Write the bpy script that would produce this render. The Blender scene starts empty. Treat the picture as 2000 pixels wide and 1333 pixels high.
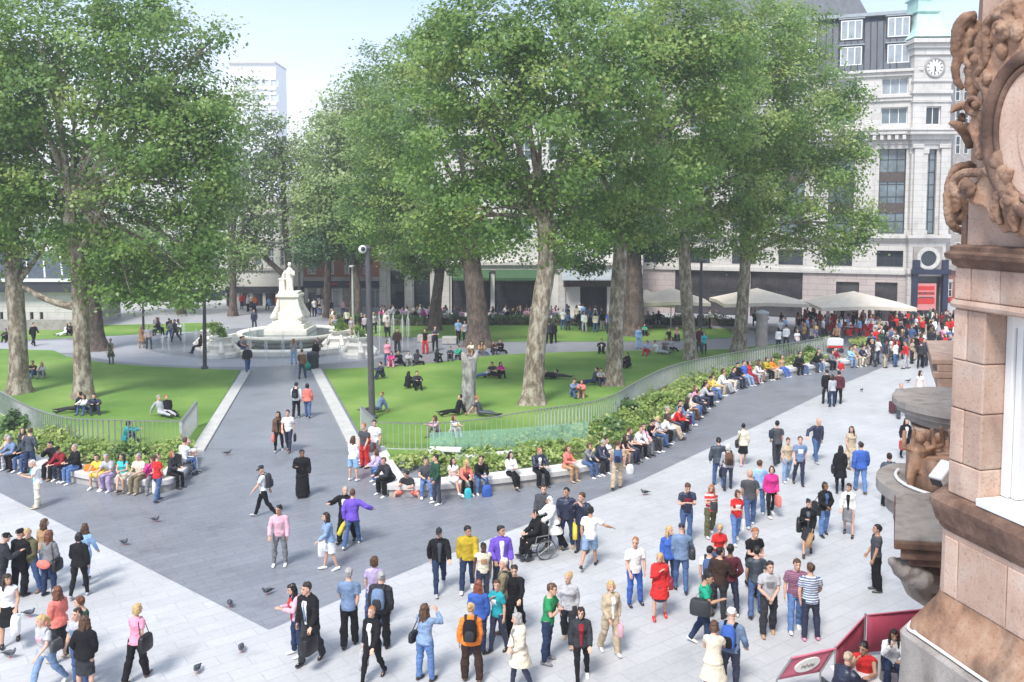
import bpy, bmesh, math, random
import numpy as np
from mathutils import Vector, Matrix
R = math.radians
C = bpy.context.scene.collection
SC = bpy.context.scene
# ---------------------------------------------------------------- camera
H = 10.0; FPX = 1700.0; PITCH = R(4.0); HOR = 416.0
CY = HOR + FPX*math.tan(PITCH)
cd = bpy.data.cameras.new('camera'); cam = bpy.data.objects.new('camera', cd); C.objects.link(cam)
cd.sensor_width = 36; cd.lens = FPX/2000*36; cd.clip_end = 3000; cd.clip_start = 0.1
cd.shift_y = (CY-666.5)/2000
cam.location = (0, 0, H); cam.rotation_euler = (R(90)-PITCH, 0, 0)
SC.camera = cam
# ---------------------------------------------------------------- light
SUN_EL, SUN_AZ = R(53), R(204)
w = bpy.data.worlds.new('World'); SC.world = w; w.use_nodes = True
nt = w.node_tree; bg = nt.nodes['Background']
sk = nt.nodes.new('ShaderNodeTexSky'); sk.sky_type = 'NISHITA'; sk.sun_disc = False
sk.sun_elevation = SUN_EL; sk.sun_rotation = SUN_AZ; sk.air_density = 1.0; sk.dust_density = 2.0; sk.ozone_density = 1.6
# thin bright cloud over the blue: pale towards the horizon
tcw = nt.nodes.new('ShaderNodeTexCoord'); sxw = nt.nodes.new('ShaderNodeSeparateXYZ'); nt.links.new(tcw.outputs['Generated'], sxw.inputs[0])
rpw = nt.nodes.new('ShaderNodeValToRGB'); ew = rpw.color_ramp.elements
ew[0].position = .10; ew[0].color = (.62,.62,.62,1); ew[1].position = 1; ew[1].color = (.52,.57,.63,1)
qw = ew.new(.18); qw.color = (.44,.515,.66,1); qw = ew.new(.27); qw.color = (.27,.385,.66,1)
nzw = nt.nodes.new('ShaderNodeTexNoise'); nzw.inputs['Scale'].default_value = 2.2; nzw.inputs['Detail'].default_value = 5
mpw = nt.nodes.new('ShaderNodeMapping'); mpw.inputs['Scale'].default_value = (1,1,4); nt.links.new(tcw.outputs['Generated'], mpw.inputs[0]); nt.links.new(mpw.outputs[0], nzw.inputs['Vector'])
adw = nt.nodes.new('ShaderNodeMath'); adw.operation = 'MULTIPLY_ADD'; adw.inputs[1].default_value = .05; nt.links.new(nzw.outputs['Fac'], adw.inputs[0]); nt.links.new(sxw.outputs[2], adw.inputs[2])
sbw = nt.nodes.new('ShaderNodeMath'); sbw.operation = 'SUBTRACT'; sbw.inputs[1].default_value = .025; nt.links.new(adw.outputs[0], sbw.inputs[0]); nt.links.new(sbw.outputs[0], rpw.inputs[0])
scw = nt.nodes.new('ShaderNodeMix'); scw.data_type = 'RGBA'; scw.blend_type = 'MULTIPLY'; scw.inputs[0].default_value = 1; scw.inputs[7].default_value = (8.3,8.3,8.3,1); nt.links.new(rpw.outputs[0], scw.inputs[6])
mxw = nt.nodes.new('ShaderNodeMix'); mxw.data_type = 'RGBA'; mxw.inputs[0].default_value = .85
nt.links.new(sk.outputs[0], mxw.inputs[6]); nt.links.new(scw.outputs[2], mxw.inputs[7])
nt.links.new(mxw.outputs[2], bg.inputs[0]); bg.inputs[1].default_value = 0.12
sd = bpy.data.lights.new('sun', 'SUN'); so = bpy.data.objects.new('sun', sd); C.objects.link(so)
sd.energy = 2.15; sd.angle = R(15); sd.color = (1, .965, .91)
sv = Vector((math.sin(SUN_AZ)*math.cos(SUN_EL), math.cos(SUN_AZ)*math.cos(SUN_EL), math.sin(SUN_EL)))
so.rotation_euler = sv.to_track_quat('Z', 'Y').to_euler()
SC.view_settings.view_transform = 'Standard'; SC.view_settings.look = 'None'
SC.view_settings.exposure = 1.18; SC.view_settings.gamma = 1
# ---------------------------------------------------------------- pixel -> world
CPI, SPI = math.cos(PITCH), math.sin(PITCH)
def ray(px, py):
    u = (px-1000)/FPX; v = (CY-py)/FPX
    return Vector((u, CPI+v*SPI, -SPI+v*CPI))
def P(px, py, Y):
    d = ray(px, py); return Vector((0, 0, H)) + d*(Y/d.y)
def T(px, py, z):
    d = ray(px, py); return Vector((0, 0, H)) + d*((z-H)/d.z)
def G(px, py):
    p = T(px, py, 0); return (p.x, p.y)
rng = random.Random(7); nrg = np.random.default_rng(11)
# ---------------------------------------------------------------- object helpers
def tag(o, label=None, cat=None, group=None, kind=None):
    if label: o['label'] = label
    if cat: o['category'] = cat
    if group: o['group'] = group
    if kind: o['kind'] = kind
    return o
def empty(name, loc=(0,0,0), rz=0):
    o = bpy.data.objects.new(name, None); C.objects.link(o); o.location = loc; o.rotation_euler = (0,0,rz)
    o.empty_display_size = .2
    return o
def link(name, me, mats=None, parent=None):
    o = bpy.data.objects.new(name, me); C.objects.link(o)
    if mats is not None:
        if not isinstance(mats, (list, tuple)): mats = [mats]
        for m in mats: me.materials.append(m)
    if parent:
        o.parent = parent
        o.matrix_parent_inverse = Matrix.Translation(-Vector(parent.location)) if parent.rotation_euler.z == 0 else (Matrix.Translation(parent.location) @ parent.rotation_euler.to_matrix().to_4x4()).inverted()
    return o
class MB:
    """collects vertices and faces (with a material index) and links them as one mesh"""
    def __init__(s): s.v = []; s.f = []; s.mi = []; s.m = 0
    def add(s, vs, fs):
        b = len(s.v); s.v += [tuple(p) for p in vs]
        for f in fs: s.f.append(tuple(b+i for i in f)); s.mi.append(s.m)
        return s
    def hexa(s, p):   # 8 points: bottom 4 ccw, top 4 ccw
        return s.add(p, [(3,2,1,0),(4,5,6,7),(0,1,5,4),(1,2,6,5),(2,3,7,6),(3,0,4,7)])
    def box(s, c, d, rz=0):
        x,y,z = d[0]/2, d[1]/2, d[2]/2; co, si = math.cos(rz), math.sin(rz)
        q = []
        for zz in (-z, z):
            for (a,b) in ((-x,-y),(x,-y),(x,y),(-x,y)):
                q.append((c[0]+a*co-b*si, c[1]+a*si+b*co, c[2]+zz))
        return s.hexa(q)
    def prism(s, poly, z0, z1):
        n = len(poly); vs = [(p[0],p[1],z0) for p in poly]+[(p[0],p[1],z1) for p in poly]
        fs = [tuple(range(n-1,-1,-1)), tuple(range(n,2*n))]+[(i,(i+1)%n,n+(i+1)%n,n+i) for i in range(n)]
        return s.add(vs, fs)
    def rings(s, rr, cap=True, close=True):
        n = len(rr[0]); vs = [p for r_ in rr for p in r_]; fs = []
        for k in range(len(rr)-1):
            for i in range(n if close else n-1):
                j = (i+1)%n; fs.append((k*n+i, k*n+j, (k+1)*n+j, (k+1)*n+i))
        if cap and close:
            fs.append(tuple(range(n-1,-1,-1))); fs.append(tuple((len(rr)-1)*n+i for i in range(n)))
        return s.add(vs, fs)
    def lathe(s, prof, c=(0,0,0), n=24, cap=True):
        return s.rings([[(c[0]+r_*math.cos(2*math.pi*i/n), c[1]+r_*math.sin(2*math.pi*i/n), c[2]+z) for i in range(n)] for (r_,z) in prof], cap)
    def tube(s, pts, rad, n=8, flat=1.0, up=None):
        pts = [Vector(p) for p in pts]
        if not isinstance(rad, (list, tuple)): rad = [rad]*len(pts)
        rr = []; prev = None
        for k, p in enumerate(pts):
            t = (pts[min(k+1,len(pts)-1)]-pts[max(k-1,0)])
            if t.length < 1e-9: t = Vector((0,0,1))
            t.normalize()
            if prev is None:
                a = Vector(up) if up else (Vector((1,0,0)) if abs(t.x) < .8 else Vector((0,1,0)))
            else: a = prev
            a = (a - t*a.dot(t)).normalized(); b = t.cross(a); prev = a
            q = rad[k]; qa, qb = q if isinstance(q, tuple) else (q, q*flat)
            rr.append([p + a*(qa*math.cos(2*math.pi*i/n)) + b*(qb*math.sin(2*math.pi*i/n)) for i in range(n)])
        return s.rings(rr)
    def ball(s, c, r_, n=10, m=7):
        rx, ry, rz = r_ if isinstance(r_, (tuple, list)) else (r_,)*3
        rr = []
        for k in range(m+1):
            th = math.pi*(k/m); zz = -math.cos(th); q = max(math.sin(th), .03)
            rr.append([(c[0]+rx*q*math.cos(2*math.pi*i/n), c[1]+ry*q*math.sin(2*math.pi*i/n), c[2]+rz*zz) for i in range(n)])
        return s.rings(rr)
    def mesh(s, name='m'):
        me = bpy.data.meshes.new(name); me.from_pydata(s.v, [], s.f)
        if any(s.mi): me.polygons.foreach_set('material_index', s.mi)
        me.update(); return me
    def build(s, name, mats, parent=None, smooth=False, bevel=0, ang=35):
        me = s.mesh(name)
        o = link(name, me, mats, parent)
        if smooth:
            me.polygons.foreach_set('use_smooth', [True]*len(me.polygons))
            try: me.set_sharp_from_angle(angle=R(ang))
            except Exception: pass
        if bevel:
            m = o.modifiers.new('bevel', 'BEVEL'); m.width = bevel; m.segments = 2; m.limit_method = 'ANGLE'; m.angle_limit = R(40)
        return o
# ---------------------------------------------------------------- materials
def nodes(name):
    m = bpy.data.materials.new(name); m.use_nodes = True
    return m, m.node_tree.nodes, m.node_tree.links, m.node_tree.nodes['Principled BSDF']
def mat(name, col, rough=.7, var=.12, scale=6, bump=0, metal=0, spec=.4, detail=4, col2=None, stretch=None):
    m, N, L, b = nodes(name)
    b.inputs['Roughness'].default_value = rough; b.inputs['Metallic'].default_value = metal
    b.inputs['Specular IOR Level'].default_value = spec
    tc = N.new('ShaderNodeTexCoord'); nz = N.new('ShaderNodeTexNoise'); nz.inputs['Scale'].default_value = scale; nz.inputs['Detail'].default_value = detail
    nz.inputs['Roughness'].default_value = .65
    if stretch:
        mp = N.new('ShaderNodeMapping'); mp.inputs['Scale'].default_value = stretch
        L.new(tc.outputs['Object'], mp.inputs[0]); L.new(mp.outputs[0], nz.inputs['Vector'])
    else: L.new(tc.outputs['Object'], nz.inputs['Vector'])
    rp = N.new('ShaderNodeValToRGB'); rp.color_ramp.elements[0].position = .3; rp.color_ramp.elements[1].position = .7
    a = [c*(1-var) for c in col]; c2 = list(col2) if col2 else [min(c*(1+var), 1) for c in col]
    rp.color_ramp.elements[0].color = (*a, 1); rp.color_ramp.elements[1].color = (*c2, 1)
    L.new(nz.outputs['Fac'], rp.inputs[0]); L.new(rp.outputs[0], b.inputs['Base Color'])
    if bump:
        bp = N.new('ShaderNodeBump'); bp.inputs['Strength'].default_value = bump; bp.inputs['Distance'].default_value = .02
        L.new(nz.outputs['Fac'], bp.inputs['Height']); L.new(bp.outputs[0], b.inputs['Normal'])
    return m
def slab_mat(name, c1, c2, mortar, bw, bh, rot, rough, off=.5, msz=.012, dirt=.18, wall=False):
    """paving slabs with joints, stains and slight tone change from slab to slab"""
    m, N, L, b = nodes(name)
    tc = N.new('ShaderNodeTexCoord'); mp = N.new('ShaderNodeMapping'); mp.inputs['Rotation'].default_value = (R(-90) if wall else 0,0,rot)
    L.new(tc.outputs['Object'], mp.inputs[0])
    br = N.new('ShaderNodeTexBrick'); br.inputs['Scale'].default_value = 1; br.inputs['Brick Width'].default_value = bw; br.inputs['Row Height'].default_value = bh
    br.inputs['Mortar Size'].default_value = msz; br.inputs['Color1'].default_value = (*c1,1); br.inputs['Color2'].default_value = (*c2,1); br.inputs['Mortar'].default_value = (*mortar,1)
    br.offset = off; L.new(mp.outputs[0], br.inputs['Vector'])
    n1 = N.new('ShaderNodeTexNoise'); n1.inputs['Scale'].default_value = .35; n1.inputs['Detail'].default_value = 8; n1.inputs['Roughness'].default_value = .7
    n2 = N.new('ShaderNodeTexNoise'); n2.inputs['Scale'].default_value = 9; n2.inputs['Detail'].default_value = 6
    L.new(tc.outputs['Object'], n1.inputs['Vector']); L.new(tc.outputs['Object'], n2.inputs['Vector'])
    mx = N.new('ShaderNodeMix'); mx.data_type = 'RGBA'; mx.blend_type = 'MULTIPLY'; mx.inputs[0].default_value = 1
    ad = N.new('ShaderNodeMath'); ad.operation = 'MULTIPLY_ADD'; ad.inputs[1].default_value = .5; L.new(n2.outputs['Fac'], ad.inputs[0])
    L.new(n1.outputs['Fac'], ad.inputs[2])
    rp = N.new('ShaderNodeValToRGB'); rp.color_ramp.elements[0].position = .45; rp.color_ramp.elements[1].position = .95
    rp.color_ramp.elements[0].color = (1-dirt,1-dirt,1-dirt,1); rp.color_ramp.elements[1].color = (1.06,1.06,1.06,1)
    L.new(ad.outputs[0], rp.inputs[0]); L.new(br.outputs['Color'], mx.inputs[6]); L.new(rp.outputs[0], mx.inputs[7])
    vo = N.new('ShaderNodeTexVoronoi'); vo.inputs['Scale'].default_value = 1.9; L.new(tc.outputs['Object'], vo.inputs['Vector'])
    n3 = N.new('ShaderNodeTexNoise'); n3.inputs['Scale'].default_value = .9; n3.inputs['Detail'].default_value = 3; L.new(tc.outputs['Object'], n3.inputs['Vector'])
    th = N.new('ShaderNodeMapRange'); th.inputs['From Min'].default_value = .035; th.inputs['From Max'].default_value = .06; th.inputs['To Min'].default_value = .72; th.inputs['To Max'].default_value = 1; L.new(vo.outputs['Distance'], th.inputs[0])
    st = N.new('ShaderNodeMapRange'); st.inputs['From Min'].default_value = .58; st.inputs['From Max'].default_value = .72; st.inputs['To Min'].default_value = 1; st.inputs['To Max'].default_value = 1-dirt*.8; L.new(n3.outputs['Fac'], st.inputs[0])
    pr = N.new('ShaderNodeMath'); pr.operation = 'MULTIPLY'; L.new(th.outputs[0], pr.inputs[0]); L.new(st.outputs[0], pr.inputs[1])
    vm = N.new('ShaderNodeMix'); vm.data_type = 'RGBA'; vm.blend_type = 'MULTIPLY'; vm.inputs[0].default_value = 1; L.new(mx.outputs[2], vm.inputs[6]); L.new(pr.outputs[0], vm.inputs[7])
    L.new(vm.outputs[2], b.inputs['Base Color'])
    rr = N.new('ShaderNodeMapRange'); rr.inputs['To Min'].default_value = rough-.12; rr.inputs['To Max'].default_value = rough+.12
    L.new(n1.outputs['Fac'], rr.inputs[0]); L.new(rr.outputs[0], b.inputs['Roughness'])
    bp = N.new('ShaderNodeBump'); bp.inputs['Strength'].default_value = .25; bp.inputs['Distance'].default_value = .006
    L.new(n2.outputs['Fac'], bp.inputs['Height']); L.new(bp.outputs[0], b.inputs['Normal'])
    return m
M = {}
M['stone'] = slab_mat('portland_stone', (.6,.575,.54), (.55,.525,.49), (.4,.38,.35), 1.5, .5, 0, .8, msz=.018, dirt=.22, wall=True)
M['stone_pink'] = slab_mat('pink_stone', (.44,.37,.35), (.48,.41,.38), (.26,.22,.21), 1.6, .55, 0, .75, msz=.02, wall=True)
M['stone_dark'] = mat('weathered_stone', (.33,.3,.28), .85, .25, 2.2, .2)
M['white_wall'] = mat('white_stucco', (.64,.62,.58), .8, .08, .8)
M['glass'] = mat('window_glass', (.035,.045,.055), .06, .3, .35, spec=.6)
M['glass_hazed'] = mat('haze_paled_glass', (.5,.53,.56), .2, .1, .8)  # far office panes, paled in colour to imitate distance haze
M['white_hazed'] = mat('haze_whitened_wall', (.78,.78,.77), .8, .05, .8)  # white wall of the far office, colour raised further to imitate haze
M['glass_mid'] = mat('sky_tinted_glass', (.14,.18,.2), .1, .5, .55, spec=.7)  # sky reflection is put into the base colour of these panes
M['glass_blind'] = mat('blinded_glass', (.3,.33,.36), .12, .25, .8, spec=.6)
M['shop_dark'] = mat('dark_shop_glass', (.05,.047,.05), .12, .5, .6, spec=.5)
M['frame_white'] = mat('white_paint', (.72,.72,.7), .45, .05, 5)
M['frame_dark'] = mat('dark_frame_paint', (.04,.042,.05), .5, .15, 5)
M['slate'] = mat('slate_roof', (.05,.062,.08), .5, .35, .9, .2, stretch=(3.5,3.5,.25))
M['copper'] = mat('green_copper', (.42,.62,.56), .6, .18, 1.3)
M['lead'] = mat('lead_sheet', (.3,.33,.35), .5, .15, 1.5)
M['brick_red'] = slab_mat('red_brick', (.33,.1,.06), (.28,.08,.05), (.3,.24,.2), .45, .15, 0, .85, msz=.02, wall=True)
M['navy'] = mat('navy_paint', (.025,.03,.06), .4, .1, 3)
M['awning_green'] = mat('green_awning', (.05,.11,.05), .8, .15, 3)
M['red_sign'] = mat('red_sign_paint', (.55,.04,.035), .5, .08, 3)
M['parasol'] = mat('beige_canvas', (.68,.6,.49), .85, .08, 2)
M['metal'] = mat('galvanised_steel', (.52,.54,.51), .42, .15, 6, metal=.25)
M['steel'] = mat('stainless_steel', (.42,.42,.41), .35, .15, 8, metal=.7)
M['post'] = mat('dark_grey_post', (.085,.08,.085), .5, .15, 4)
M['post_brown'] = mat('brown_post', (.09,.07,.062), .55, .2, 4)
M['white_stone'] = mat('white_marble', (.84,.8,.71), .6, .12, 2.4, .1)
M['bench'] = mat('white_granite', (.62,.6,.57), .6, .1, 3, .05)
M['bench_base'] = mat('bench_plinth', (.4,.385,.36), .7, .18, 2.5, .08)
M['white_line'] = M['bench']
M['pool'] = mat('basin_water', (.16,.2,.2), .05, .2, 2, .3, spec=.7)
M['paving'] = slab_mat('light_granite', (.45,.452,.46), (.485,.487,.495), (.38,.382,.39), 1.15, .42, R(-36), .55, msz=.012)
M['dark_paving'] = slab_mat('dark_granite', (.212,.222,.25), (.24,.25,.278), (.18,.187,.21), .9, .3, R(-36), .4, msz=.014, dirt=.25)
M['path'] = slab_mat('sheen_lightened_path', (.228,.238,.266), (.256,.266,.294), (.195,.203,.225), .8, .26, R(8), .36, msz=.012)  # same dark granite, colour lightened to stand in for grazing sky reflection
M['ring'] = slab_mat('ring_granite', (.37,.37,.4), (.4,.4,.43), (.31,.31,.33), .8, .3, 0, .5)
M['kerb'] = mat('kerb_granite', (.5,.49,.46), .6, .12, 2, .1)
M['soil'] = mat('bed_soil', (.07,.075,.03), .95, .4, 4, .3)
def grass_mat():
    m, N, L, b = nodes('mown_grass'); b.inputs['Roughness'].default_value = .85; b.inputs['Specular IOR Level'].default_value = .15
    tc = N.new('ShaderNodeTexCoord')
    n1 = N.new('ShaderNodeTexNoise'); n1.inputs['Scale'].default_value = .22; n1.inputs['Detail'].default_value = 5
    n2 = N.new('ShaderNodeTexNoise'); n2.inputs['Scale'].default_value = 14; n2.inputs['Detail'].default_value = 8; n2.inputs['Roughness'].default_value = .75
    for n in (n1, n2): L.new(tc.outputs['Object'], n.inputs['Vector'])
    ad = N.new('ShaderNodeMath'); ad.operation = 'MULTIPLY_ADD'; ad.inputs[1].default_value = .55; L.new(n2.outputs['Fac'], ad.inputs[0]); L.new(n1.outputs['Fac'], ad.inputs[2])
    rp = N.new('ShaderNodeValToRGB'); e = rp.color_ramp.elements; e[0].position = .5; e[0].color = (.085,.175,.034,1); e[1].position = 1.0; e[1].color = (.235,.335,.085,1)
    q = e.new(.75); q.color = (.14,.25,.05,1)
    n3 = N.new('ShaderNodeTexNoise'); n3.inputs['Scale'].default_value = .55; n3.inputs['Detail'].default_value = 9; n3.inputs['Roughness'].default_value = .7; L.new(tc.outputs['Object'], n3.inputs['Vector'])
    wr = N.new('ShaderNodeMapRange'); wr.inputs['From Min'].default_value = .56; wr.inputs['From Max'].default_value = .74; wr.inputs['To Max'].default_value = .55; L.new(n3.outputs['Fac'], wr.inputs[0])
    wm = N.new('ShaderNodeMix'); wm.data_type = 'RGBA'; wm.inputs[7].default_value = (.26,.27,.1,1); L.new(wr.outputs[0], wm.inputs[0]); L.new(ad.outputs[0], rp.inputs[0]); L.new(rp.outputs[0], wm.inputs[6]); L.new(wm.outputs[2], b.inputs['Base Color'])
    bp = N.new('ShaderNodeBump'); bp.inputs['Strength'].default_value = .6; bp.inputs['Distance'].default_value = .04
    L.new(n2.outputs['Fac'], bp.inputs['Height']); L.new(bp.outputs[0], b.inputs['Normal'])
    return m
M['grass'] = grass_mat()
def leaf_mat(name, dark, mid, light, transl=.35):
    m, N, L, b = nodes(name); b.inputs['Roughness'].default_value = .42; b.inputs['Specular IOR Level'].default_value = .5
    at = N.new('ShaderNodeAttribute'); at.attribute_name = 'tint'
    rp = N.new('ShaderNodeValToRGB'); e = rp.color_ramp.elements; e[0].position = 0; e[0].color = (*dark,1); e[1].position = 1; e[1].color = (*light,1)
    q = e.new(.5); q.color = (*mid,1)
    L.new(at.outputs['Fac'], rp.inputs[0]); L.new(rp.outputs[0], b.inputs['Base Color'])
    tr = N.new('ShaderNodeBsdfTranslucent'); L.new(rp.outputs[0], tr.inputs[0])
    mx = N.new('ShaderNodeMixShader'); mx.inputs[0].default_value = transl
    L.new(b.outputs[0], mx.inputs[1]); L.new(tr.outputs[0], mx.inputs[2]); L.new(mx.outputs[0], N['Material Output'].inputs[0])
    return m
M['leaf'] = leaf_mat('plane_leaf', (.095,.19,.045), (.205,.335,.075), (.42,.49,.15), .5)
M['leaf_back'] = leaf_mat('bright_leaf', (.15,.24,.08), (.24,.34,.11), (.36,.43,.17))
M['leaf_dark'] = leaf_mat('shaded_leaf_kind', (.045,.1,.04), (.08,.155,.05), (.13,.22,.065))  # darker, duller green leaf for hedges, shrubs and some back trees
M['bed_leaf'] = leaf_mat('bed_leaf', (.11,.2,.04), (.26,.37,.08), (.44,.5,.17))
def bark_mat(name, a, b_, c):
    m, N, L, b = nodes(name); b.inputs['Roughness'].default_value = .85
    tc = N.new('ShaderNodeTexCoord'); mp = N.new('ShaderNodeMapping'); mp.inputs['Scale'].default_value = (1,1,.45); L.new(tc.outputs['Object'], mp.inputs[0])
    n1 = N.new('ShaderNodeTexNoise'); n1.inputs['Scale'].default_value = 4.5; n1.inputs['Detail'].default_value = 7; n1.inputs['Roughness'].default_value = .7
    L.new(mp.outputs[0], n1.inputs['Vector'])
    rp = N.new('ShaderNodeValToRGB'); e = rp.color_ramp.elements; e[0].position = .41; e[0].color = (*a,1); e[1].position = .6; e[1].color = (*c,1); q = e.new(.5); q.color = (*b_,1)
    L.new(n1.outputs['Fac'], rp.inputs[0]); L.new(rp.outputs[0], b.inputs['Base Color'])
    bp = N.new('ShaderNodeBump'); bp.inputs['Strength'].default_value = .6; bp.inputs['Distance'].default_value = .05
    L.new(n1.outputs['Fac'], bp.inputs['Height']); L.new(bp.outputs[0], b.inputs['Normal'])
    return m
M['bark'] = bark_mat('plane_bark', (.13,.1,.075), (.25,.2,.14), (.42,.38,.3))
M['bark_dark'] = bark_mat('dark_bark', (.06,.045,.04), (.11,.08,.065), (.17,.13,.1))
def terra_mat(name, a, b_, c, soot):
    m, N, L, b = nodes(name); b.inputs['Roughness'].default_value = .8; b.inputs['Specular IOR Level'].default_value = .25
    tc = N.new('ShaderNodeTexCoord'); mp = N.new('ShaderNodeMapping'); mp.inputs['Scale'].default_value = (3.5,3.5,1.3); L.new(tc.outputs['Object'], mp.inputs[0])
    n1 = N.new('ShaderNodeTexNoise'); n1.inputs['Scale'].default_value = 3; n1.inputs['Detail'].default_value = 9; n1.inputs['Roughness'].default_value = .68; L.new(tc.outputs['Object'], n1.inputs['Vector'])
    n2 = N.new('ShaderNodeTexNoise'); n2.inputs['Scale'].default_value = 1.3; n2.inputs['Detail'].default_value = 7; L.new(mp.outputs[0], n2.inputs['Vector'])
    n3 = N.new('ShaderNodeTexNoise'); n3.inputs['Scale'].default_value = 55; n3.inputs['Detail'].default_value = 5; L.new(tc.outputs['Object'], n3.inputs['Vector'])
    rp = N.new('ShaderNodeValToRGB'); e = rp.color_ramp.elements; e[0].position = .33; e[0].color = (*a,1); e[1].position = .68; e[1].color = (*c,1); q = e.new(.5); q.color = (*b_,1); L.new(n1.outputs['Fac'], rp.inputs[0])
    so_ = N.new('ShaderNodeMapRange'); so_.inputs['From Min'].default_value = .52; so_.inputs['From Max'].default_value = .72; so_.inputs['To Max'].default_value = soot; L.new(n2.outputs['Fac'], so_.inputs[0])
    mx = N.new('ShaderNodeMix'); mx.data_type = 'RGBA'; mx.inputs[7].default_value = (.075,.05,.042,1); L.new(so_.outputs[0], mx.inputs[0]); L.new(rp.outputs[0], mx.inputs[6])
    sp_ = N.new('ShaderNodeMapRange'); sp_.inputs['From Min'].default_value = .3; sp_.inputs['From Max'].default_value = .45; sp_.inputs['To Min'].default_value = .72; L.new(n3.outputs['Fac'], sp_.inputs[0])
    m2 = N.new('ShaderNodeMix'); m2.data_type = 'RGBA'; m2.blend_type = 'MULTIPLY'; m2.inputs[0].default_value = 1; L.new(mx.outputs[2], m2.inputs[6]); L.new(sp_.outputs[0], m2.inputs[7]); oi = N.new('ShaderNodeObjectInfo'); om = N.new('ShaderNodeMapRange'); om.inputs['To Min'].default_value = .8; om.inputs['To Max'].default_value = 1.12; L.new(oi.outputs['Random'], om.inputs[0])
    m3 = N.new('ShaderNodeMix'); m3.data_type = 'RGBA'; m3.blend_type = 'MULTIPLY'; m3.inputs[0].default_value = 1; L.new(m2.outputs[2], m3.inputs[6]); L.new(om.outputs[0], m3.inputs[7]); L.new(m3.outputs[2], b.inputs['Base Color'])
    bp = N.new('ShaderNodeBump'); bp.inputs['Strength'].default_value = .5; bp.inputs['Distance'].default_value = .006; L.new(n3.outputs['Fac'], bp.inputs['Height']); L.new(bp.outputs[0], b.inputs['Normal'])
    return m
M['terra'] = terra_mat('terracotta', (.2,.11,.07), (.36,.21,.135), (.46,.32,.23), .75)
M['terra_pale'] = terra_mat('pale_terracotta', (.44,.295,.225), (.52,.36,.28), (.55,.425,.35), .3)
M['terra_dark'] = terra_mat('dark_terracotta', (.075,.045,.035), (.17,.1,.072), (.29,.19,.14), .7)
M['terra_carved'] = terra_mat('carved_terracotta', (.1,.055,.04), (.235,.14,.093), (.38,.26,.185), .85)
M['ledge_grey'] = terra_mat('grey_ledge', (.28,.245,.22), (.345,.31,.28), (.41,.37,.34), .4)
# ---------------------------------------------------------------- ground, paving, lawns
def sheet(name, pts, z, m, kind='structure', sub=0):
    me = bpy.data.meshes.new(name); me.from_pydata([(p[0],p[1],z) for p in pts], [], [tuple(range(len(pts)))]); me.update()
    o = link(name, me, m); o['kind'] = kind
    if me.polygons[0].normal.z < 0: me.flip_normals()
    return o
def gp(*pp): return [G(*p) for p in pp]
sheet('ground', [(-500,-90),(500,-90),(500,890),(-500,890)], 0, M['paving'])
sheet('dark_pavement', gp((-500,712),(0,963),(525,1231),(830,1101),(1240,944),(1480,831),(1640,753),(1745,709),(1800,690),(1790,650),(1000,645),(-500,645)), .004, M['dark_paving'])
sheet('central_path', gp((386,876),(476,726),(621,722),(700,880)), .008, M['path'])
FC = Vector((-16.9, 66.0, 0))
sheet('outer_ring_pavement', [(FC.x-.9+(15.5 if math.cos(a)<0 else 12.5)*math.cos(a), 68+12.0*math.sin(a)) for a in [i*math.pi/40 for i in range(80)]], .008, M['ring'])
sheet('inner_ring_pavement', [(FC.x-1.1+10.2*math.cos(a), 67.8+8.7*math.sin(a)) for a in [i*math.pi/40 for i in range(80)]], .012, M['dark_paving'])
sheet('side_path', gp((-500,668),(0,668),(200,664),(260,690),(120,690),(0,683),(-500,683)), .012, M['ring'])
sheet('garden_path', gp((800,712),(960,694),(1060,690),(1430,684),(1600,664),(1430,663),(1230,668),(960,668),(760,662),(740,690)), .009, M['path'])
sheet('far_pavement', gp((-500,640),(-500,600),(2000,612),(2000,640),(1430,641),(650,630),(440,645),(400,630),(180,634)), .006, M['ring'])
def lawn(name, pts): return sheet(name, pts, .02, M['grass'])
lawn('left_lawn', gp((-500,690),(0,682),(105,685),(130,697),(200,709),(300,717),(400,721),(470,724),(374,880),(340,900),(200,905),(100,880),(0,850),(-500,740)))
lawn('right_lawn', gp((631,722),(760,717),(860,708),(960,695),(1050,690),(1200,686),(1420,683),(1500,674),(1560,668),(1500,690),(1400,715),(1300,748),(1240,778),(1200,810),(1150,845),(1000,870),(760,900),(720,868),(709,858)))
lawn('back_left_lawn', gp((-500,668),(0,667),(180,659),(300,652),(445,645),(405,631),(190,636),(0,648),(-500,655)))
lawn('back_right_lawn', gp((648,656),(648,631),(800,630),(1200,636),(1430,643),(1430,661),(1230,668),(960,668),(840,660)))
def strip(pts, wd, z0, z1):
    """a kerb-like box run along a ground polyline; wd to the left of travel"""
    mb = MB(); n = len(pts); pts = [Vector((p[0],p[1],0)) for p in pts]; L_ = []
    for i, p in enumerate(pts):
        t = (pts[min(i+1,n-1)]-pts[max(i-1,0)]).normalized(); L_.append(p+Vector((-t.y,t.x,0))*wd)
    rr = [[(a.x,a.y,z0),(a.x,a.y,z1),(b.x,b.y,z1),(b.x,b.y,z0)] for a,b in zip(pts,L_)]
    return mb.rings(rr)
def polyline(pts, n):
    """resample through a Catmull-Rom curve"""
    pts = [Vector((p[0],p[1],p[2] if len(p)>2 else 0)) for p in pts]; out = []; k = len(pts)-1
    ext = [pts[0]*2-pts[1]]+pts+[pts[-1]*2-pts[-2]]
    for i in range(k):
        a,b,c,d = ext[i:i+4]
        for j in range(n):
            t = j/n
            out.append(.5*((2*b)+(c-a)*t+(2*a-5*b+4*c-d)*t*t+(3*b-a-3*c+d)*t**3))
    out.append(pts[-1]); return out
for nm, a, b_ in (('left','',''),):
    pass
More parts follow.
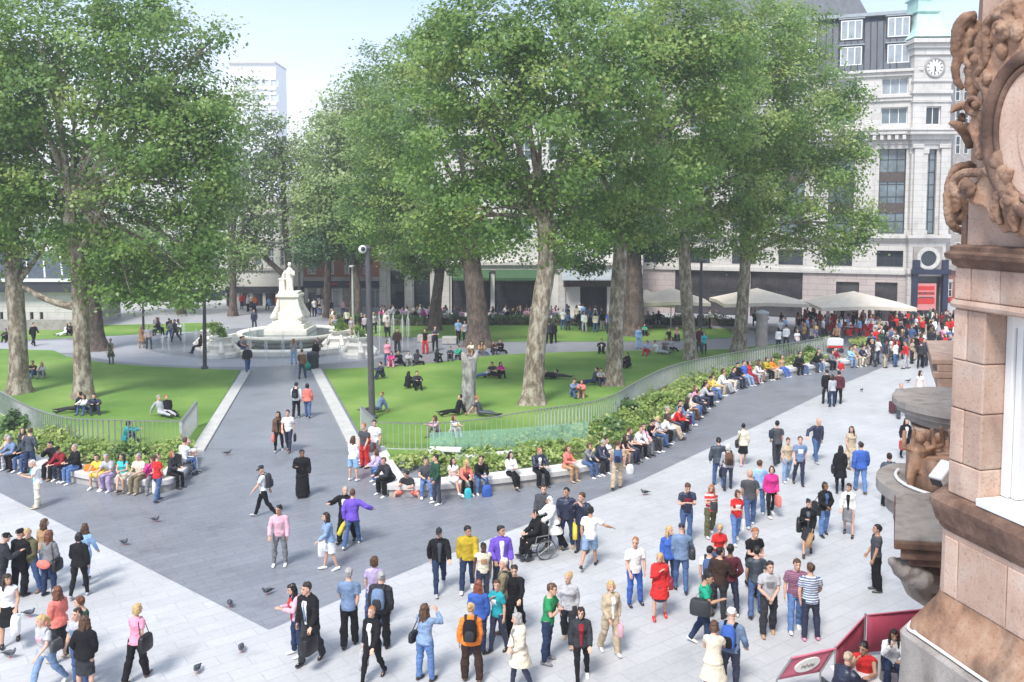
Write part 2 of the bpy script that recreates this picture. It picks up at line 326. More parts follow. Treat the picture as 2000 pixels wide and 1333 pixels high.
k1 = strip(gp((372,884),(473,726)), -.55, 0, .09); o = k1.build('kerb', M['kerb'], None, bevel=.01); tag(o, kind='structure')
k2 = strip(gp((709,872),(626,722)), .6, 0, .09); o = k2.build('kerb', M['kerb'], None, bevel=.01); tag(o, kind='structure')
k3 = strip(gp((689,872),(615,724)), .1, 0, .018); o = k3.build('drain_channel', M['post'], None); tag(o, kind='structure')
# ---------------------------------------------------------------- buildings
class Facade:
    """frame on a vertical wall: s to the picture's right along the wall, z up, n out towards the square"""
    def __init__(s, px, Y, ang=0):
        s.e = Vector((math.cos(ang), -math.sin(ang), 0)); s.n = Vector((-math.sin(ang), -math.cos(ang), 0))
        p = P(px, 500, Y); s.o = Vector((p.x, p.y, 0))
    def sz(s, px, py):
        d = ray(px, py); q = Vector((0,0,H)); t = (s.o-q).dot(s.n)/d.dot(s.n); p = q+d*t
        return (p-s.o).dot(s.e), p.z
    def w(s, a, z, n): p = s.o+s.e*a+s.n*n; return (p.x, p.y, z)
    def box(s, mb, s0, s1, z0, z1, n0, n1):
        if s1 < s0: s0, s1 = s1, s0
        if z1 < z0: z0, z1 = z1, z0
        if n1 < n0: n0, n1 = n1, n0
        return mb.hexa([s.w(s0,z0,n1), s.w(s1,z0,n1), s.w(s1,z0,n0), s.w(s0,z0,n0), s.w(s0,z1,n1), s.w(s1,z1,n1), s.w(s1,z1,n0), s.w(s0,z1,n0)])
    def pbox(s, mb, x0, y0, x1, y1, n0, n1):
        xc, yc = (x0+x1)/2, (y0+y1)/2
        return s.box(mb, s.sz(x0,yc)[0], s.sz(x1,yc)[0], s.sz(xc,y1)[1], s.sz(xc,y0)[1], n0, n1)
def window(F, root, s0, s1, z0, z1, cols=2, rows=2, glass='glass', frame='frame_white', depth=.0, label=None, proud=.05, bar=.07):
    """one window: glass set back behind a frame with glazing bars"""
    mb = MB(); fr = min(.09, (s1-s0)*.12)
    F.box(mb, s0+.01, s1-.01, z0+.01, z1-.01, depth-.02, depth+.02)
    mb.m = 1; n0, n1 = depth+.02, depth+proud
    F.box(mb, s0, s1, z1-fr, z1, n0, n1); F.box(mb, s0, s1, z0, z0+fr, n0, n1)
    F.box(mb, s0, s0+fr, z0+fr, z1-fr, n0, n1); F.box(mb, s1-fr, s1, z0+fr, z1-fr, n0, n1)
    for i in range(1, cols):
        c = s0+(s1-s0)*i/cols; F.box(mb, c-bar/2, c+bar/2, z0+fr, z1-fr, n0, n1-.004)
    for i in range(1, rows):
        c = z0+(z1-z0)*i/rows; F.box(mb, s0+fr, s1-fr, c-bar/2, c+bar/2, n0, n1-.008)
    o = mb.build('window', [M[glass], M[frame]], root)
    if label: o['label'] = label
    return o
def pwin(F, root, x0, y0, x1, y1, **k):
    xc, yc = (x0+x1)/2, (y0+y1)/2
    return window(F, root, F.sz(x0,yc)[0], F.sz(x1,yc)[0], F.sz(xc,y1)[1], F.sz(xc,y0)[1], **k)
def wall_with_holes(F, mb, s0, s1, z0, z1, holes, n0, n1):
    """front slab of a wall, cut round its openings (grid of boxes)"""
    xs = sorted(set([s0,s1]+[min(max(h[i],s0),s1) for h in holes for i in (0,1)])); zs = sorted(set([z0,z1]+[min(max(h[i],z0),z1) for h in holes for i in (2,3)]))
    def inside(x, z): return any(h[0] < x < h[1] and h[2] < z < h[3] for h in holes)
    for i in range(len(xs)-1):
        j = 0
        while j < len(zs)-1:
            x = (xs[i]+xs[i+1])/2
            if inside(x, (zs[j]+zs[j+1])/2): j += 1; continue
            k = j
            while k+1 < len(zs)-1 and not inside(x, (zs[k+1]+zs[k+2])/2): k += 1
            F.box(mb, xs[i], xs[i+1], zs[j], zs[k+1], n0, n1); j = k+1
def H4(F, x0, y0, x1, y1):
    a = F.sz(x0,(y0+y1)/2)[0]; b = F.sz(x1,(y0+y1)/2)[0]; return (a, b, F.sz((x0+x1)/2,y1)[1], F.sz((x0+x1)/2,y0)[1])

# --- corner building with the clock tower
F1 = Facade(1782, 79, R(20))
cb = empty('corner_building', F1.w(0,0,0))
tag(cb, 'pale stone corner building with green copper turret, clock and slate mansard roof', 'building')
sz = F1.sz
zc = sz(1740,272)[1]; z_led = sz(1740,466)[1]; z_str = sz(1700,531)[1]; z_par = sz(1740,142)[1]; sL = sz(1255,500)[0]
ups = []; 
bays = [0, -6.6, -11.2, -15.8, -20.4, -25]
holes = []; wins = []
for (a, b_) in ((1716,1768),):
    pass
w0, w1 = sz(1716,380)[0], sz(1768,380)[0]; ww = w1-w0
tall0, tall1 = sz(1740,457)[1], sz(1740,288)[1]
att = (sz(1740,243)[1], sz(1740,210)[1]); att2 = (sz(1740,185)[1], sz(1740,152)[1]); mezz = (sz(1740,522)[1], sz(1740,490)[1])
for k in range(6):
    a = w0 - k*(ww+2.1); b_ = a+ww
    for (z0, z1, r_, gl, fr) in ((tall0, tall1, 7, 'glass_mid', 'frame_dark'), (att[0], att[1], 1, 'glass_mid', 'frame_white'), (att2[0], att2[1], 1, 'glass_blind', 'frame_white'), (mezz[0], mezz[1], 2, 'glass', 'frame_dark')):
        holes.append((a, b_, z0, z1)); wins.append((a, b_, z0, z1, r_, gl, fr))
gf = [H4(F1,1632,551,1677,640), H4(F1,1708,552,1752,640)]
shop = [H4(F1,1465,524,1567,640), H4(F1,1318,521,1452,640)]
for h in gf+shop: holes.append((h[0], h[1], 0.0, h[3]))
mb = MB(); wall_with_holes(F1, mb, sL, 0, z_str, z_par, holes, -.5, 0); F1.box(mb, sL, -.02, z_str+.02, z_par-.02, -12, -.52)
mb.build('wall', M['stone'], cb)
mb = MB(); wall_with_holes(F1, mb, sL, 0, 0, z_str-.002, holes, -.52, -.02); F1.box(mb, sL, -.02, 0, z_str-.03, -12, -.56)
o = mb.build('ground_floor_wall', M['stone_pink'], cb)
for (a,b_,z0,z1,r_,gl,fr) in wins:
    window(F1, cb, a, b_, z0, z1, 3, r_, gl, fr, depth=-.4)
    if r_ == 7:
        m2 = MB()
        for fz in (.30, .66): F1.box(m2, a+.1, b_-.1, z0+(z1-z0)*fz-.45, z0+(z1-z0)*fz+.45, -.33, -.3)
        m2.build('spandrel_panel', M['post_brown'], cb)
for h in gf:
    window(F1, cb, h[0], h[1], h[2]+2.2, h[3], 1, 1, 'shop_dark', 'frame_dark', depth=-.3); 
    d = MB(); F1.box(d, h[0]+.02, h[1]-.02, 0.01, h[2]+2.1, -.4, -.33); d.m = 1; F1.box(d, (h[0]+h[1])/2-.04, (h[0]+h[1])/2+.04, .01, h[2]+2.1, -.33, -.28); d.build('doorway', [M['shop_dark'], M['frame_dark']], cb)
for h in shop: window(F1, cb, h[0], h[1], 0.02, h[3], 4, 2, 'shop_dark', 'frame_dark', depth=-.35)
def course(F, root, s0, s1, z, prof, name='cornice', m='stone'):
    q = MB()
    for (dz0, dz1, n1) in prof: F.box(q, s0-n1*.0, s1+n1, z+dz0, z+dz1, -.1, n1)
    return q.build(name, M[m], root, bevel=.03)
course(F1, cb, sL, 0, zc, [(-.9,-.5,.12),(-.5,-.1,.2),(-.1,.35,.45),(.35,.7,.85),(.7,.85,.95)])
course(F1, cb, sL, 0, z_led, [(-.25,0,.25),(0,.3,.45)], 'ledge')
course(F1, cb, sL, 0, z_str, [(-.22,.22,.22)], 'string_course')
course(F1, cb, sL, 0, sz(1740,194)[1], [(-.2,.1,.18),(.1,.22,.3)], 'string_course')
course(F1, cb, sL, 0, z_par, [(-.35,0,.2),(0,.25,.4)], 'parapet')
dent = MB()
x = sL
while x < -.2: F1.box(dent, x, x+.28, zc-.1+.002, zc+.32, .452, .78); x += .62
dent.build('dentils', M['stone'], cb)
for k in range(7):    # pilasters between the bays
    a = w0 - (k-1)*(ww+2.1)-2.1
    if a+.4 > -.1: a = min(a, -2.2)
    q = MB(); F1.box(q, a+.35, a+1.75, z_led+.75, zc-1.4, -.05, .28); F1.box(q, a+.22, a+1.88, z_led+.31, z_led+.75, -.05, .36); F1.box(q, a+.25, a+1.85, zc-1.4, zc-.91, -.05, .38)
    q.build('pilaster', M['stone'], cb, bevel=.03)
# mansard with dormers
zr0, zr1 = z_par+.25, sz(1700,26)[1]
q = MB(); q.hexa([F1.w(sL,zr0,-.3), F1.w(-.3,zr0,-.3), F1.w(-.3,zr0,-11.5), F1.w(sL,zr0,-11.5), F1.w(sL,zr1,-1.7), F1.w(-1.3,zr1,-1.7), F1.w(-1.3,zr1,-10), F1.w(sL,zr1,-10)])
q.build('mansard_roof', M['slate'], cb)
q = MB(); x = sL+.4
while x < -1.6: q.tube([F1.w(x,zr0+.05,-.3), F1.w(x,zr1-.02,-1.68)], .05, 4); x += .55
q.build('roof_ribs', M['frame_dark'], cb)
q = MB(); F1.box(q, sL, -1.0, zr1+.003, zr1+.3, -1.9, -1.2); q.build('roof_gutter', M['lead'], cb)
q = MB(); q.hexa([F1.w(sL,zr1+.3,-2.2), F1.w(-4.2,zr1+.3,-2.2), F1.w(-4.2,zr1+.3,-10), F1.w(sL,zr1+.3,-10), F1.w(sL,zr1+4.2,-4.2), F1.w(-6,zr1+4.2,-4.2), F1.w(-6,zr1+4.2,-8), F1.w(sL,zr1+4.2,-8)])
q.build('upper_roof', M['slate'], cb)
for (zb, zt, off) in ((sz(1750,122)[1], sz(1750,85)[1], .75), (sz(1750,68)[1], sz(1750,26)[1]-.15, 1.35)):
    for k in range(6):
        a = sz(1735,60)[0]-k*4.0; b_ = a+1.85
        d = empty('dormer', F1.w(a,zb,0)); d.parent = cb; d.matrix_parent_inverse = Matrix.Translation(-Vector(cb.location))
        q = MB(); F1.box(q, a-.12, b_+.12, zb-.15, zt+.12, -off-1.2, -off+.25); q.m = 1; F1.box(q, a-.2, b_+.2, zt+.122, zt+.22, -off-1.2, -off+.36)
        h_ = q.build('dormer_box', [M['frame_dark'], M['lead']], None); h_.parent = d; h_.matrix_parent_inverse = Matrix.Translation(-Vector(F1.w(a,zb,0)))
        n_ = window(F1, None, a, b_, zb, zt, 3, 1, 'glass_blind', 'frame_white', depth=-off+.26, bar=.1); n_.parent = d; n_.matrix_parent_inverse = Matrix.Translation(-Vector(F1.w(a,zb,0)))
# turret: octagon-like square tower at the corner
F1t = Facade(1816, 78.6, R(2))
st = lambda x, y: F1t.sz(x, y)
t0, t1 = st(1784,200)[0], st(1857,200)[0]; zt = st(1816,94)[1]
q = MB(); 
thole = [H4(F1t,1809,208,1838,244), H4(F1t,1804,288,1828,458)]
hole_door = H4(F1t,1786,540,1840,640); hole_door = (hole_door[0],hole_door[1],0,hole_door[3])
wall_with_holes(F1t, q, t0, t1, 0, zt, thole+[hole_door], -.5, 0); F1t.box(q, t0+.02, t1-.02, 0, zt-.02, -6.5, -.52)
q.build('turret_wall', M['stone'], cb)
window(F1t, cb, *thole[0], 2, 1, 'glass', 'frame_white', depth=-.3); window(F1t, cb, *thole[1], 2, 7, 'glass_mid', 'frame_dark', depth=-.3)
for (y, pr) in ((88,[(-.9,-.3,.15),(-.3,.1,.35),(.1,.5,.6)]), (158,[(-.1,.1,.12)]), (180,[(-.15,.15,.2)]), (198,[(-.1,.12,.12)]), (272,[(-.9,-.5,.12),(-.5,-.1,.2),(-.1,.35,.45),(.35,.7,.85),(.7,.85,.95)]), (466,[(-.25,0,.25),(0,.3,.45)]), (531,[(-.22,.22,.22)])):
    z = st(1816,y)[1]; c = MB()
    for (a, b_, n1) in pr: F1t.box(c, t0-n1*.6, t1+n1*.6, z+a, z+b_, -6.6, n1)
    c.build('cornice', M['stone'], cb, bevel=.03)
for x0 in (1782, 1834):
    c = MB(); F1t.pbox(c, x0, 290, x0+18, 458, -.05, .3); F1t.pbox(c, x0-2, 282, x0+20, 290, -.05, .4); F1t.pbox(c, x0-2, 458, x0+20, 463, -.05, .38); c.build('pilaster', M['stone'], cb, bevel=.03)
# copper roof: bell shaped, flaring at the eaves
zb = st(1816,74)[1]; cx = (t0+t1)/2; hw = (t1-t0)/2; prof = [(1.2,0),(1.12,.2),(.95,.55),(.8,1.0),(.7,1.5),(.62,2.05),(.57,2.5),(.64,2.55),(.64,2.72),(.4,2.75),(.38,4.0),(.48,4.1),(.05,6)]
c = MB(); c.rings([[F1t.w(cx-hw*k, zb+h_, -3.25+3.25*k), F1t.w(cx+hw*k, zb+h_, -3.25+3.25*k), F1t.w(cx+hw*k, zb+h_, -3.25-3.25*k), F1t.w(cx-hw*k, zb+h_, -3.25-3.25*k)] for (k,h_) in prof])
c.build('copper_roof', M['copper'], cb, bevel=.04)
# clock face
ck = empty('clock', F1t.w(st(1826,132)[0], st(1826,132)[1], .06)); ck.parent = cb; ck.matrix_parent_inverse = Matrix.Translation(-Vector(cb.location))
def disc(F, s0, z0, r0, r1, n0, n1, m, name, par, seg=32, loc=None):
    c = MB()
    if r0 > 0:
        rr = []
        for (r_, n_) in ((r0,n0),(r1,n0),(r1,n1),(r0,n1),(r0,n0)): rr.append([F.w(s0+r_*math.cos(2*math.pi*i/seg), z0+r_*math.sin(2*math.pi*i/seg), n_) for i in range(seg)])
        c.rings(rr, cap=False)
    else: c.rings([[F.w(s0+r1*math.cos(2*math.pi*i/seg), z0+r1*math.sin(2*math.pi*i/seg), n_) for i in range(seg)] for n_ in (n0,n1)])
    o = c.build(name, m, None, smooth=True); o.parent = par; o.matrix_parent_inverse = par.matrix_basis.inverted() if par.parent is None else Matrix.Translation(-Vector(par.location))
    return o
cs, cz = st(1826,132); cr = .8
disc(F1t, cs, cz, 0, cr, .0, .05, M['frame_white'], 'clock_dial', ck); disc(F1t, cs, cz, cr-.06, cr+.08, .03, .12, M['stone_dark'], 'clock_rim', ck)
c = MB()
for h_ in range(12):
    a = h_*math.pi/6; c.add([F1t.w(cs+math.sin(a)*rr+math.cos(a)*k_, cz+math.cos(a)*rr-math.sin(a)*k_, .056) for rr, k_ in ((cr*.62,-.04),(cr*.62,.04),(cr*.86,.05),(cr*.86,-.05))], [(0,1,2,3)])
o = c.build('hour_marks', M['frame_dark'], None); o.parent = ck; o.matrix_parent_inverse = Matrix.Translation(-Vector(ck.location))
for nm, a, ln, wd in (('hour_hand', R(168), .42, .06), ('minute_hand', R(185), .62, .045)):
    c = MB(); dx, dz = math.sin(a), math.cos(a)
    c.add([F1t.w(cs+dx*q_+dz*k_, cz+dz*q_-dx*k_, .07) for q_, k_ in ((-.1,-wd),(-.1,wd),(ln,wd*.5),(ln,-wd*.5))], [(0,1,2,3)])
    o = c.build(nm, M['frame_dark'], None); o.parent = ck; o.matrix_parent_inverse = Matrix.Translation(-Vector(ck.location))
# round window above the entrance
rs, rz_ = st(1811,505); c = MB(); F1t.box(c, rs-1.3, rs+1.3, rz_-1.25, rz_+1.1, -.05, .18); c.build('window_surround', M['stone_dark'], cb, bevel=.05)
disc(F1t, rs, rz_, 0, .72, .17, .2, M['glass'], 'round_window', cb); disc(F1t, rs, rz_, .7, 1.02, .16, .34, M['stone'], 'round_frame', cb)
# entrance with dark portal
c = MB(); h_ = hole_door
F1t.box(c, h_[0]-.35, h_[0]+.12, 0, h_[3]+.2, -.1, .4); F1t.box(c, h_[1]-.12, h_[1]+.35, 0, h_[3]+.2, -.1, .4); F1t.box(c, h_[0]-.5, h_[1]+.5, h_[3]+.2, h_[3]+.65, -.1, .6); F1t.box(c, h_[0]-.3, h_[0]+.25, h_[3]+.65, h_[3]+1.5, -.05, .45); F1t.box(c, h_[1]-.25, h_[1]+.3, h_[3]+.65, h_[3]+1.5, -.05, .45)
c.build('portal', M['navy'], cb, bevel=.04)
c = MB(); F1t.box(c, h_[0]+.13, h_[1]-.13, .01, h_[3]-.01, -.4, -.3); c.build('doorway', M['shop_dark'], cb)
sg = empty('entrance_sign', F1t.w(st(1807,580)[0], st(1807,605)[1], .05)); tag(sg, 'red sign board with dark bands hung in the dark corner entrance', 'sign')
c = MB(); F1t.pbox(c, 1788, 554, 1827, 606, -.1, .12); c.build('sign_board', mat('pale_red_board', (.6,.24,.22), .5, .05), sg)
for (ya, yb, m_) in ((559,567,'red_sign'), (570,576,'red_sign'), (582,594,'red_sign')):
    c = MB(); F1t.pbox(c, 1790, ya, 1824, yb, .12, .135); c.build('sign_band', M[m_], sg)
c = MB()
for i, wd in enumerate((4,3,4,2,3,4)):   # blurred dark lettering of the middle band
    F1t.pbox(c, 1793+i*5, 571, 1793+i*5+wd, 575, .135, .14)
F1t.pbox(c, 1793, 580, 1822, 582.5, .12, .137)
c.build('lettering', M['post_brown'], sg)
# --- red brick building in the side street
F7 = Facade(1868, 97, R(0)); rb = empty('red_brick_house', F7.w(0,0,0)); tag(rb, 'red brick house with arched pale windows in the side street past the clock tower', 'building')
c = MB(); a0, a1 = F7.sz(1838,500)[0], F7.sz(1990,500)[0]; zt7 = F7.sz(1868,528)[1]; F7.box(c, a0, a1, 0, zt7, -10, 0); c.build('wall', M['brick_red'], rb)
for i in range(4):
    x0 = 1852+i*13; pwin(F7, rb, x0, 552, x0+7, 580, cols=1, rows=2, depth=.0)
    c = MB(); F7.pbox(c, x0-1, 546, x0+8, 551, -.05, .15); c.build('window_head', M['stone'], rb)
c = MB(); F7.box(c, a0, a1, zt7, zt7+.6, -10.2, .5); c.build('cornice', M['stone_dark'], rb)
c = MB(); F7.pbox(c, 1846, 582, 1900, 589, -.02, 1.2); c.build('awning', M['red_sign'], rb)
c = MB(); F7.box(c, a0+.3, a1, 0, F7.sz(1868,592)[1], -.02, .08); c.build('shop_window', M['shop_dark'], rb)
F9 = Facade(1874, 104, R(0)); gb = empty('side_street_block', F9.w(0,0,0)); tag(gb, 'grey stone block with many windows seen in the gap beside the clock tower', 'building')
c = MB(); a0, a1 = F9.sz(1862,300)[0], F9.sz(2050,300)[0]; F9.box(c, a0, a1, 0, F9.sz(1870,90)[1], -12, 0); c.build('wall', M['stone_dark'], gb)
c = MB(); F9.box(c, a0, a1, F9.sz(1870,90)[1], F9.sz(1870,90)[1]+.8, -12.3, .7); c.build('cornice', M['stone'], gb)
for r_ in range(8):
    for k in range(3): pwin(F9, gb, 1866+k*16, 110+r_*52, 1875+k*16, 145+r_*52, cols=1, rows=2, depth=.0)

# --- restaurant building in the middle
F2 = Facade(1000, 83, 0); rbld = empty('restaurant_building', F2.w(0,0,0)); tag(rbld, 'pale stone restaurant building with large dark windows and green awnings behind the trees', 'building')
h2 = [H4(F2,*q_) for q_ in ((762,526,790,605),(808,526,840,605),(882,532,958,612),(966,532,1060,612),(1133,546,1186,620),(1196,546,1236,620))]
up2 = []
for r_ in range(3):
    for k in range(8): up2.append(H4(F2, 756+k*63, 428-r_*78, 788+k*63, 470-r_*78))
c = MB(); s0, s1 = F2.sz(745,550)[0], F2.sz(1254,550)[0]; ztop = F2.sz(1000,225)[1]
wall_with_holes(F2, c, s0, s1, 0, ztop, h2+up2, -.5, 0); F2.box(c, s0+.02, s1-.02, 0, ztop-.02, -14, -.52); c.build('wall', M['white_wall'], rbld)
for i, h_ in enumerate(h2): window(F2, rbld, *h_, (1,1,3,4,1,1)[i], (3,3,3,3,1,1)[i], ('glass','glass','shop_dark','shop_dark','shop_dark','shop_dark')[i], 'frame_dark', depth=-.38, bar=.1)
for h_ in up2: window(F2, rbld, *h_, 2, 2, 'glass_mid', 'frame_white', depth=-.35)
zc2 = F2.sz(1000,518)[1]; c = MB(); F2.box(c, s0, s1, zc2-.5, zc2, -.1, .3); F2.box(c, s0, s1, zc2, zc2+.35, -.1, .6); c.build('cornice', M['stone'], rbld, bevel=.03)
c = MB(); F2.box(c, s0, s1, ztop, ztop+.7, -14.3, .7); c.build('parapet', M['stone'], rbld)
for x0 in (742, 792, 844, 864, 1090, 1240):
    c = MB(); F2.pbox(c, x0, 524, x0+14, 624, -.05, .25); F2.pbox(c, x0-2, 614, x0+16, 625, -.05, .35); c.build('pier', M['stone'], rbld, bevel=.03)
for (x0, x1) in ((886,956),(968,1062)):
    a = F2.sz(x0,530)[0]; b_ = F2.sz(x1,530)[0]; z1 = F2.sz(x0,524)[1]; z0 = F2.sz(x0,546)[1]
    c = MB(); c.add([F2.w(a,z1,.02), F2.w(b_,z1,.02), F2.w(b_,z0+.25,1.6), F2.w(a,z0+.25,1.6), F2.w(b_,z0,1.6), F2.w(a,z0,1.6), F2.w(b_,z0,1.56), F2.w(a,z0,1.56), F2.w(b_,z1-.06,.02), F2.w(a,z1-.06,.02)], [(0,3,2,1),(3,5,4,2),(5,7,6,4),(7,9,8,6),(0,9,7,5,3),(1,2,4,6,8)]); c.build('awning', M['awning_green'], rbld)
a = F2.sz(1096,530)[0]; b_ = F2.sz(1196,530)[0]; z1 = F2.sz(1100,522)[1]; z0 = F2.sz(1100,544)[1]
c = MB(); c.hexa([F2.w(a,z0-.08,1.8), F2.w(b_,z0-.08,1.8), F2.w(b_,z1-.08,0), F2.w(a,z1-.08,0), F2.w(a,z0,1.8), F2.w(b_,z0,1.8), F2.w(b_,z1,0), F2.w(a,z1,0)]); c.build('canopy', M['lead'], rbld)
c = MB(); F2.pbox(c, 1100, 548, 1236, 560, -.05, .3); c.build('signboard', M['post_brown'], rbld)

# --- brick house over a navy shopfront
F3 = Facade(660, 92, 0); bh = empty('brick_house', F3.w(0,0,0)); tag(bh, 'red brick house with white windows above a navy shopfront, behind the fountain', 'building')
s0, s1 = F3.sz(592,500)[0], F3.sz(746,500)[0]; zf = F3.sz(660,546)[1]; zt3 = F3.sz(660,350)[1]
up3 = [H4(F3, 600+k*36, 492-r_*62, 616+k*36, 536-r_*62) for r_ in range(2) for k in range(4)]
c = MB(); wall_with_holes(F3, c, s0, s1, zf, zt3, up3, -.5, 0); F3.box(c, s0+.02, s1-.02, 0, zt3-.02, -10, -.52); c.build('wall', M['brick_red'], bh)
for h_ in up3: window(F3, bh, *h_, 2, 2, 'glass_blind', 'frame_white', depth=-.2)
c = MB(); F3.box(c, s0, s1, zf-.15, zf+.25, -.1, .35); c.build('cornice', M['stone_dark'], bh)
c = MB(); F3.box(c, s0, s1, F3.sz(660,562)[1], zf-.16, -.1, .25); c.build('fascia', M['navy'], bh)
c = MB()
for i, (x0, wd) in enumerate(((648,3),(652,4),(657,2),(678,3),(682,4),(687,3))): F3.pbox(c, x0, 553, x0+wd, 557, .25, .26)
c.build('fascia_lettering', M['red_sign'], bh)
sh3 = [H4(F3,*q_) for q_ in ((604,572,616,612),(634,566,662,606),(694,566,716,606),(722,566,742,606))]
c = MB(); wall_with_holes(F3, c, s0, s1, 0, F3.sz(660,562)[1]-.01, sh3, -.5, -.02); c.build('shopfront_wall', M['stone_dark'], bh)
for i, h_ in enumerate(sh3): window(F3, bh, *h_, 2 if i else 1, 1, 'glass_blind' if i else 'shop_dark', 'frame_white' if i else 'navy', depth=-.3)
for x0 in (596, 620, 664, 690, 718):
    c = MB(); F3.pbox(c, x0, 563, x0+6, 613, -.02, .12); c.build('pier', M['stone'], bh)
c = MB(); F3.pbox(c, 618, 576, 628, 592, .1, .2); c.m = 1; F3.pbox(c, 620, 582, 626, 588, .2, .21); c.build('wall_sign', [M['navy'], M['frame_white']], bh)

# --- white terrace behind the fountain and the shops to its left
def terrace(px, Y, x0, x1, ytop, ybase, label, cols, rows, wy0, wy1, dy, wfrac=.5, shop='shop_dark', fascia='frame_dark', fy=(560,572), name='white_terrace_house', wall='white_wall', pedi=None, ang=0):
    F = Facade(px, Y, ang); t = empty(name, F.w(0,0,0)); tag(t, label, 'building')
    s0, s1 = F.sz(x0,500)[0], F.sz(x1,500)[0]; zt = F.sz(px,ytop)[1]; step = (x1-x0)/cols
    hs = [H4(F, x0+step*(k+.5-wfrac/2), wy0-r_*dy, x0+step*(k+.5+wfrac/2), wy1-r_*dy) for r_ in range(rows) for k in range(cols)]
    gs = [H4(F, x0+step*(k+.12), fy[1]+1, x0+step*(k+.88), ybase-4) for k in range(cols)]
    c = MB(); wall_with_holes(F, c, s0, s1, 0, zt, hs+gs, -.5, 0); F.box(c, s0+.02, s1-.02, 0, zt-.02, -10, -.52); c.build('wall', M[wall], t)
    for h_ in hs: window(F, t, *h_, 2, 2, 'glass_hazed' if name == 'office_block' else 'glass_mid', 'frame_white', depth=-.25)
    for h_ in gs: window(F, t, *h_, 2, 1, shop, 'frame_dark', depth=-.25)
    c = MB(); F.box(c, s0, s1, F.sz(px,fy[1])[1], F.sz(px,fy[0])[1], -.05, .3); c.build('fascia', M[fascia], t)
    for r_ in range(rows):
        z = F.sz(px, wy1-r_*dy+6)[1]; c = MB(); F.box(c, s0, s1, z-.15, z+.1, -.05, .2); c.build('string_course', M['stone'], t)
    c = MB(); F.box(c, s0, s1, zt, zt+.5, -10.2, .5); c.build('cornice', M['stone'], t)
    if pedi:
        a, zl = F.sz(pedi[0],pedi[2]); b_, _ = F.sz(pedi[1],pedi[2]); zp = F.sz((pedi[0]+pedi[1])/2,pedi[3])[1]
        c = MB(); c.add([F.w(a,zl,.4),F.w(b_,zl,.4),F.w((a+b_)/2,zp,.4),F.w(a,zl,-.1),F.w(b_,zl,-.1),F.w((a+b_)/2,zp,-.1)],[(0,1,2),(5,4,3),(0,3,4,1),(1,4,5,2),(2,5,3,0)]); c.build('pediment', M['stone'], t)
    return t
terrace(515, 93, 440, 592, 395, 606, 'white terrace house with tall windows and pediment behind the stone fountain', 6, 3, 484, 520, 56, pedi=(470,545,420,402))
terrace(300, 99, 150, 438, 290, 610, 'white terrace with blue shop fascias behind the left plane trees', 8, 4, 500, 535, 62, fascia='navy', fy=(566,578))
terrace(505, 210, 455, 545, 125, 420, 'distant white office block with flat dark roof edge rising above the left trees', 5, 7, 330, 344, 29, wfrac=.8, name='office_block', fy=(390,396), wall='white_hazed')
terrace(-250, 96, -560, 150, 330, 612, 'long pale building at the far left beyond the pavilion', 14, 3, 490, 525, 62, fy=(566,578))
# --- ticket pavilion
F5 = Facade(70, 74, 0); pv = empty('ticket_pavilion', F5.w(0,0,0)); tag(pv, 'low pale stone pavilion with slit windows and white ribbed dark roof at far left', 'building')
s0, s1 = F5.sz(-260,600)[0], F5.sz(143,600)[0]; zw = F5.sz(70,570)[1]
sl = [H4(F5, x-3.5, 610, x+3.5, 629) for x in (3,24,44,62,81,-30,-60)]
c = MB(); wall_with_holes(F5, c, s0, s1, .9, zw, sl, -.4, 0); F5.box(c, s0+.02, s1-.02, 0, zw-.02, -9, -.42); c.build('wall', M['stone'], pv)
c = MB(); F5.box(c, s0, s1+.1, 0, .9, -.4, .25); c.build('plinth', M['stone_dark'], pv)
for h_ in sl: window(F5, pv, *h_, 1, 1, 'shop_dark', 'frame_dark', depth=-.3)
c = MB(); F5.box(c, s0, s1+.5, zw, zw+.9, -9.4, .7); c.build('dark_fascia', M['frame_dark'], pv)
c = MB(); F5.box(c, s0, s1+.6, zw+.9, zw+1.15, -9.5, .85); c.build('roof_edge', M['frame_white'], pv)
c = MB(); c.hexa([F5.w(s0,zw+1.15,.5), F5.w(s1,zw+1.15,.5), F5.w(s1,zw+1.15,-9), F5.w(s0,zw+1.15,-9), F5.w(s0,zw+3.2,-3.5), F5.w(s1-3,zw+3.2,-3.5), F5.w(s1-3,zw+3.2,-6), F5.w(s0,zw+3.2,-6)]); c.build('roof', M['slate'], pv)
x = s1-.6
while x > s0+1:
    c = MB(); c.tube([F5.w(x,zw+1.22,.4), F5.w(x-2.2,zw+3.25,-3.5)], .07, 6); c.build('roof_rib', M['frame_white'], pv); x -= 1.5
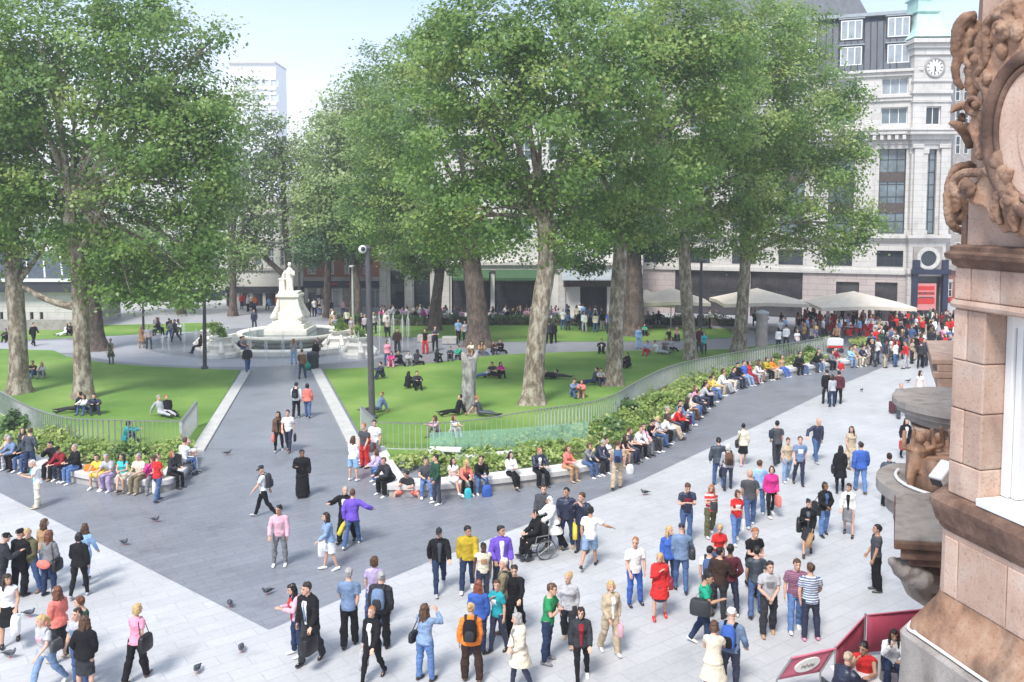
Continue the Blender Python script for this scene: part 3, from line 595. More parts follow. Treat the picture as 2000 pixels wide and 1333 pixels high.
# ---------------------------------------------------------------- trees
def leaf_mesh(name, centres, outw, n_per, sig, size, seed, m, parent=None, up=.6, tint=(.5,.22), big=1.0):
    """many small leaf faces gathered into twig clumps"""
    g = np.random.default_rng(seed); K = len(centres); cc = np.repeat(np.asarray(centres), n_per, 0); ow = np.repeat(np.asarray(outw), n_per, 0)
    N = len(cc); off = g.normal(0, 1, (N,3))*np.array([sig, sig, sig*.62]); p = cc+off
    cn_ = np.repeat(g.normal(0,.35,(K,3)), n_per, 0); nrm = ow*.7 + np.array([0,-.12,up]) + cn_ + g.normal(0,.36,(N,3)); nrm /= np.linalg.norm(nrm,axis=1)[:,None]
    a = np.cross(nrm, g.normal(0,1,(N,3))); a /= np.linalg.norm(a,axis=1)[:,None]; b = np.cross(nrm, a)
    sz = g.uniform(size[0], size[1], N)[:,None]
    droop = nrm*(sz*-.18)
    v = np.stack([p-a*sz*.5, p-b*sz*.42+a*sz*.05+droop*.2, p+a*sz*.55+droop, p+b*sz*.42+a*sz*.05+droop*.2], 1).reshape(-1,3)
    me = bpy.data.meshes.new(name); me.vertices.add(4*N); me.vertices.foreach_set('co', v.ravel())
    me.loops.add(4*N); me.loops.foreach_set('vertex_index', np.arange(4*N)); me.polygons.add(N)
    me.polygons.foreach_set('loop_start', np.arange(0,4*N,4)); me.polygons.foreach_set('loop_total', np.full(N,4))
    me.update(calc_edges=True)
    ct = g.normal(0, tint[1]*.85, K); t = np.clip(np.repeat(ct, n_per)+g.normal(tint[0], tint[1]*.4, N), 0, 1)
    at = me.attributes.new('tint', 'FLOAT', 'FACE'); at.data.foreach_set('value', t.astype(np.float32))
    return link(name, me, m, parent)
def crown_points(ells, Y, dens, seed, fill=.45):
    g = np.random.default_rng(seed); cs, ow = [], []
    for (x, y, rx, ry, *dy) in ells:
        yy = Y+(dy[0] if dy else 0); c = np.array(P(x,y,yy)); k = yy/FPX; a, b = rx*k, ry*k; d = min(a, b)*.95
        n = max(4, int(dens*(a*b+a*d+b*d)))
        q = g.normal(0,1,(n,3)); q /= np.linalg.norm(q,axis=1)[:,None]
        r_ = g.uniform(fill, 1.02, n)**.6
        lump = 1+.13*np.sin(q[:,0]*5+x)*np.cos(q[:,2]*6+y)
        cs.append(c+q*(r_*lump)[:,None]*np.array([a,d,b])); ow.append(q)
    cs, ow = np.concatenate(cs), np.concatenate(ow)
    keep = cs[:,2] > 2.6
    return cs[keep], ow[keep]
def limb(mb, pts, rad, n=10, jit=.06):
    pts = polyline(pts, 5); m_ = len(pts); rr = []
    for i in range(m_):
        t = i/(m_-1)*(len(rad)-1); k = min(int(t), len(rad)-2); rr.append((rad[k]+(rad[k+1]-rad[k])*(t-k))*(1+rng.uniform(-jit,jit)))
    mb.tube(pts, rr, n)
def tree(label, way, wpx, ells, bark='bark', leaf='leaf', dens=1.5, n_per=105, sig=.5, size=(.11,.27), branches=(), seed=1, tint=(.5,.34), group='plane trees in the garden', name='plane_tree', Y=None, fill=.45, auto=True):
    bx, by = way[0]
    if Y is None: Y = T(bx,by,0).y
    pts = [P(x,y,Y) for (x,y) in way]; pts[0].z = -.05
    rad = [w_/2*Y/FPX for w_ in wpx]
    root = empty(name, (pts[0].x, Y, 0)); tag(root, label, 'tree', group)
    mb = MB(); n = 14
    pl = polyline(pts, 6); m_ = len(pl); rr = []
    for i in range(m_):
        t = i/(m_-1)*(len(rad)-1); k = min(int(t), len(rad)-2); r_ = rad[k]+(rad[k+1]-rad[k])*(t-k)
        h_ = max(pl[i].z, 0); r_ *= 1+.42*math.exp(-h_/.45); rr.append(r_*(1+rng.uniform(-.035,.035)))
    rings_ = []
    ph = [rng.uniform(0,6) for _ in range(3)]
    for p, r_ in zip(pl, rr):
        h_ = max(p.z,0); fl = .16*math.exp(-h_/.6)+.05
        rings_.append([(p.x+r_*(1+fl*math.sin(4*a+ph[0]+.1*h_)+.03*math.sin(7*a+h_))*math.cos(a), p.y+r_*(1+fl*math.sin(4*a+ph[0]+.1*h_))*math.sin(a), p.z) for a in [2*math.pi*i/n for i in range(n)]])
    mb.rings(rings_)
    mb.build('trunk', M[bark], root, smooth=True, ang=80)
    for bpts, bw in branches:
        q = MB(); limb(q, [P(x,y,Y+(d[0] if d else 0)) for (x,y,*d) in bpts], [w_/2*Y/FPX for w_ in bw], 8)
        q.build('branch', M[bark], root, smooth=True, ang=80)
    if auto and ells:
        q = MB(); top = pl[-1]; rt = rr[-1]
        for (x,y,rx,ry,*dy) in ells:
            c = P(x,y,Y+(dy[0] if dy else 0)); mid = top.lerp(c,.5)+Vector((0,0,.4)); limb(q, [top, mid, c], [rt*.5, rt*.3, rt*.1], 6)
            for _ in range(3):
                e = c+Vector((rng.uniform(-1,1)*rx, rng.uniform(-1,1)*rx*.6, rng.uniform(-.6,.8)*ry))*(Y/FPX)*.75
                limb(q, [mid, mid.lerp(e,.5)+Vector((0,0,.3)), e], [rt*.2, rt*.12, .02], 5)
        q.build('limbs', M[bark], root, smooth=True, ang=80)
    if ells:
        cs, ow = crown_points(ells, Y, dens, seed, fill)
        leaf_mesh('crown', cs, ow, n_per, sig, size, seed+50, M[leaf], root, tint=tint)
    return root
D = 1.6
tree('broad plane tree with mottled trunk at the far left of the lawn', [(38,768),(36,680),(30,590),(24,500),(20,430)], [37,33,32,31,26],
     [(20,430,120,90),(55,395,70,75),(-70,380,120,160),(20,310,130,110),(-20,500,90,45),(-60,200,130,150)], seed=3, dens=D, tint=(.55,.25),
     branches=[([(28,560),(60,520),(95,470)],[14,10,4])])
tree('tall plane tree with two seated people at its foot on the left lawn', [(163,778),(160,690),(156,590),(150,500),(136,440),(140,380)], [36,33,31,28,24,20],
     [(150,150,200,170),(290,110,120,130),(365,190,90,100),(330,330,140,120),(395,360,70,85),(330,470,115,85),(225,535,110,55),(110,400,120,110),(70,60,150,130),(260,20,90,70),(-40,200,140,180),(415,250,65,85),(345,545,90,50),(280,260,120,110),(425,70,22,40),(390,440,50,80),(375,565,45,42),(290,565,90,38),(400,505,40,50),(240,480,90,60)], seed=5, dens=D, tint=(.42,.22),
     branches=[([(148,600),(110,592),(75,578),(45,560)],[16,13,12,7]), ([(140,390),(105,290),(75,230),(40,180)],[16,13,9,5]), ([(140,390),(118,250),(125,160),(140,90)],[15,11,8,4]), ([(150,500),(190,430),(230,330),(260,240)],[14,10,7,4]), ([(135,440),(160,330),(215,240)],[13,9,5])])
tree('thick dark plane tree standing on the path behind the left pair', [(184,684),(180,640),(176,590),(172,540),(168,480)], [46,42,40,38,30],
     [(240,500,120,60),(150,470,100,60),(320,560,80,40)], bark='bark_dark', seed=8, dens=D, tint=(.35,.2))
tree('plane tree with pale mottled trunk leaning right in the middle of the right lawn', [(1040,788),(1045,700),(1056,600),(1067,520),(1066,455),(1060,430)], [46,40,38,36,34,28],
     [(950,130,170,160),(1050,250,180,150),(890,290,140,130),(1160,120,170,160),(1130,370,130,100),(950,410,140,80),(880,440,90,70),(1000,40,190,110),(850,120,75,80),(1110,470,60,50)], seed=11, dens=D, tint=(.46,.24),
     branches=[([(1063,440),(1040,405),(1028,360),(1010,290)],[24,19,13,6]), ([(1063,440),(1085,380),(1092,330),(1110,250)],[20,14,10,5]), ([(1066,470),(1100,430),(1130,390)],[12,8,4]), ([(1040,405),(1000,380),(960,370)],[10,7,4])])
tree('plane tree with straight mottled trunk right of the leaning one', [(1198,752),(1202,660),(1208,560),(1212,470),(1210,400)], [35,33,31,29,24],
     [(1290,200,170,170),(1270,340,140,110),(1240,430,100,55),(1400,130,110,120),(1200,60,150,120),(1340,60,140,110),(1180,440,70,50)], seed=14, dens=D, tint=(.52,.25),
     branches=[([(1210,410),(1235,330),(1260,250)],[16,11,5]), ([(1210,420),(1180,350),(1160,280)],[14,9,4])])
tree('plane tree behind the wavy railing, nearest the striped bench row', [(1349,702),(1345,640),(1340,560),(1336,480),(1334,410)], [26,25,24,23,18],
     [(1450,200,140,150),(1400,370,120,110),(1500,90,90,85),(1360,460,90,38),(1440,50,110,80),(1475,330,90,110),(1330,300,90,100),(1440,430,80,45)], seed=17, dens=D, tint=(.6,.25),
     branches=[([(1335,420),(1360,340),(1390,260)],[14,9,4])])
tree('rightmost plane tree beside the beige parasols', [(1443,688),(1447,640),(1451,580),(1455,520),(1458,450)], [26,25,23,21,17],
     [(1580,230,105,110),(1560,370,130,105),(1625,445,85,60),(1560,75,65,75),(1640,170,42,60),(1650,300,48,85),(1490,470,80,40),(1600,500,55,30),(1680,440,50,40),(1500,250,100,120)], seed=20, dens=D, tint=(.5,.27),
     branches=[([(1457,460),(1500,390),(1540,310)],[12,8,4]), ([(1455,500),(1520,470),(1580,440)],[9,6,3])])
tree('thick brown plane tree at the edge of the fountain circle', [(933,678),(932,620),(926,550),(918,490),(920,420)], [46,41,38,36,26],
     [(800,200,110,130),(760,310,100,120),(820,410,110,80),(860,120,90,90),(900,480,80,40),(720,420,70,70),(980,470,80,45)], bark='bark_dark', seed=23, dens=D, tint=(.42,.22),
     branches=[([(920,500),(890,470),(870,420)],[14,10,5]), ([(920,430),(900,380),(912,340)],[12,8,4])])
tree('slim dark tree in front of the restaurant piers', [(849,645),(852,590),(858,540),(862,480)], [24,22,20,16],
     [(830,480,60,50),(880,500,50,35),(800,520,25,30),(775,470,60,40)], bark='bark_dark', seed=26, dens=3, tint=(.5,.22))
tree('thick dark plane tree beside the beige parasols at the back', [(1238,655),(1238,600),(1237,540),(1236,470)], [40,37,35,28],
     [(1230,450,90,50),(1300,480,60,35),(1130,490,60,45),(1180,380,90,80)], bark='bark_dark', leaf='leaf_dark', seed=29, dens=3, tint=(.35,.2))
tree('thin dark sparse tree with bare forked stems behind the fountain figure', [(570,612),(568,560),(562,500),(556,430),(553,360),(550,290)], [14,13,13,11,9,5],
     [(560,310,55,75),(510,360,55,60),(600,430,60,60),(520,310,50,60),(590,300,45,60),(500,460,45,50),(640,470,60,50),(600,340,45,70),(530,250,35,35),(480,520,40,50)], bark='bark_dark', leaf='leaf_back', seed=31, dens=1.1, n_per=60, sig=.65, size=(.15,.35), tint=(.5,.25), Y=86, fill=.1,
     branches=[([(562,545),(530,515),(500,490),(472,470)],[12,10,7,3]), ([(556,420),(585,380),(600,330)],[7,5,2]), ([(500,490),(492,460),(470,440)],[6,4,2])])
for i, (x, b_, lab, ell) in enumerate([
    (690, 622, 'bright green tree filling the gap right of the fountain figure', [(690,250,70,80),(720,180,60,50),(650,300,50,80),(700,360,90,90),(660,420,70,60)]),
    (640, 618, 'smaller bright green tree just right of the fountain figure', [(640,400,50,60),(620,460,50,40),(655,230,45,50),(610,380,40,60)]),
    (765, 622, 'bright green tree behind the big trees at the left of the restaurant', [(770,240,70,90),(760,160,55,35),(780,350,80,80),(740,440,70,50)])]):
    tree(lab, [(x,b_),(x,540),(x+4,470)], [16,14,11], ell, bark='bark_dark', leaf='leaf_back', seed=40+i, dens=1.6, n_per=80, sig=.7, size=(.16,.36), tint=(.55,.2), Y=80+i*3, group='bright trees at the back of the garden')
tree('dark leafy tree low behind the lamp post', [(700,625),(698,560),(690,500)], [14,13,10], [(660,470,60,45),(720,470,60,40),(610,480,40,40)], bark='bark_dark', leaf='leaf_dark', seed=47, dens=2, tint=(.4,.2), Y=78, group='bright trees at the back of the garden')
for i, (x, lab, ell) in enumerate([(455,'pale hazy tree at the right edge of the left trees',[(450,330,55,90),(475,230,45,70),(440,430,50,80),(475,470,45,60),(510,390,45,70)]), (355,'green tree hidden behind the tall left plane tree',[(330,480,90,90),(380,540,60,60),(300,560,80,40)])]):
    tree(lab, [(x,628),(x,560),(x,500)], [15,13,10], ell, bark='bark_dark', leaf='leaf_back' if i == 0 else 'leaf', seed=50+i, dens=1.1, n_per=70, sig=.75, size=(.16,.36), tint=(.45,.2), Y=84+i*2, group='bright trees at the back of the garden')
# weathered stump with a forked top
st_b = T(917,805,0); stump = empty('tree_stump', (st_b.x, st_b.y, 0)); tag(stump, 'tall grey dead tree stump with split forked top on the right lawn', 'tree stump')
q = MB(); limb(q, [st_b, P(915,760,st_b.y), P(917,720,st_b.y), P(915,700,st_b.y)], [.42,.36,.36,.38], 12, .08); q.build('trunk', bark_mat('grey_dead_wood',(.16,.15,.14),(.28,.27,.25),(.42,.4,.37)), stump, smooth=True)
q = MB(); limb(q, [P(912,712,st_b.y), P(906,697,st_b.y), P(903,688,st_b.y)], [.2,.16,.05], 8); limb(q, [P(922,714,st_b.y), P(929,697,st_b.y), P(932,685,st_b.y)], [.2,.14,.05], 8); q.build('fork', M['ledge_grey'], stump, smooth=True)
# ---------------------------------------------------------------- benches, beds, railings
def gpl(pp, n=6, z=0): return [Vector((*G(*p),z)) for p in pp] if n == 0 else polyline([(*G(*p),z) for p in pp], n)
def normals(pl):
    n = len(pl); out = []
    for i in range(n):
        a = (pl[i]-pl[max(i-1,0)]); b = (pl[min(i+1,n-1)]-pl[i]); a.z = b.z = 0
        if a.length == 0: a = b
        if b.length == 0: b = a
        a, b = a.normalized(), b.normalized(); m = Vector((-a.y-b.y,a.x+b.x,0)).normalized(); out.append(m/max(.45,m.dot(Vector((-b.y,b.x,0)))))
    return out
def ribbon(pl, prof, close=True):
    nn = normals(pl); mb = MB(); return mb.rings([[(p.x+n.x*d, p.y+n.y*d, z) for (d,z) in prof] for p,n in zip(pl,nn)])
BR = [[Vector((*G(*q_),0)) for q_ in ((716,896),(735,934),(758,971))], gpl([(758,971),(850,971),(950,961),(1050,949),(1130,937),(1200,917),(1260,890),(1310,860),(1346,829),(1374,799),(1405,775),(1445,757),(1500,743),(1560,732),(1620,723),(1690,714)],6)]
BRp = BR[0]+BR[1][3:]
BLp = gpl([(-120,885),(-60,899),(0,912),(60,925),(130,941),(200,955),(270,962),(325,961),(352,948),(372,925),(384,898)],6)
def bench(pl, label):
    b = empty('stone_bench', pl[len(pl)//2]); tag(b, label, 'bench', 'ribbon benches round the garden')
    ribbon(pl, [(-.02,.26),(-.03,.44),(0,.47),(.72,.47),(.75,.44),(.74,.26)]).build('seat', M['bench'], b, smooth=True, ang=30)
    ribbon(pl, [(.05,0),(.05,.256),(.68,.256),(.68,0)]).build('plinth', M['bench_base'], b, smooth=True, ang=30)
    return b
bench(BRp, 'long curving white stone bench crowded with people on the right side of the garden')
bench(BLp, 'curving white stone bench with people at the left side of the garden')
FR_top = [(736,825),(800,827),(870,826),(940,819),(1000,809),(1070,798),(1150,786),(1200,771),(1240,748),(1290,723),(1340,707),(1400,695),(1480,681),(1560,668),(1620,658)]
FRp = polyline([tuple(T(x,y,1.15).xy)+(0,) for x,y in FR_top], 6)
FLp = polyline([tuple(T(x,y,1.15).xy)+(0,) for x,y in [(-160,715),(-60,742),(0,765),(40,787),(80,803),(130,816),(180,820),(250,822),(350,824)]], 6)
def wavy_fence(pl, label):
    f = empty('railing', pl[len(pl)//2]); tag(f, label, 'railing', 'wavy steel railings round the lawns')
    mb = MB(); acc = 0; nn = normals(pl)
    for i in range(len(pl)-1):
        seg = pl[i+1]-pl[i]; L_ = seg.length; k = max(1, int(L_/.17)); ang = math.atan2(seg.y, seg.x)
        for j in range(k):
            p = pl[i]+seg*(j/k); acc += 1; mb.box((p.x,p.y,.6), (.01,.07,1.08), ang+.5*math.sin(acc*.21))
    mb.build('bars', M['metal'], f)
    ribbon(pl, [(-.05,1.14),(-.05,1.165),(.05,1.165),(.05,1.14)]).build('top_rail', M['steel'], f)
    ribbon(pl, [(-.03,.02),(-.03,.055),(.03,.055),(.03,.02)]).build('bottom_rail', M['metal'], f)
    return f
wavy_fence(FRp, 'wavy steel bar railing along the front of the right lawn')
wavy_fence(FLp, 'wavy steel bar railing along the front of the left lawn')
def end_gate(a, b, label):
    a, b = T(*a,1.15), T(*b,1.15); g = empty('gate_panel', (a.x,a.y,0)); tag(g, label, 'gate')
    ang = math.atan2(b.y-a.y, b.x-a.x); L_ = (Vector((b.x,b.y))-Vector((a.x,a.y))).length; n = max(3, int(L_/.13))
    for k in (0, 1):
        p = a.lerp(b,k); MB().box((p.x,p.y,.6),(.1,.12,1.2),ang).build('post', M['metal'], g, bevel=.01)
    mb = MB()
    for k in range(1, n): p = a.lerp(b,k/n); mb.box((p.x,p.y,.6),(.012,.07,1.08),ang+.4)
    mb.build('bars', M['metal'], g)
    c = a.lerp(b,.5); MB().box((c.x,c.y,1.19),(L_+.1,.11,.05),ang).build('top_rail', M['steel'], g, bevel=.008)
end_gate((353,826),(383,787), 'steel gate panel at the right end of the left railing')
end_gate((706,797),(733,824), 'steel gate panel at the left end of the right railing')
# glass balustrade and coping inside the right bed
gm, N_, L_, b_ = nodes('green_glass'); b_.inputs['Base Color'].default_value = (.35,.62,.5,1); b_.inputs['Roughness'].default_value = .05; b_.inputs['Alpha'].default_value = .32
gb_ = [T(838,846,1.05), T(990,838,1.05), T(1150,824,1.05)]
glb = empty('glass_balustrade', (gb_[1].x,gb_[1].y,0)); tag(glb, 'green tinted glass balustrade in the planting of the right bed', 'balustrade')
for k in range(2):
    for j in range(3):
        a, b = gb_[k].lerp(gb_[k+1],j/3+.005), gb_[k].lerp(gb_[k+1],(j+1)/3-.005); c = a.lerp(b,.5); MB().box((c.x,c.y,.57),((b-a).length,.02,.96),math.atan2((b-a).y,(b-a).x)).build('pane', gm, glb)
cp_ = [T(885,893,.3), T(985,884,.3), T(1105,860,.3)]
o = MB().rings([[(p.x,p.y-.2,0.0),(p.x,p.y-.2,.3),(p.x,p.y+.25,.3),(p.x,p.y+.25,0.0)] for p in cp_]).build('low_wall', M['bench'], None, bevel=.01); tag(o, 'low white stone coping below the green glass balustrade', 'wall')
a, b = T(845,876,.5), T(880,882,.5); bx_ = empty('white_hatch', (a.x,a.y,0)); tag(bx_, 'small white slatted hatch frame beside the glass balustrade', 'hatch')
MB().box((a.x+.5,a.y,.46),(1.3,.5,.08),-.1).build('lid', M['frame_white'], bx_, bevel=.01)
for dx in (-.05,.45,1.0): MB().box((a.x+dx,a.y,.21),(.09,.45,.42),-.1).build('leg', M['frame_white'], bx_)
# planted beds between bench and railing
def bed(pl_b, pl_f, name, label, seed, tint, hgt=(.0,.26), dens=19, colr='bed_leaf'):
    nb = normals(pl_b); g = np.random.default_rng(seed); n = 60
    A = [pl_b[int(i/(n-1)*(len(pl_b)-1))]+nb[int(i/(n-1)*(len(pl_b)-1))]*.8 for i in range(n)]
    Bp = []
    for a in A:   # nearest railing point
        q = min(pl_f, key=lambda p:(p-a).length); Bp.append(q)
    rr = MB(); rr.rings([[(a.x,a.y,.03),(a.x,a.y,.2),(b.x,b.y,.12),(b.x,b.y,.03)] for a,b in zip(A,Bp)])
    o = rr.build(name+'_soil', M['soil'], None); o.name = 'bed_soil'; tag(o, kind='structure')
    cs, ow = [], []
    for i in range(n-1):
        ar = (A[i+1]-A[i]).length*(Bp[i]-A[i]).length
        for _ in range(int(ar*dens/6)+1):
            u, v = g.random(), g.random(); p = A[i].lerp(A[i+1],u).lerp(Bp[i].lerp(Bp[i+1],u), .08+.86*v)
            h_ = .16+g.uniform(*hgt)*(.55+.45*math.sin(p.x*1.3)*math.cos(p.y*.9)); cs.append((p.x,p.y,h_)); ow.append((0,-.2,.6))
    o = leaf_mesh(name, cs, ow, 34, .2, (.08,.22), seed, M[colr], tint=tint, up=.5); tag(o, label, 'planting', kind='stuff'); return o
bed(BRp[6:], FRp, 'bed_planting', 'low yellow green planting between the right bench and railing', 71, (.55,.3))
bed(BLp, FLp, 'bed_planting', 'low yellow green planting between the left bench and railing', 72, (.6,.28))
def shrub(px, py, w_, h_, label, leaf, seed, tint=(.5,.25)):
    p = T(px,py,.2); r = empty('shrub', (p.x,p.y,.2)); tag(r, label, 'shrub', 'shrubs in the garden beds')
    g = np.random.default_rng(seed); h_ *= .55; n = int(26*w_*h_)+8; q = g.normal(0,1,(n,3)); q /= np.linalg.norm(q,axis=1)[:,None]; q[:,2] = abs(q[:,2])
    cs = np.array([p.x,p.y,.25])+q*g.uniform(.4,1,n)[:,None]*np.array([w_/2,w_/2,h_])
    leaf_mesh('foliage', cs, q, 30, .13, (.07,.2), seed, M[leaf], r, tint=tint)
    mb = MB()
    for _ in range(5): e = g.uniform(-1,1,2)*w_*.3; mb.tube([(p.x,p.y,.1),(p.x+e[0],p.y+e[1],h_*.8)], [.02,.008], 5)
    mb.build('stems', M['bark_dark'], r)
for i, (px,py,w_,h_,lab,lf,ti) in enumerate([
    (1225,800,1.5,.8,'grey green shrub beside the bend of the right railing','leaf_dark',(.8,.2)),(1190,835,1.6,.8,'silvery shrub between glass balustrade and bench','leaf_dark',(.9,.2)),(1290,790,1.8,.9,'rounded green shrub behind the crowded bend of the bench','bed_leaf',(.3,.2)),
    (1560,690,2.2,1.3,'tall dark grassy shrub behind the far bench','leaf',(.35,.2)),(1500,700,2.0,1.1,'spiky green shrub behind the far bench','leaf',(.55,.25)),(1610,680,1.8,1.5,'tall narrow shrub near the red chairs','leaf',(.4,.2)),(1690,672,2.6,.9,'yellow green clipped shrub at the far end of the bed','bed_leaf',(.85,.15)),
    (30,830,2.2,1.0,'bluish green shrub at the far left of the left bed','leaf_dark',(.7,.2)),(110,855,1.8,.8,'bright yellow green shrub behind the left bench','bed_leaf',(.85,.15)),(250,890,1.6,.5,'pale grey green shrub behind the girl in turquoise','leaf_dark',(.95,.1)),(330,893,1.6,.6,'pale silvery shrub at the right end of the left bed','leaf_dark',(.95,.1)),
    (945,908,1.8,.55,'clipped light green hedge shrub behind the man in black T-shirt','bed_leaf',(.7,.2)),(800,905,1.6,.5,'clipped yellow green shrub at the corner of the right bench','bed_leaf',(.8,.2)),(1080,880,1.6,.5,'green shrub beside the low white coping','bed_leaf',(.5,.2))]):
    shrub(px,py,w_,h_,lab,lf,80+i,ti)
# back hedge in front of the restaurant terrace
hp = gpl([(650,640),(860,640),(1000,640),(1230,642),(1430,646)],10)
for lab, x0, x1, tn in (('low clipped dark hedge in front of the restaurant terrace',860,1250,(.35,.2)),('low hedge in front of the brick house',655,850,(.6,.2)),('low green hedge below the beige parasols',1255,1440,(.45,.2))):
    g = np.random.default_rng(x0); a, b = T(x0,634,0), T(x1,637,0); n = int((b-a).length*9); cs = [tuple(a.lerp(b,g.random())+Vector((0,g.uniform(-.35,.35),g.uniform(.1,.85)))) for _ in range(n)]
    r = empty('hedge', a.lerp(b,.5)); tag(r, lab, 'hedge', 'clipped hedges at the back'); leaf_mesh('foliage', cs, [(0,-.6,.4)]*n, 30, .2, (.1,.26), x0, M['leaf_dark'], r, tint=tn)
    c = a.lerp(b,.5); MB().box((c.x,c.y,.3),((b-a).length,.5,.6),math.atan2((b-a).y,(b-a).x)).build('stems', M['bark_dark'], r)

# ---------------------------------------------------------------- fountain
fo = empty('fountain', FC); tag(fo, 'white stone fountain with round basin, stepped pedestal and statue', 'fountain')
MB().lathe([(5.6,0),(6.0,0),(6.05,.32),(5.95,.42),(5.55,.42),(5.5,.1)], FC, 64, cap=False).build('outer_rim', M['white_stone'], fo, smooth=True)
MB().lathe([(5.52,.06),(5.52,.1)], FC, 48).build('pool_water', M['pool'], fo)
MB().lathe([(2.6,.05),(2.7,.3),(3.2,.5),(3.75,.72),(3.95,.86),(3.95,1.0),(3.8,1.02),(3.5,.86),(2.6,.82)], FC, 64, cap=False).build('basin', M['white_stone'], fo, smooth=True)
MB().lathe([(3.55,.85),(3.55,.9)], FC, 48).build('basin_water', M['pool'], fo)
mb = MB()
for i, (hw, z0, z1) in enumerate(((1.6,.88,1.3),(1.35,1.3,1.65),(1.1,1.65,1.95))): mb.box((FC.x,FC.y,(z0+z1)/2),(2*hw,2*hw,z1-z0-.002*i))
mb.build('steps', M['white_stone'], fo, bevel=.04)
mb = MB(); mb.box((FC.x,FC.y,2.25),(1.9,1.9,.6)); mb.box((FC.x,FC.y,3.0),(1.45,1.45,1.25)); mb.box((FC.x,FC.y,3.75),(1.75,1.75,.22)); mb.box((FC.x,FC.y,3.92),(1.5,1.5,.12))
mb.build('pedestal', M['white_stone'], fo, bevel=.05)
for k in range(4):   # carved corner scrolls of the pedestal
    a = R(45+90*k); c = Vector((FC.x+1.3*math.cos(a), FC.y+1.3*math.sin(a), 0)); mb = MB()
    mb.tube([c+Vector((math.cos(a)*.1,math.sin(a)*.1,2.1)), c+Vector((0,0,2.5)), c-Vector((math.cos(a)*.25,math.sin(a)*.25,-3.0)), c-Vector((math.cos(a)*.3,math.sin(a)*.3,-3.5))], [.26,.2,.14,.1], 10)
    mb.ball(c+Vector((math.cos(a)*.12,math.sin(a)*.12,2.2)), .26); mb.build('corner_scroll', M['white_stone'], fo, smooth=True)
# statue: a cloaked figure leaning on a column
z = 3.98; X, Y_ = FC.x, FC.y; mb = MB()
mb.tube([(X-.12,Y_,z),(X-.13,Y_-.02,z+.5),(X-.12,Y_,z+.95)], [.12,.13,.17], 10); mb.tube([(X+.2,Y_-.15,z),(X+.14,Y_-.1,z+.5),(X+.08,Y_,z+.95)], [.12,.13,.17], 10)
mb.tube([(X-.02,Y_,z+.8),(X-.03,Y_,z+1.15),(X-.02,Y_,z+1.55),(X,Y_,z+1.8),(X,Y_-.02,z+1.92)], [(.27,.2),(.24,.18),(.33,.2),(.2,.14),(.09,.09)], 14)
mb.ball((X+.02,Y_-.04,z+2.1), (.15,.17,.2), 12, 9)
mb.tube([(X-.3,Y_,z+1.6),(X-.5,Y_-.02,z+1.3),(X-.55,Y_-.12,z+1.05)], [.11,.09,.06], 8); mb.tube([(X+.3,Y_,z+1.6),(X+.36,Y_-.15,z+1.28),(X+.1,Y_-.3,z+1.42),(X+.03,Y_-.2,z+1.75)], [.11,.09,.08,.05], 8)
mb.tube([(X-.05,Y_+.2,z+1.6),(X-.2,Y_+.28,z+.9),(X-.3,Y_+.3,z+.02)], [(.3,.1),(.42,.14),(.5,.16)], 12)
mb.box((X-.58,Y_,z+.48),(.42,.4,.96)); mb.box((X-.58,Y_,z+1.0),(.5,.48,.1)); mb.box((X,Y_,z+.04),(1.5,1.2,.09))
st_ = mb.build('statue', M['white_stone'], fo, smooth=True, ang=50)
rm = st_.modifiers.new('remesh', 'REMESH'); rm.mode = 'VOXEL'; rm.voxel_size = .035; rm.use_smooth_shade = True
sm = st_.modifiers.new('smooth', 'SMOOTH'); sm.iterations = 2
# carved stone urns with plants round the fountain
def urn(x, y, lab):
    r = empty('stone_urn', (x,y,0)); tag(r, lab, 'urn', 'stone urns round the fountain')
    MB().lathe([(1.05,0),(1.05,.25),(.8,.35),(.72,.6),(.85,.85),(.6,1.0),(.5,1.15),(.75,1.3),(.8,1.4),(.62,1.4)], (x,y,0), 20).build('bowl', M['white_stone'], r, smooth=True, ang=40)
    mb = MB()
    for k in range(4):
        a = R(20+90*k); mb.tube([(x+.95*math.cos(a),y+.95*math.sin(a),.05),(x+1.15*math.cos(a),y+1.15*math.sin(a),.45),(x+.8*math.cos(a),y+.8*math.sin(a),.8),(x+.6*math.cos(a),y+.6*math.sin(a),1.15)], [.22,.2,.15,.08], 8)
    mb.build('scrolls', M['white_stone'], r, smooth=True)
    g = np.random.default_rng(int(abs(x*10))); cs = np.array([x,y,1.65])+g.normal(0,.2,(16,3)); leaf_mesh('plant', cs, g.normal(0,1,(16,3)), 24, .12, (.1,.22), 5, M['leaf'], r)
for (px,py,lab) in ((432,697,'carved stone urn with a leafy plant left of the fountain, front'),(414,682,'carved stone urn left of the fountain, behind the dark lamp pole'),(664,682,'carved stone urn right of the fountain, behind'),(700,697,'carved stone urn right of the fountain nearest the tall lamp post')):
    x, y = G(px,py); urn(x, y, lab)
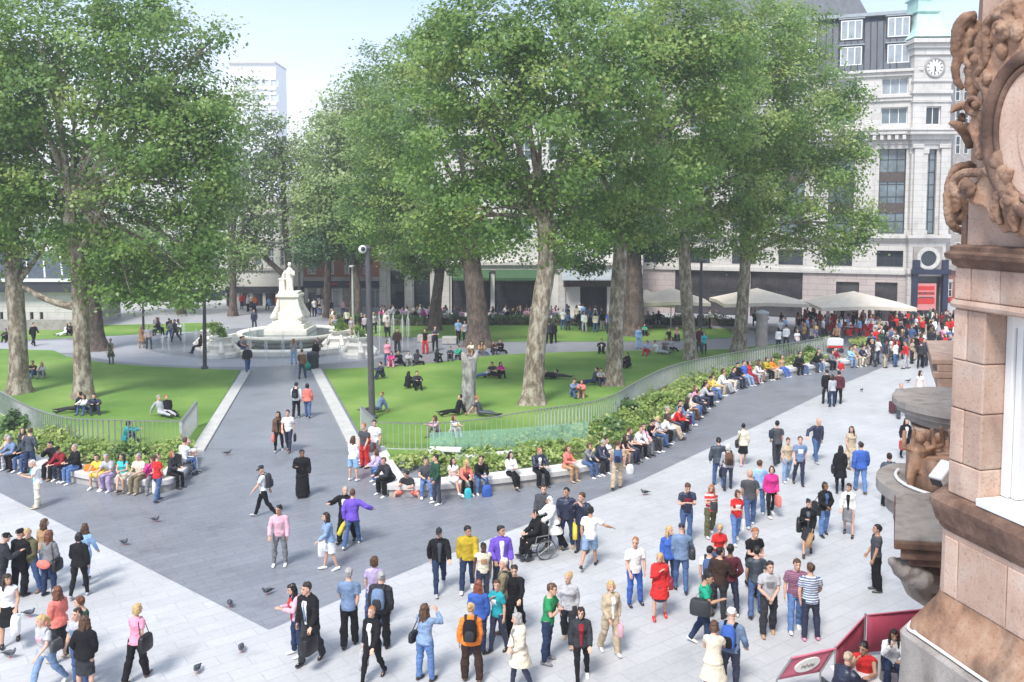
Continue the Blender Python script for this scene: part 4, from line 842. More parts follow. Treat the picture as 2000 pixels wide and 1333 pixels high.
# water jets
wj, N_, L_, b_ = nodes('jet_water'); b_.inputs['Base Color'].default_value = (.9,.93,.95,1); b_.inputs['Roughness'].default_value = .3; b_.inputs['Alpha'].default_value = .26
def jet(px, py, h_, i):
    x, y = G(px,py); mb = MB(); n = 8
    mb.tube([(x,y,.02),(x,y,h_*.5),(x+.02,y,h_*.85),(x+.03,y,h_)], [.025,.03,.045,.02], n)
    for k in range(5): a = k*1.3; mb.tube([(x,y,h_*.92),(x+.1*math.cos(a),y+.1*math.sin(a),h_*.8),(x+.13*math.cos(a),y+.13*math.sin(a),h_*.35)], [.012,.018,.012], 5)
    o = mb.build('water_jet', wj, None, smooth=True); tag(o, ('thin white water jet rising in front of the fountain' if px < 640 else 'thin white water jet rising from the paving right of the tall lamp post') if px > 420 else 'thin white water jet rising left of the fountain', 'water jet', 'water jets left of the fountain' if px < 420 else ('water jets in front of the fountain' if px < 640 else 'water jets right of the lamp post'))
for i, (px,py,h_) in enumerate([(489,706,2.4),(520,708,1.6),(553,709,2.0),(588,709,1.5),(640,706,1.8),(664,703,1.2),(741,690,3.0),(768,687,2.9),(786,684,2.6),(797,682,2.7),(760,700,1.5),(360,690,2.3),(384,694,2.0),(330,684,1.3),(318,682,1.2),(700,703,2.0)]): jet(px,py,h_,i)
# ---------------------------------------------------------------- lamp posts
def lamp(px, py, top, wpx, label, m='post', head='globe', wtop=None):
    b = T(px,py,0); Y = b.y; t = P(top[0],top[1],Y); r = empty('lamp_post', (b.x,b.y,0)); tag(r, label, 'lamp post', 'lamp posts in the square')
    w_ = wpx/2*Y/FPX; MB().tube([b, b.lerp(t,.5), t], [w_,w_*.93,w_*(wtop or .6)], 12).build('pole', M[m], r, smooth=True)
    MB().lathe([(w_*1.7,0),(w_*1.7,.12),(w_*1.25,.2)], b, 16).build('base', M[m], r)
    if head == 'globe':
        MB().lathe([(w_*1.1,0),(w_*1.2,.1),(w_*.5,.2)], t, 12).build('collar', M[m], r)
        c = t+Vector((-.22,-.15,.02)); MB().ball(c, .2, 14, 9).build('lamp_globe', M['frame_white'], r, smooth=True); MB().ball(c+Vector((.04,-.12,.02)), .12, 10, 7).build('lamp_lens', M['frame_dark'], r, smooth=True)
    elif head == 'box': MB().box(t+Vector((0,-.25,0)), (.35,.8,.14)).build('lamp_head', M[m], r, bevel=.02)
    return r
lamp(727,818,(718,488),13,'tall grey lamp post with white globe lamp in front of the right lawn','post',wtop=.8)
lamp(400,721,(399,565),8,'slim dark lamp post left of the fountain','post','box')
lamp(281,672,(279,590),5,'slim dark lamp post behind the plane trees on the left','post','box')
lamp(585,612,(584,505),5,'thin dark lamp post behind the statue','post','box')
lamp(1367,676,(1370,510),8,'dark lamp post between the two right plane trees','post','box')
lamp(1062,668,(1064,560),5,'thin dark lamp post behind the leaning plane tree','post','box')
lamp(690,640,(688,520),5,'pale thin lamp post in front of the navy shopfront','metal','box')
# statue-like bronze post and dark column on the right path
x, y = G(1487,690); r = empty('metal_column', (x,y,0)); tag(r, 'grey green metal column near the right end of the railing', 'column')
MB().lathe([(.5,0),(.5,.2),(.42,.3),(.4,2.6),(.46,2.7),(.46,2.85)], (x,y,0), 16).build('shaft', M['stone_dark'], r, smooth=True); MB().lathe([(.5,2.852),(.5,2.95),(.1,3.1)], (x,y,0), 16).build('cap', M['lead'], r)
# stone block seats by the fountain circle
for (px,py,lab) in ((878,672,'pale square stone block seat beside the thick plane tree'),(830,668,'pale stone slab seat left of the square block')):
    x, y = G(px,py); r = empty('stone_block', (x,y,0)); tag(r, lab, 'block seat'); MB().box((x,y,.3),(1.1,.9,.5)).build('seat', M['bench_base'], r, bevel=.03); MB().box((x,y,.03),(1,.8,.06)).build('plinth', M['stone_dark'], r)
# ---------------------------------------------------------------- parasols, tables, chairs
def parasol(px, top, half, lab, base_y):
    p = T(px,base_y,0); Y = p.y; t = P(px,top,Y); k = Y/FPX; h0 = P(px,top+25,Y).z; hw = half*k; r = empty('parasol', (p.x,Y,0)); tag(r, lab, 'parasol', 'beige parasols over the terrace')
    mb = MB(); n = 8; ap = (t.x,Y,t.z); q = [(p.x+hw*sx, Y+hw*.8*sy, h0) for sx,sy in ((-1,-1),(0,-1),(1,-1),(1,0),(1,1),(0,1),(-1,1),(-1,0))]
    q = [(a,b,c+(.12 if i%2 else 0)) for i,(a,b,c) in enumerate(q)]
    ql = [(a,b,c-.28) for a,b,c in q]
    mb.add([ap]+q+ql, [(0,1+i,1+(i+1)%8) for i in range(8)]+[(1+i,9+i,9+(i+1)%8,1+(i+1)%8) for i in range(8)])
    o = mb.build('canopy', M['parasol'], r); s = o.modifiers.new('thick','SOLIDIFY'); s.thickness = .02
    MB().tube([(p.x,Y,0),(p.x,Y,t.z)], .05, 8).build('pole', M['frame_white'], r); MB().box((p.x,Y,.06),(.9,.9,.12)).build('base', M['stone_dark'], r, bevel=.02)
    mb = MB()
    for (a,b,c) in q: mb.tube([(p.x,Y,t.z-.12),(a*.97+p.x*.03,b*.97+Y*.03,c-.03)], .025, 5)
    mb.build('ribs', M['frame_white'], r)
parasol(1310,562,66,'beige parasol at the left, in front of the dark shop window',641)
parasol(1478,563,80,'beige parasol in the middle of the row by the plane trunk',645)
parasol(1667,569,90,'beige parasol at the right, below the small dark windows',648)
parasol(1262,566,50,'beige parasol partly hidden behind the thick dark trunk',638)
# ---------------------------------------------------------------- near terracotta building on the right
C0 = Vector((3.217, 6.3)); eV = Vector((.229,-.973)); gV = Vector((.686,.727))
nE = Vector((-.973,-.229)); nG = Vector((-.727,.686))
def cor(d): return Vector((C0.x-1.097*d, C0.y+.295*d))
tb = empty('terracotta_building', (C0.x, C0.y, 0)); tag(tb, 'ornate brown terracotta building front close by at the right edge', 'building')
def turret(prof, m, name='wall', s0=1.9, g1=2.6, smooth=True, rnd=True):
    rr = []
    for (d,z) in prof:
        c = cor(d); r_ = .05
        ring = [c+eV*s0, c+eV*.6, c+eV*r_*2, c+eV*r_*.6+gV*r_*.1, c+gV*r_*.6+eV*.0, c+gV*r_*2, c+gV*.8, c+gV*g1] if rnd else [c+eV*s0, c+eV*.02, c+gV*.02, c+gV*g1]
        rr.append([(p.x,p.y,z) for p in ring])
    mb = MB(); mb.rings([list(reversed(r)) for r in rr], cap=False, close=False)
    # back closing is out of sight: top and bottom faces
    n = len(rr[0]); c = (C0.x+1.6, C0.y+.6)
    for ring, fl in ((rr[0],True),(rr[-1],False)):
        vs = list(reversed(ring))+[(c[0],c[1],ring[0][2])]; f = tuple(range(len(vs))); mb.add(vs, [f if fl else tuple(reversed(f))])
    return mb.build(name, M[m], tb, smooth=smooth, ang=30)
def fz(px, py, d=0.0):
    """point on the near wall face pushed out by d: (s, z)"""
    r_ = ray(px,py); q = Vector((0,0,H)); n3 = Vector((nE.x,nE.y,0)); o = Vector((C0.x,C0.y,0))+n3*d
    t = (o-q).dot(n3)/r_.dot(n3); p = q+r_*t; return (p-o).dot(Vector((eV.x,eV.y,0))), p.z
def fw(s, z, n): p = C0+eV*s+nE*n; return (p.x,p.y,z)
def fbox(mb, s0, s1, z0, z1, n0, n1): return mb.hexa([fw(s0,z0,n1),fw(s1,z0,n1),fw(s1,z0,n0),fw(s0,z0,n0),fw(s0,z1,n1),fw(s1,z1,n1),fw(s1,z1,n0),fw(s0,z1,n0)])
zz = lambda py: fz(1890,py)[1]
zL, zS = zz(1045), zz(975)
# swelling base, panel, string ledge
turret([(.13,zz(1330)-.3),(.13,zz(1325)),(.2,zz(1312)),(.225,zz(1285)),(.2,zz(1250)),(.12,zz(1222)),(.06,zz(1200)),(.035,zz(1180))], 'terra', 'swelling_base')
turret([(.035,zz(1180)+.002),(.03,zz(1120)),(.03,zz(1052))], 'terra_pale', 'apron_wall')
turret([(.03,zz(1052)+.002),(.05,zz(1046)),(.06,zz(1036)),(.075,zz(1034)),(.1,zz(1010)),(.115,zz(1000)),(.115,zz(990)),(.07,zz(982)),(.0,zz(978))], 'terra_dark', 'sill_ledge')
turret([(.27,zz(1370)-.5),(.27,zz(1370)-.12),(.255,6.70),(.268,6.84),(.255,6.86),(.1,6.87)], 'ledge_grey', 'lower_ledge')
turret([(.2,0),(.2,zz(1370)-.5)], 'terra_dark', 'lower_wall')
# joints of the apron panel: thin raised blocks
def blocks(lst, m, name='block', n1=.0, bev=.012):
    for (x0,y0,x1,y1,na,nb) in lst:
        s0, s1 = fz(x0,(y0+y1)/2)[0], fz(x1,(y0+y1)/2)[0]; xc = (x0+x1)/2; z1, z0 = fz(xc,y0)[1], fz(xc,y1)[1]
        mb = MB(); fbox(mb, s0, s1, z0, z1, na, nb); mb.build(name, M[m], tb, bevel=bev)
def sblocks(lst, m, bev=.01, name='block'):
    for (s0,s1,z0,z1,na,nb) in lst: mb = MB(); fbox(mb, s0, s1, z0, z1, na, nb); mb.build(name, M[m], tb, bevel=bev)
sblocks([(.04,.17,zz(1178),zz(1062),.03,.045),(.18,.62,zz(1178),zz(1062),.03,.043),(.63,1.3,zz(1178),zz(1062),.03,.045)], 'terra_pale')
# pier built of blocks between sill and frieze, window recess to its right
zt_, zb_ = zz(606), zz(978)
ys = [zb_, zb_+.18*(zt_-zb_), zb_+.47*(zt_-zb_), zb_+.73*(zt_-zb_), zt_]
PW = .305
for i in range(4):
    z0, z1 = ys[i]+.003, ys[i+1]-.003
    if i % 2: sblocks([(.0,.13,z0,z1,-.4,.002),(.136,PW,z0,z1,-.4,.0)], 'terra_pale')
    else: sblocks([(.0,PW,z0,z1,-.4,.001)], 'terra_pale')
sblocks([(.01,PW-.01,zb_,zt_,-.38,-.012)], 'terra_dark', 0, 'mortar_core')
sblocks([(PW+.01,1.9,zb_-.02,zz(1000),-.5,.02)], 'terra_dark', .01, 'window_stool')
wf = empty('window', fw(PW+.2,zb_,-.2)); wf.parent = tb; wf.matrix_parent_inverse = Matrix.Translation(-Vector(tb.location))
def wpart(name, m, *bx, bev=.006):
    mb = MB()
    for b_ in bx: fbox(mb, *b_)
    o = mb.build(name, M[m], None, bevel=bev); o.parent = wf; o.matrix_parent_inverse = Matrix.Translation(-Vector(wf.location))
wpart('frame', 'frame_white', (PW+.005,PW+.07,zb_+.06,zt_-.01,-.30,-.17), (PW+.08,PW+.13,zb_+.06,zt_-.01,-.29,-.19), (PW+.005,1.8,zt_-.1,zt_-.012,-.3,-.172))
wpart('pane', 'glass', (PW+.13,1.8,zb_+.06,zt_-.1,-.28,-.26), bev=0)
wpart('sill', 'frame_white', (PW-.0+.003,1.8,zb_+.0,zb_+.055,-.3,.03))
# frieze blocks and cornice bands under the cartouche
zf0, zf1, zk0, zk1 = zz(604), zz(588), zz(524), zz(484)
turret([(.0,zt_),(.03,zz(602)),(.035,zz(596)),(.02,zz(588)),(.0,zf1)], 'terra_pale', 'moulding')
sblocks([(-.0,.15,zf1+.002,zk0,-.4,.004),(.156,.42,zf1+.002,zk0,-.4,.002),(.426,.75,zf1+.002,zk0,-.4,.004),(.756,1.9,zf1+.002,zk0,-.4,.002)], 'terra_pale')
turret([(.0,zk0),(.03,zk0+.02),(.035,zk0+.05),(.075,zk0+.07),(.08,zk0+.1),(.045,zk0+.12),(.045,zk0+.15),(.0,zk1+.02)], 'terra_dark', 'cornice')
zc0 = zz(484)
sblocks([(.03,1.9,zc0+.01,zz(330),-.5,-.06),(.06,1.9,zz(330)+.002,zz(-60),-.5,-.09)], 'terra_pale', .01)
# far left return of the ornament storey
sblocks([(-.02,.03,zc0+.01,zz(420),-.3,-.05)], 'terra_dark', .01)
# ---- carved cartouche: oval frame with scrolls, built as relief on the wall face
def rel(px, py, n): s, z = fz(px,py,n); return Vector(fw(s,z,n))
def rtube(mb, pts, rad, n=.04, k=8):
    pl = polyline([rel(x,y,n+(d[0] if d else 0)) for (x,y,*d) in pts], 5); m_ = len(pl); rr = []
    for i in range(m_):
        t = i/(m_-1)*(len(rad)-1); j = min(int(t),len(rad)-2); rr.append(rad[j]+(rad[j+1]-rad[j])*(t-j))
    mb.tube(pl, rr, k)
def volute(mb, cx, cy, r0, turns, a0, sgn, rad, n=.06, tail=()):
    pts = list(tail)
    for i in range(int(turns*12)+1):
        t = i/12; r_ = r0*(1-t/(turns+.25)); a = R(a0)+sgn*t*2*math.pi; pts.append((cx+r_*math.cos(a), cy-r_*math.sin(a), .03*t))
    rtube(mb, pts, [rad, rad*.9, rad*.6, rad*.5], n, 8)
    mb.ball(rel(cx,cy,n+.05), rad*1.1, 8, 6)
CHIS = bpy.data.textures.new('chisel_marks','CLOUDS'); CHIS.noise_scale = .045; CHIS.noise_depth = 3
ct = empty('cartouche', rel(1950,250,0)); ct.parent = tb; ct.matrix_parent_inverse = Matrix.Translation(-Vector(tb.location))
def cpart(mb, name, m, smooth=True, rem=0):
    o = mb.build(name, M[m], None, smooth=smooth, ang=60); o.parent = ct; o.matrix_parent_inverse = Matrix.Translation(-Vector(ct.location))
    if rem:
        r_ = o.modifiers.new('remesh','REMESH'); r_.mode = 'VOXEL'; r_.voxel_size = rem; r_.use_smooth_shade = True
        s_ = o.modifiers.new('smooth','SMOOTH'); s_.iterations = 1
        d_ = o.modifiers.new('chisel','DISPLACE'); d_.texture = CHIS; d_.strength = .022; d_.mid_level = .5
# shield plate with a lobed outline
ol = [(2010,-20),(1990,2),(1968,0),(1945,14),(1925,38),(1918,62),(1922,92),(1915,118),(1898,140),(1905,165),(1922,185),(1920,215),(1900,225),(1890,250),(1905,285),(1922,320),(1915,350),(1888,372),(1893,395),(1925,405),(1938,430),(1962,455),(1985,448),(2010,470),(2300,470),(2300,-20)]
mb = MB(); A = [rel(x,y,.055) for x,y in ol]; B_ = [rel(x,y,-.12) for x,y in ol]
mb.rings([[tuple(p) for p in A],[tuple(p) for p in B_]]); cpart(mb, 'plate', 'terra', False, .01)
mb = MB()
ov = lambda k, rx, ry: (2032+rx*math.cos(k), 262-ry*math.sin(k))
rtube(mb, [ov(R(90+i*15),102,158) for i in range(13)], [.045,.045], .07, 10); rtube(mb, [ov(R(90+i*15),86,138) for i in range(13)], [.022,.022], .065, 8)
cpart(mb, 'oval_rim', 'terra_dark')
mb = MB(); mb.rings([[tuple(rel(*ov(R(i*10),82,134),n)) for i in range(36)] for n in (.04,.062)]); mb.rings([[tuple(rel(*ov(R(i*10),44,92),n)) for i in range(36)] for n in (.06,.075)]); cpart(mb, 'oval_panel', 'terra_pale', False)
mb = MB()
volute(mb, 1955, 55, 30, 1.6, 200, -1, .035, .06, tail=[(1915,140),(1912,105),(1918,70)])
volute(mb, 1902, 118, 20, 1.2, 60, 1, .026, .06, tail=[(1935,95),(1925,88)])
volute(mb, 1884, 365, 26, 1.5, 90, 1, .034, .06, tail=[(1945,330),(1925,335),(1905,338)])
volute(mb, 1968, 395, 22, 1.3, 120, -1, .028, .08, tail=[(1925,330),(1940,350)])
volute(mb, 1905, 205, 20, 1.2, 300, -1, .026, .05, tail=[(1935,250),(1920,240)])
rtube(mb, [(1905,150),(1925,175),(1932,210),(1925,250),(1930,300),(1945,330)], [.02,.035,.04,.045,.04,.03], .05)
rtube(mb, [(1935,40),(1925,70),(1928,105),(1912,138),(1890,148)], [.02,.03,.035,.03,.015], .06)
rtube(mb, [(1975,330),(1960,370),(1945,400),(1955,440)], [.03,.045,.04,.02], .07); rtube(mb, [(1995,400),(1975,425),(1985,455)], [.03,.035,.02], .08)
for (x,y,r_) in ((1935,300,.05),(1950,315,.06),(1930,260,.04),(1960,345,.06),(1975,380,.055),(1985,430,.05),(1945,420,.045),(1915,300,.04),(1970,20,.05),(1990,60,.06),(1960,100,.05),(1930,150,.045)): mb.ball(rel(x,y,.06), (r_,r_*.8,r_*1.3), 8, 6)
cpart(mb, 'scrollwork', 'terra_carved', True, .007)
# side face ornaments that stick out past the corner
mb = MB()
def sp(px, py, Y): return P(px,py,Y)
def stube(pts, rad, Y=6.55, k=8):
    pl = polyline([sp(x,y,Y) for x,y in pts], 5); m_ = len(pl); rr = []
    for i in range(m_):
        t = i/(m_-1)*(len(rad)-1); j = min(int(t),len(rad)-2); rr.append(rad[j]+(rad[j+1]-rad[j])*(t-j))
    mb.tube(pl, [q*.72 for q in rr], k)
stube([(1905,30),(1885,38),(1872,60),(1868,95),(1874,125)], [.05,.07,.07,.06,.04]); stube([(1900,60),(1885,85),(1890,110),(1905,120)], [.05,.06,.05,.03])
stube([(1876,100),(1866,130),(1870,160),(1880,175)], [.05,.045,.04,.02]); stube([(1900,130),(1893,160),(1898,185),(1890,205)], [.04,.05,.05,.03])
stube([(1856,222),(1868,210),(1890,206),(1908,214)], [.015,.04,.045,.03]); stube([(1854,240),(1870,245),(1885,260),(1895,290)], [.02,.05,.06,.03])
stube([(1910,215),(1914,232),(1902,245),(1888,242)], [.03,.035,.03,.02]); stube([(1858,350),(1862,335),(1880,325),(1905,330)], [.03,.045,.05,.05])
for (cx,cy,r0) in ((1880,358,20),(1862,405,15)):
    stube([(cx+r0*(1-i/26)*math.cos(i*.55+2), cy+r0*(1-i/26)*math.sin(i*.55+2)) for i in range(22)], [.035,.03,.02,.02])
stube([(1853,345),(1851,380),(1852,420),(1860,440),(1880,455)], [.03,.045,.05,.045,.03]); stube([(1885,390),(1888,420),(1884,450)], [.03,.04,.03])
for (x,y,r_) in ((1882,52,.11),(1893,75,.1),(1885,100,.09),(1905,60,.1),(1895,140,.08),(1902,170,.08),(1878,230,.05),(1880,335,.07),(1868,390,.07),(1875,425,.08),(1893,330,.08)): mb.ball(sp(x,y,6.6), (r_*.62,r_*.62,r_*.8), 8, 6)
cpart(mb, 'side_scrolls', 'terra_carved', True, .009)
# ---- parts further along the front
def pz(px, py, Y): return P(px,py,Y)
mainw = MB(); q0, q1 = P(1868,700,9.0), P(1876,700,34)
mainw.prism([(P(1900,700,7.3).x,7.3),(P(1898,700,9).x,9.0),(P(1882,700,21).x,21),(P(1882,700,21).x+9,21),(P(1900,700,7.3).x+6,7.3)], 0, 13.5); mainw.build('long_wall', M['terra'], tb)
# plinth wall under the near balcony
x_, y_ = P(1812,1150,10.8).xy; mb = MB(); mb.prism([(x_,9.6),(x_+3,9.2),(x_+4,13),(x_+1.15,13)], 0, P(1800,1092,10.2).z); mb.build('balcony_wall', M['terra_dark'], tb, bevel=.02)
zc_ = P(1748,1058,10).z
mb = MB()
for (zz0, zz1, o_) in ((-.34,-.24,.22),(-.24,-.1,.1),(-.1,.0,.0)):
    xl = P(1746,1058,10).x+o_; mb.prism([(xl,10+o_*.4),(xl+2.6,9.6+o_*.4),(xl+3.2,12),(xl+.75,11.7)], zc_+zz0, zc_+zz1-.002)
mb.build('balcony_ledge', M['terra_dark'], tb, bevel=.02)
mb = MB(); xl = P(1746,1058,10).x; mb.prism([(xl+.02,10.03),(xl+2.6,9.63),(xl+3.2,11.97),(xl+.76,11.67)], zc_, zc_+.02); mb.build('balcony_top', M['ledge_grey'], tb)
mb = MB(); pb = P(1770,1120,10.3); mb.tube([P(1745,1098,10.2),P(1760,1108,10.2),P(1785,1120,10.3),P(1815,1128,10.5)], [.06,.13,.17,.2], 10); mb.tube([P(1772,1125,10.3),P(1790,1150,10.4),P(1815,1170,10.5)], [.1,.14,.12], 8)
for (x,y,r_) in ((1745,1098,.07),(1765,1108,.11),(1785,1112,.12),(1800,1128,.15),(1778,1130,.1)): mb.ball(P(x,y,10.2),(r_,r_,r_*.9),8,6)
o = mb.build('carved_bracket', M['ledge_grey'], tb, smooth=True); r_ = o.modifiers.new('remesh','REMESH'); r_.mode='VOXEL'; r_.voxel_size=.02; r_.use_smooth_shade = True
# curved balcony
c = Vector((6.62,12.35,0)); zc2_ = 6.08
def darc(r_, a0=120, a1=275, n=20): return [(c.x+r_*math.cos(R(a0+(a1-a0)*i/n)), c.y+r_*math.sin(R(a0+(a1-a0)*i/n))) for i in range(n+1)]
mb = MB()
for (r_, za, zb2) in ((1.0,-.62,-.42),(1.12,-.42,-.16),(1.25,-.16,0)): mb.prism(darc(r_)+[(c.x+2,c.y-1.2),(c.x+2,c.y+1)], zc2_+za, zc2_+zb2-.002)
mb.build('curved_balcony', M['ledge_grey'], tb, smooth=True, ang=30)
mb = MB(); mb.prism(darc(.85)+[(c.x+2,c.y-.8),(c.x+2,c.y+.8)], zc2_, zc2_+.45); mb.build('balcony_drum', M['terra'], tb, smooth=True, ang=30)
for px_, py_, Yc, h_ in ((1806,950,12.4,.75),(1824,952,12.7,.72),(1788,955,12.2,.4)):   # terracotta figures holding the ledge above
    b = P(px_,py_,Yc); mb = MB(); mb.tube([b+Vector((-.07,0,0)), b+Vector((-.09,-.03,.18)), b+Vector((-.03,0,.34))],[.05,.06,.08],8); mb.tube([b+Vector((.08,-.04,0)), b+Vector((.1,-.08,.2)), b+Vector((.03,0,.34))],[.05,.06,.08],8)
    mb.tube([b+Vector((0,0,.3)), b+Vector((.01,0,.45)), b+Vector((.02,0,.58)), b+Vector((.03,-.01,.66))],[.1,.1,.12,.05],10); mb.ball(b+Vector((.04,-.02,.74)), (.075,.08,.09), 10, 7)
    mb.tube([b+Vector((-.09,0,.57)), b+Vector((-.2,-.03,.6)), b+Vector((-.18,0,.85))],[.045,.04,.03],8); mb.tube([b+Vector((.13,0,.57)), b+Vector((.24,-.02,.62)), b+Vector((.2,0,.88))],[.045,.04,.03],8)
    o = mb.build('carved_figure', M['terra'], tb, smooth=True); r_ = o.modifiers.new('remesh','REMESH'); r_.mode='VOXEL'; r_.voxel_size=.014; r_.use_smooth_shade = True; s_ = o.modifiers.new('smooth','SMOOTH'); s_.iterations = 2
mb = MB(); mb.prism([(P(1822,900,13.2).x,12.6),(P(1822,900,13.2).x+2.5,12.4),(P(1822,900,13.2).x+2.5,15),(P(1822,900,13.2).x+.9,15)], zc2_+.45, P(1840,850,14).z); mb.build('balcony_pier', M['terra_pale'], tb, bevel=.02)
zs = 6.48; mb = MB(); xl = P(1806,845,13.2).x
mb.prism([(xl,13.5),(xl+2.5,13.2),(xl+2.5,16),(xl+.9,16)], zs, zs+.12); mb.prism([(xl+.08,13.58),(xl+2.5,13.3),(xl+2.5,15.9),(xl+.95,15.9)], zs-.12, zs-.002); mb.build('upper_ledge', M['terra_pale'], tb, bevel=.015)
c = Vector((7.4,13.9,0)); zd = 6.97; mb = MB()
for (r_, za, zb2) in ((.95,-.34,-.2),(1.08,-.2,-.1),(1.15,-.1,0)): mb.prism(darc(r_,100,290)+[(c.x+2,c.y-1),(c.x+2,c.y+1)], zd+za, zd+zb2-.002)
mb.build('round_canopy', M['ledge_grey'], tb, smooth=True, ang=30)
for a in (190, 235): mb = MB(); p = Vector((c.x+.8*math.cos(R(a)),c.y+.8*math.sin(R(a)),0)); mb.lathe([(.2,zs+.12),(.14,zs+.14),(.2,zd-.34)], p, 10, cap=False); mb.build('baluster', M['terra'], tb, smooth=True)
xl = P(1822,740,20).x; zt2 = P(1830,702,20).z; mb = MB()
for (dz0,dz1,o_) in ((-.8,-.45,.12),(-.45,-.3,.0),(-.3,-.12,.1),(-.12,0,-.04)): mb.prism([(xl+o_,20),(xl+3,19.7),(xl+3,23),(xl+1.3+o_,23)], zt2+dz0, zt2+dz1-.002)
mb.build('far_cornice', M['terra_pale'], tb, bevel=.02)
# cables, camera housing
def cable(pts, r_, name, lab, m='frame_white'):
    mb = MB(); mb.tube(polyline(pts,6), r_, 6); o = mb.build(name, M[m], None, smooth=True); tag(o, lab, 'cable'); return o
def lp(d, s, g, z): q = cor(d); q = q+eV*s+gV*g; return (q.x,q.y,z)
cable([lp(.215,0,.25,6.9),lp(.218,.0,.1,6.89),lp(.225,.03,0,6.885),lp(.222,.15,0,6.885),lp(.225,.35,0,6.885),lp(.222,.6,0,6.885),lp(.225,1.4,0,6.885)], .011, 'cable', 'white cable along the lower stone ledge, outer of the two')
cable([lp(.185,0,.25,6.9),lp(.19,.0,.1,6.89),lp(.192,.04,0,6.885),lp(.225,.15,0,6.885),lp(.22,.35,0,6.885),lp(.225,.6,0,6.885),lp(.22,1.4,0,6.885)], .011, 'cable', 'white cable along the lower stone ledge, against the swelling base')
cc = Vector((6.62,12.35,0)); cable([(cc.x+.98*math.cos(R(a)),cc.y+.98*math.sin(R(a)),6.11) for a in range(140,262,12)], .025, 'cable', 'white pipe curved along the round balcony ledge')
cable([P(1788,1040,10.9),P(1800,1045,10.8),P(1830,1050,10.8),P(1856,1052,10.8)], .022, 'cable', 'short white pipe on the brown balcony ledge')
ch = P(1842,925,11.6); cam_ = empty('security_camera', ch); tag(cam_, 'white box security camera beside the brown stone pier', 'camera')
mb = MB(); mb.box((0,0,0),(.34,.2,.17)); me = mb; o = mb.build('housing', M['frame_white'], cam_, bevel=.02); o.matrix_parent_inverse = Matrix(); o.rotation_euler = (0,R(-35),R(30))
mb = MB(); mb.box((-.175,0,-.01),(.02,.16,.12)); o = mb.build('lens', M['shop_dark'], cam_); o.matrix_parent_inverse = Matrix(); o.rotation_euler = (0,R(-35),R(30))
mb = MB(); mb.tube([(0,0,-.05),(.1,.1,-.25),(.25,.2,-.4)], .03, 8); o = mb.build('bracket', M['metal'], cam_); o.matrix_parent_inverse = Matrix()
# ---------------------------------------------------------------- people: one posed skeleton drives body, clothes, hair and shoes
HIP, TH, SHN, ANK = .93, .42, .42, .09
def rotx(v, a): c, s = math.cos(a), math.sin(a); return Vector((v.x, v.y*c-v.z*s, v.y*s+v.z*c))
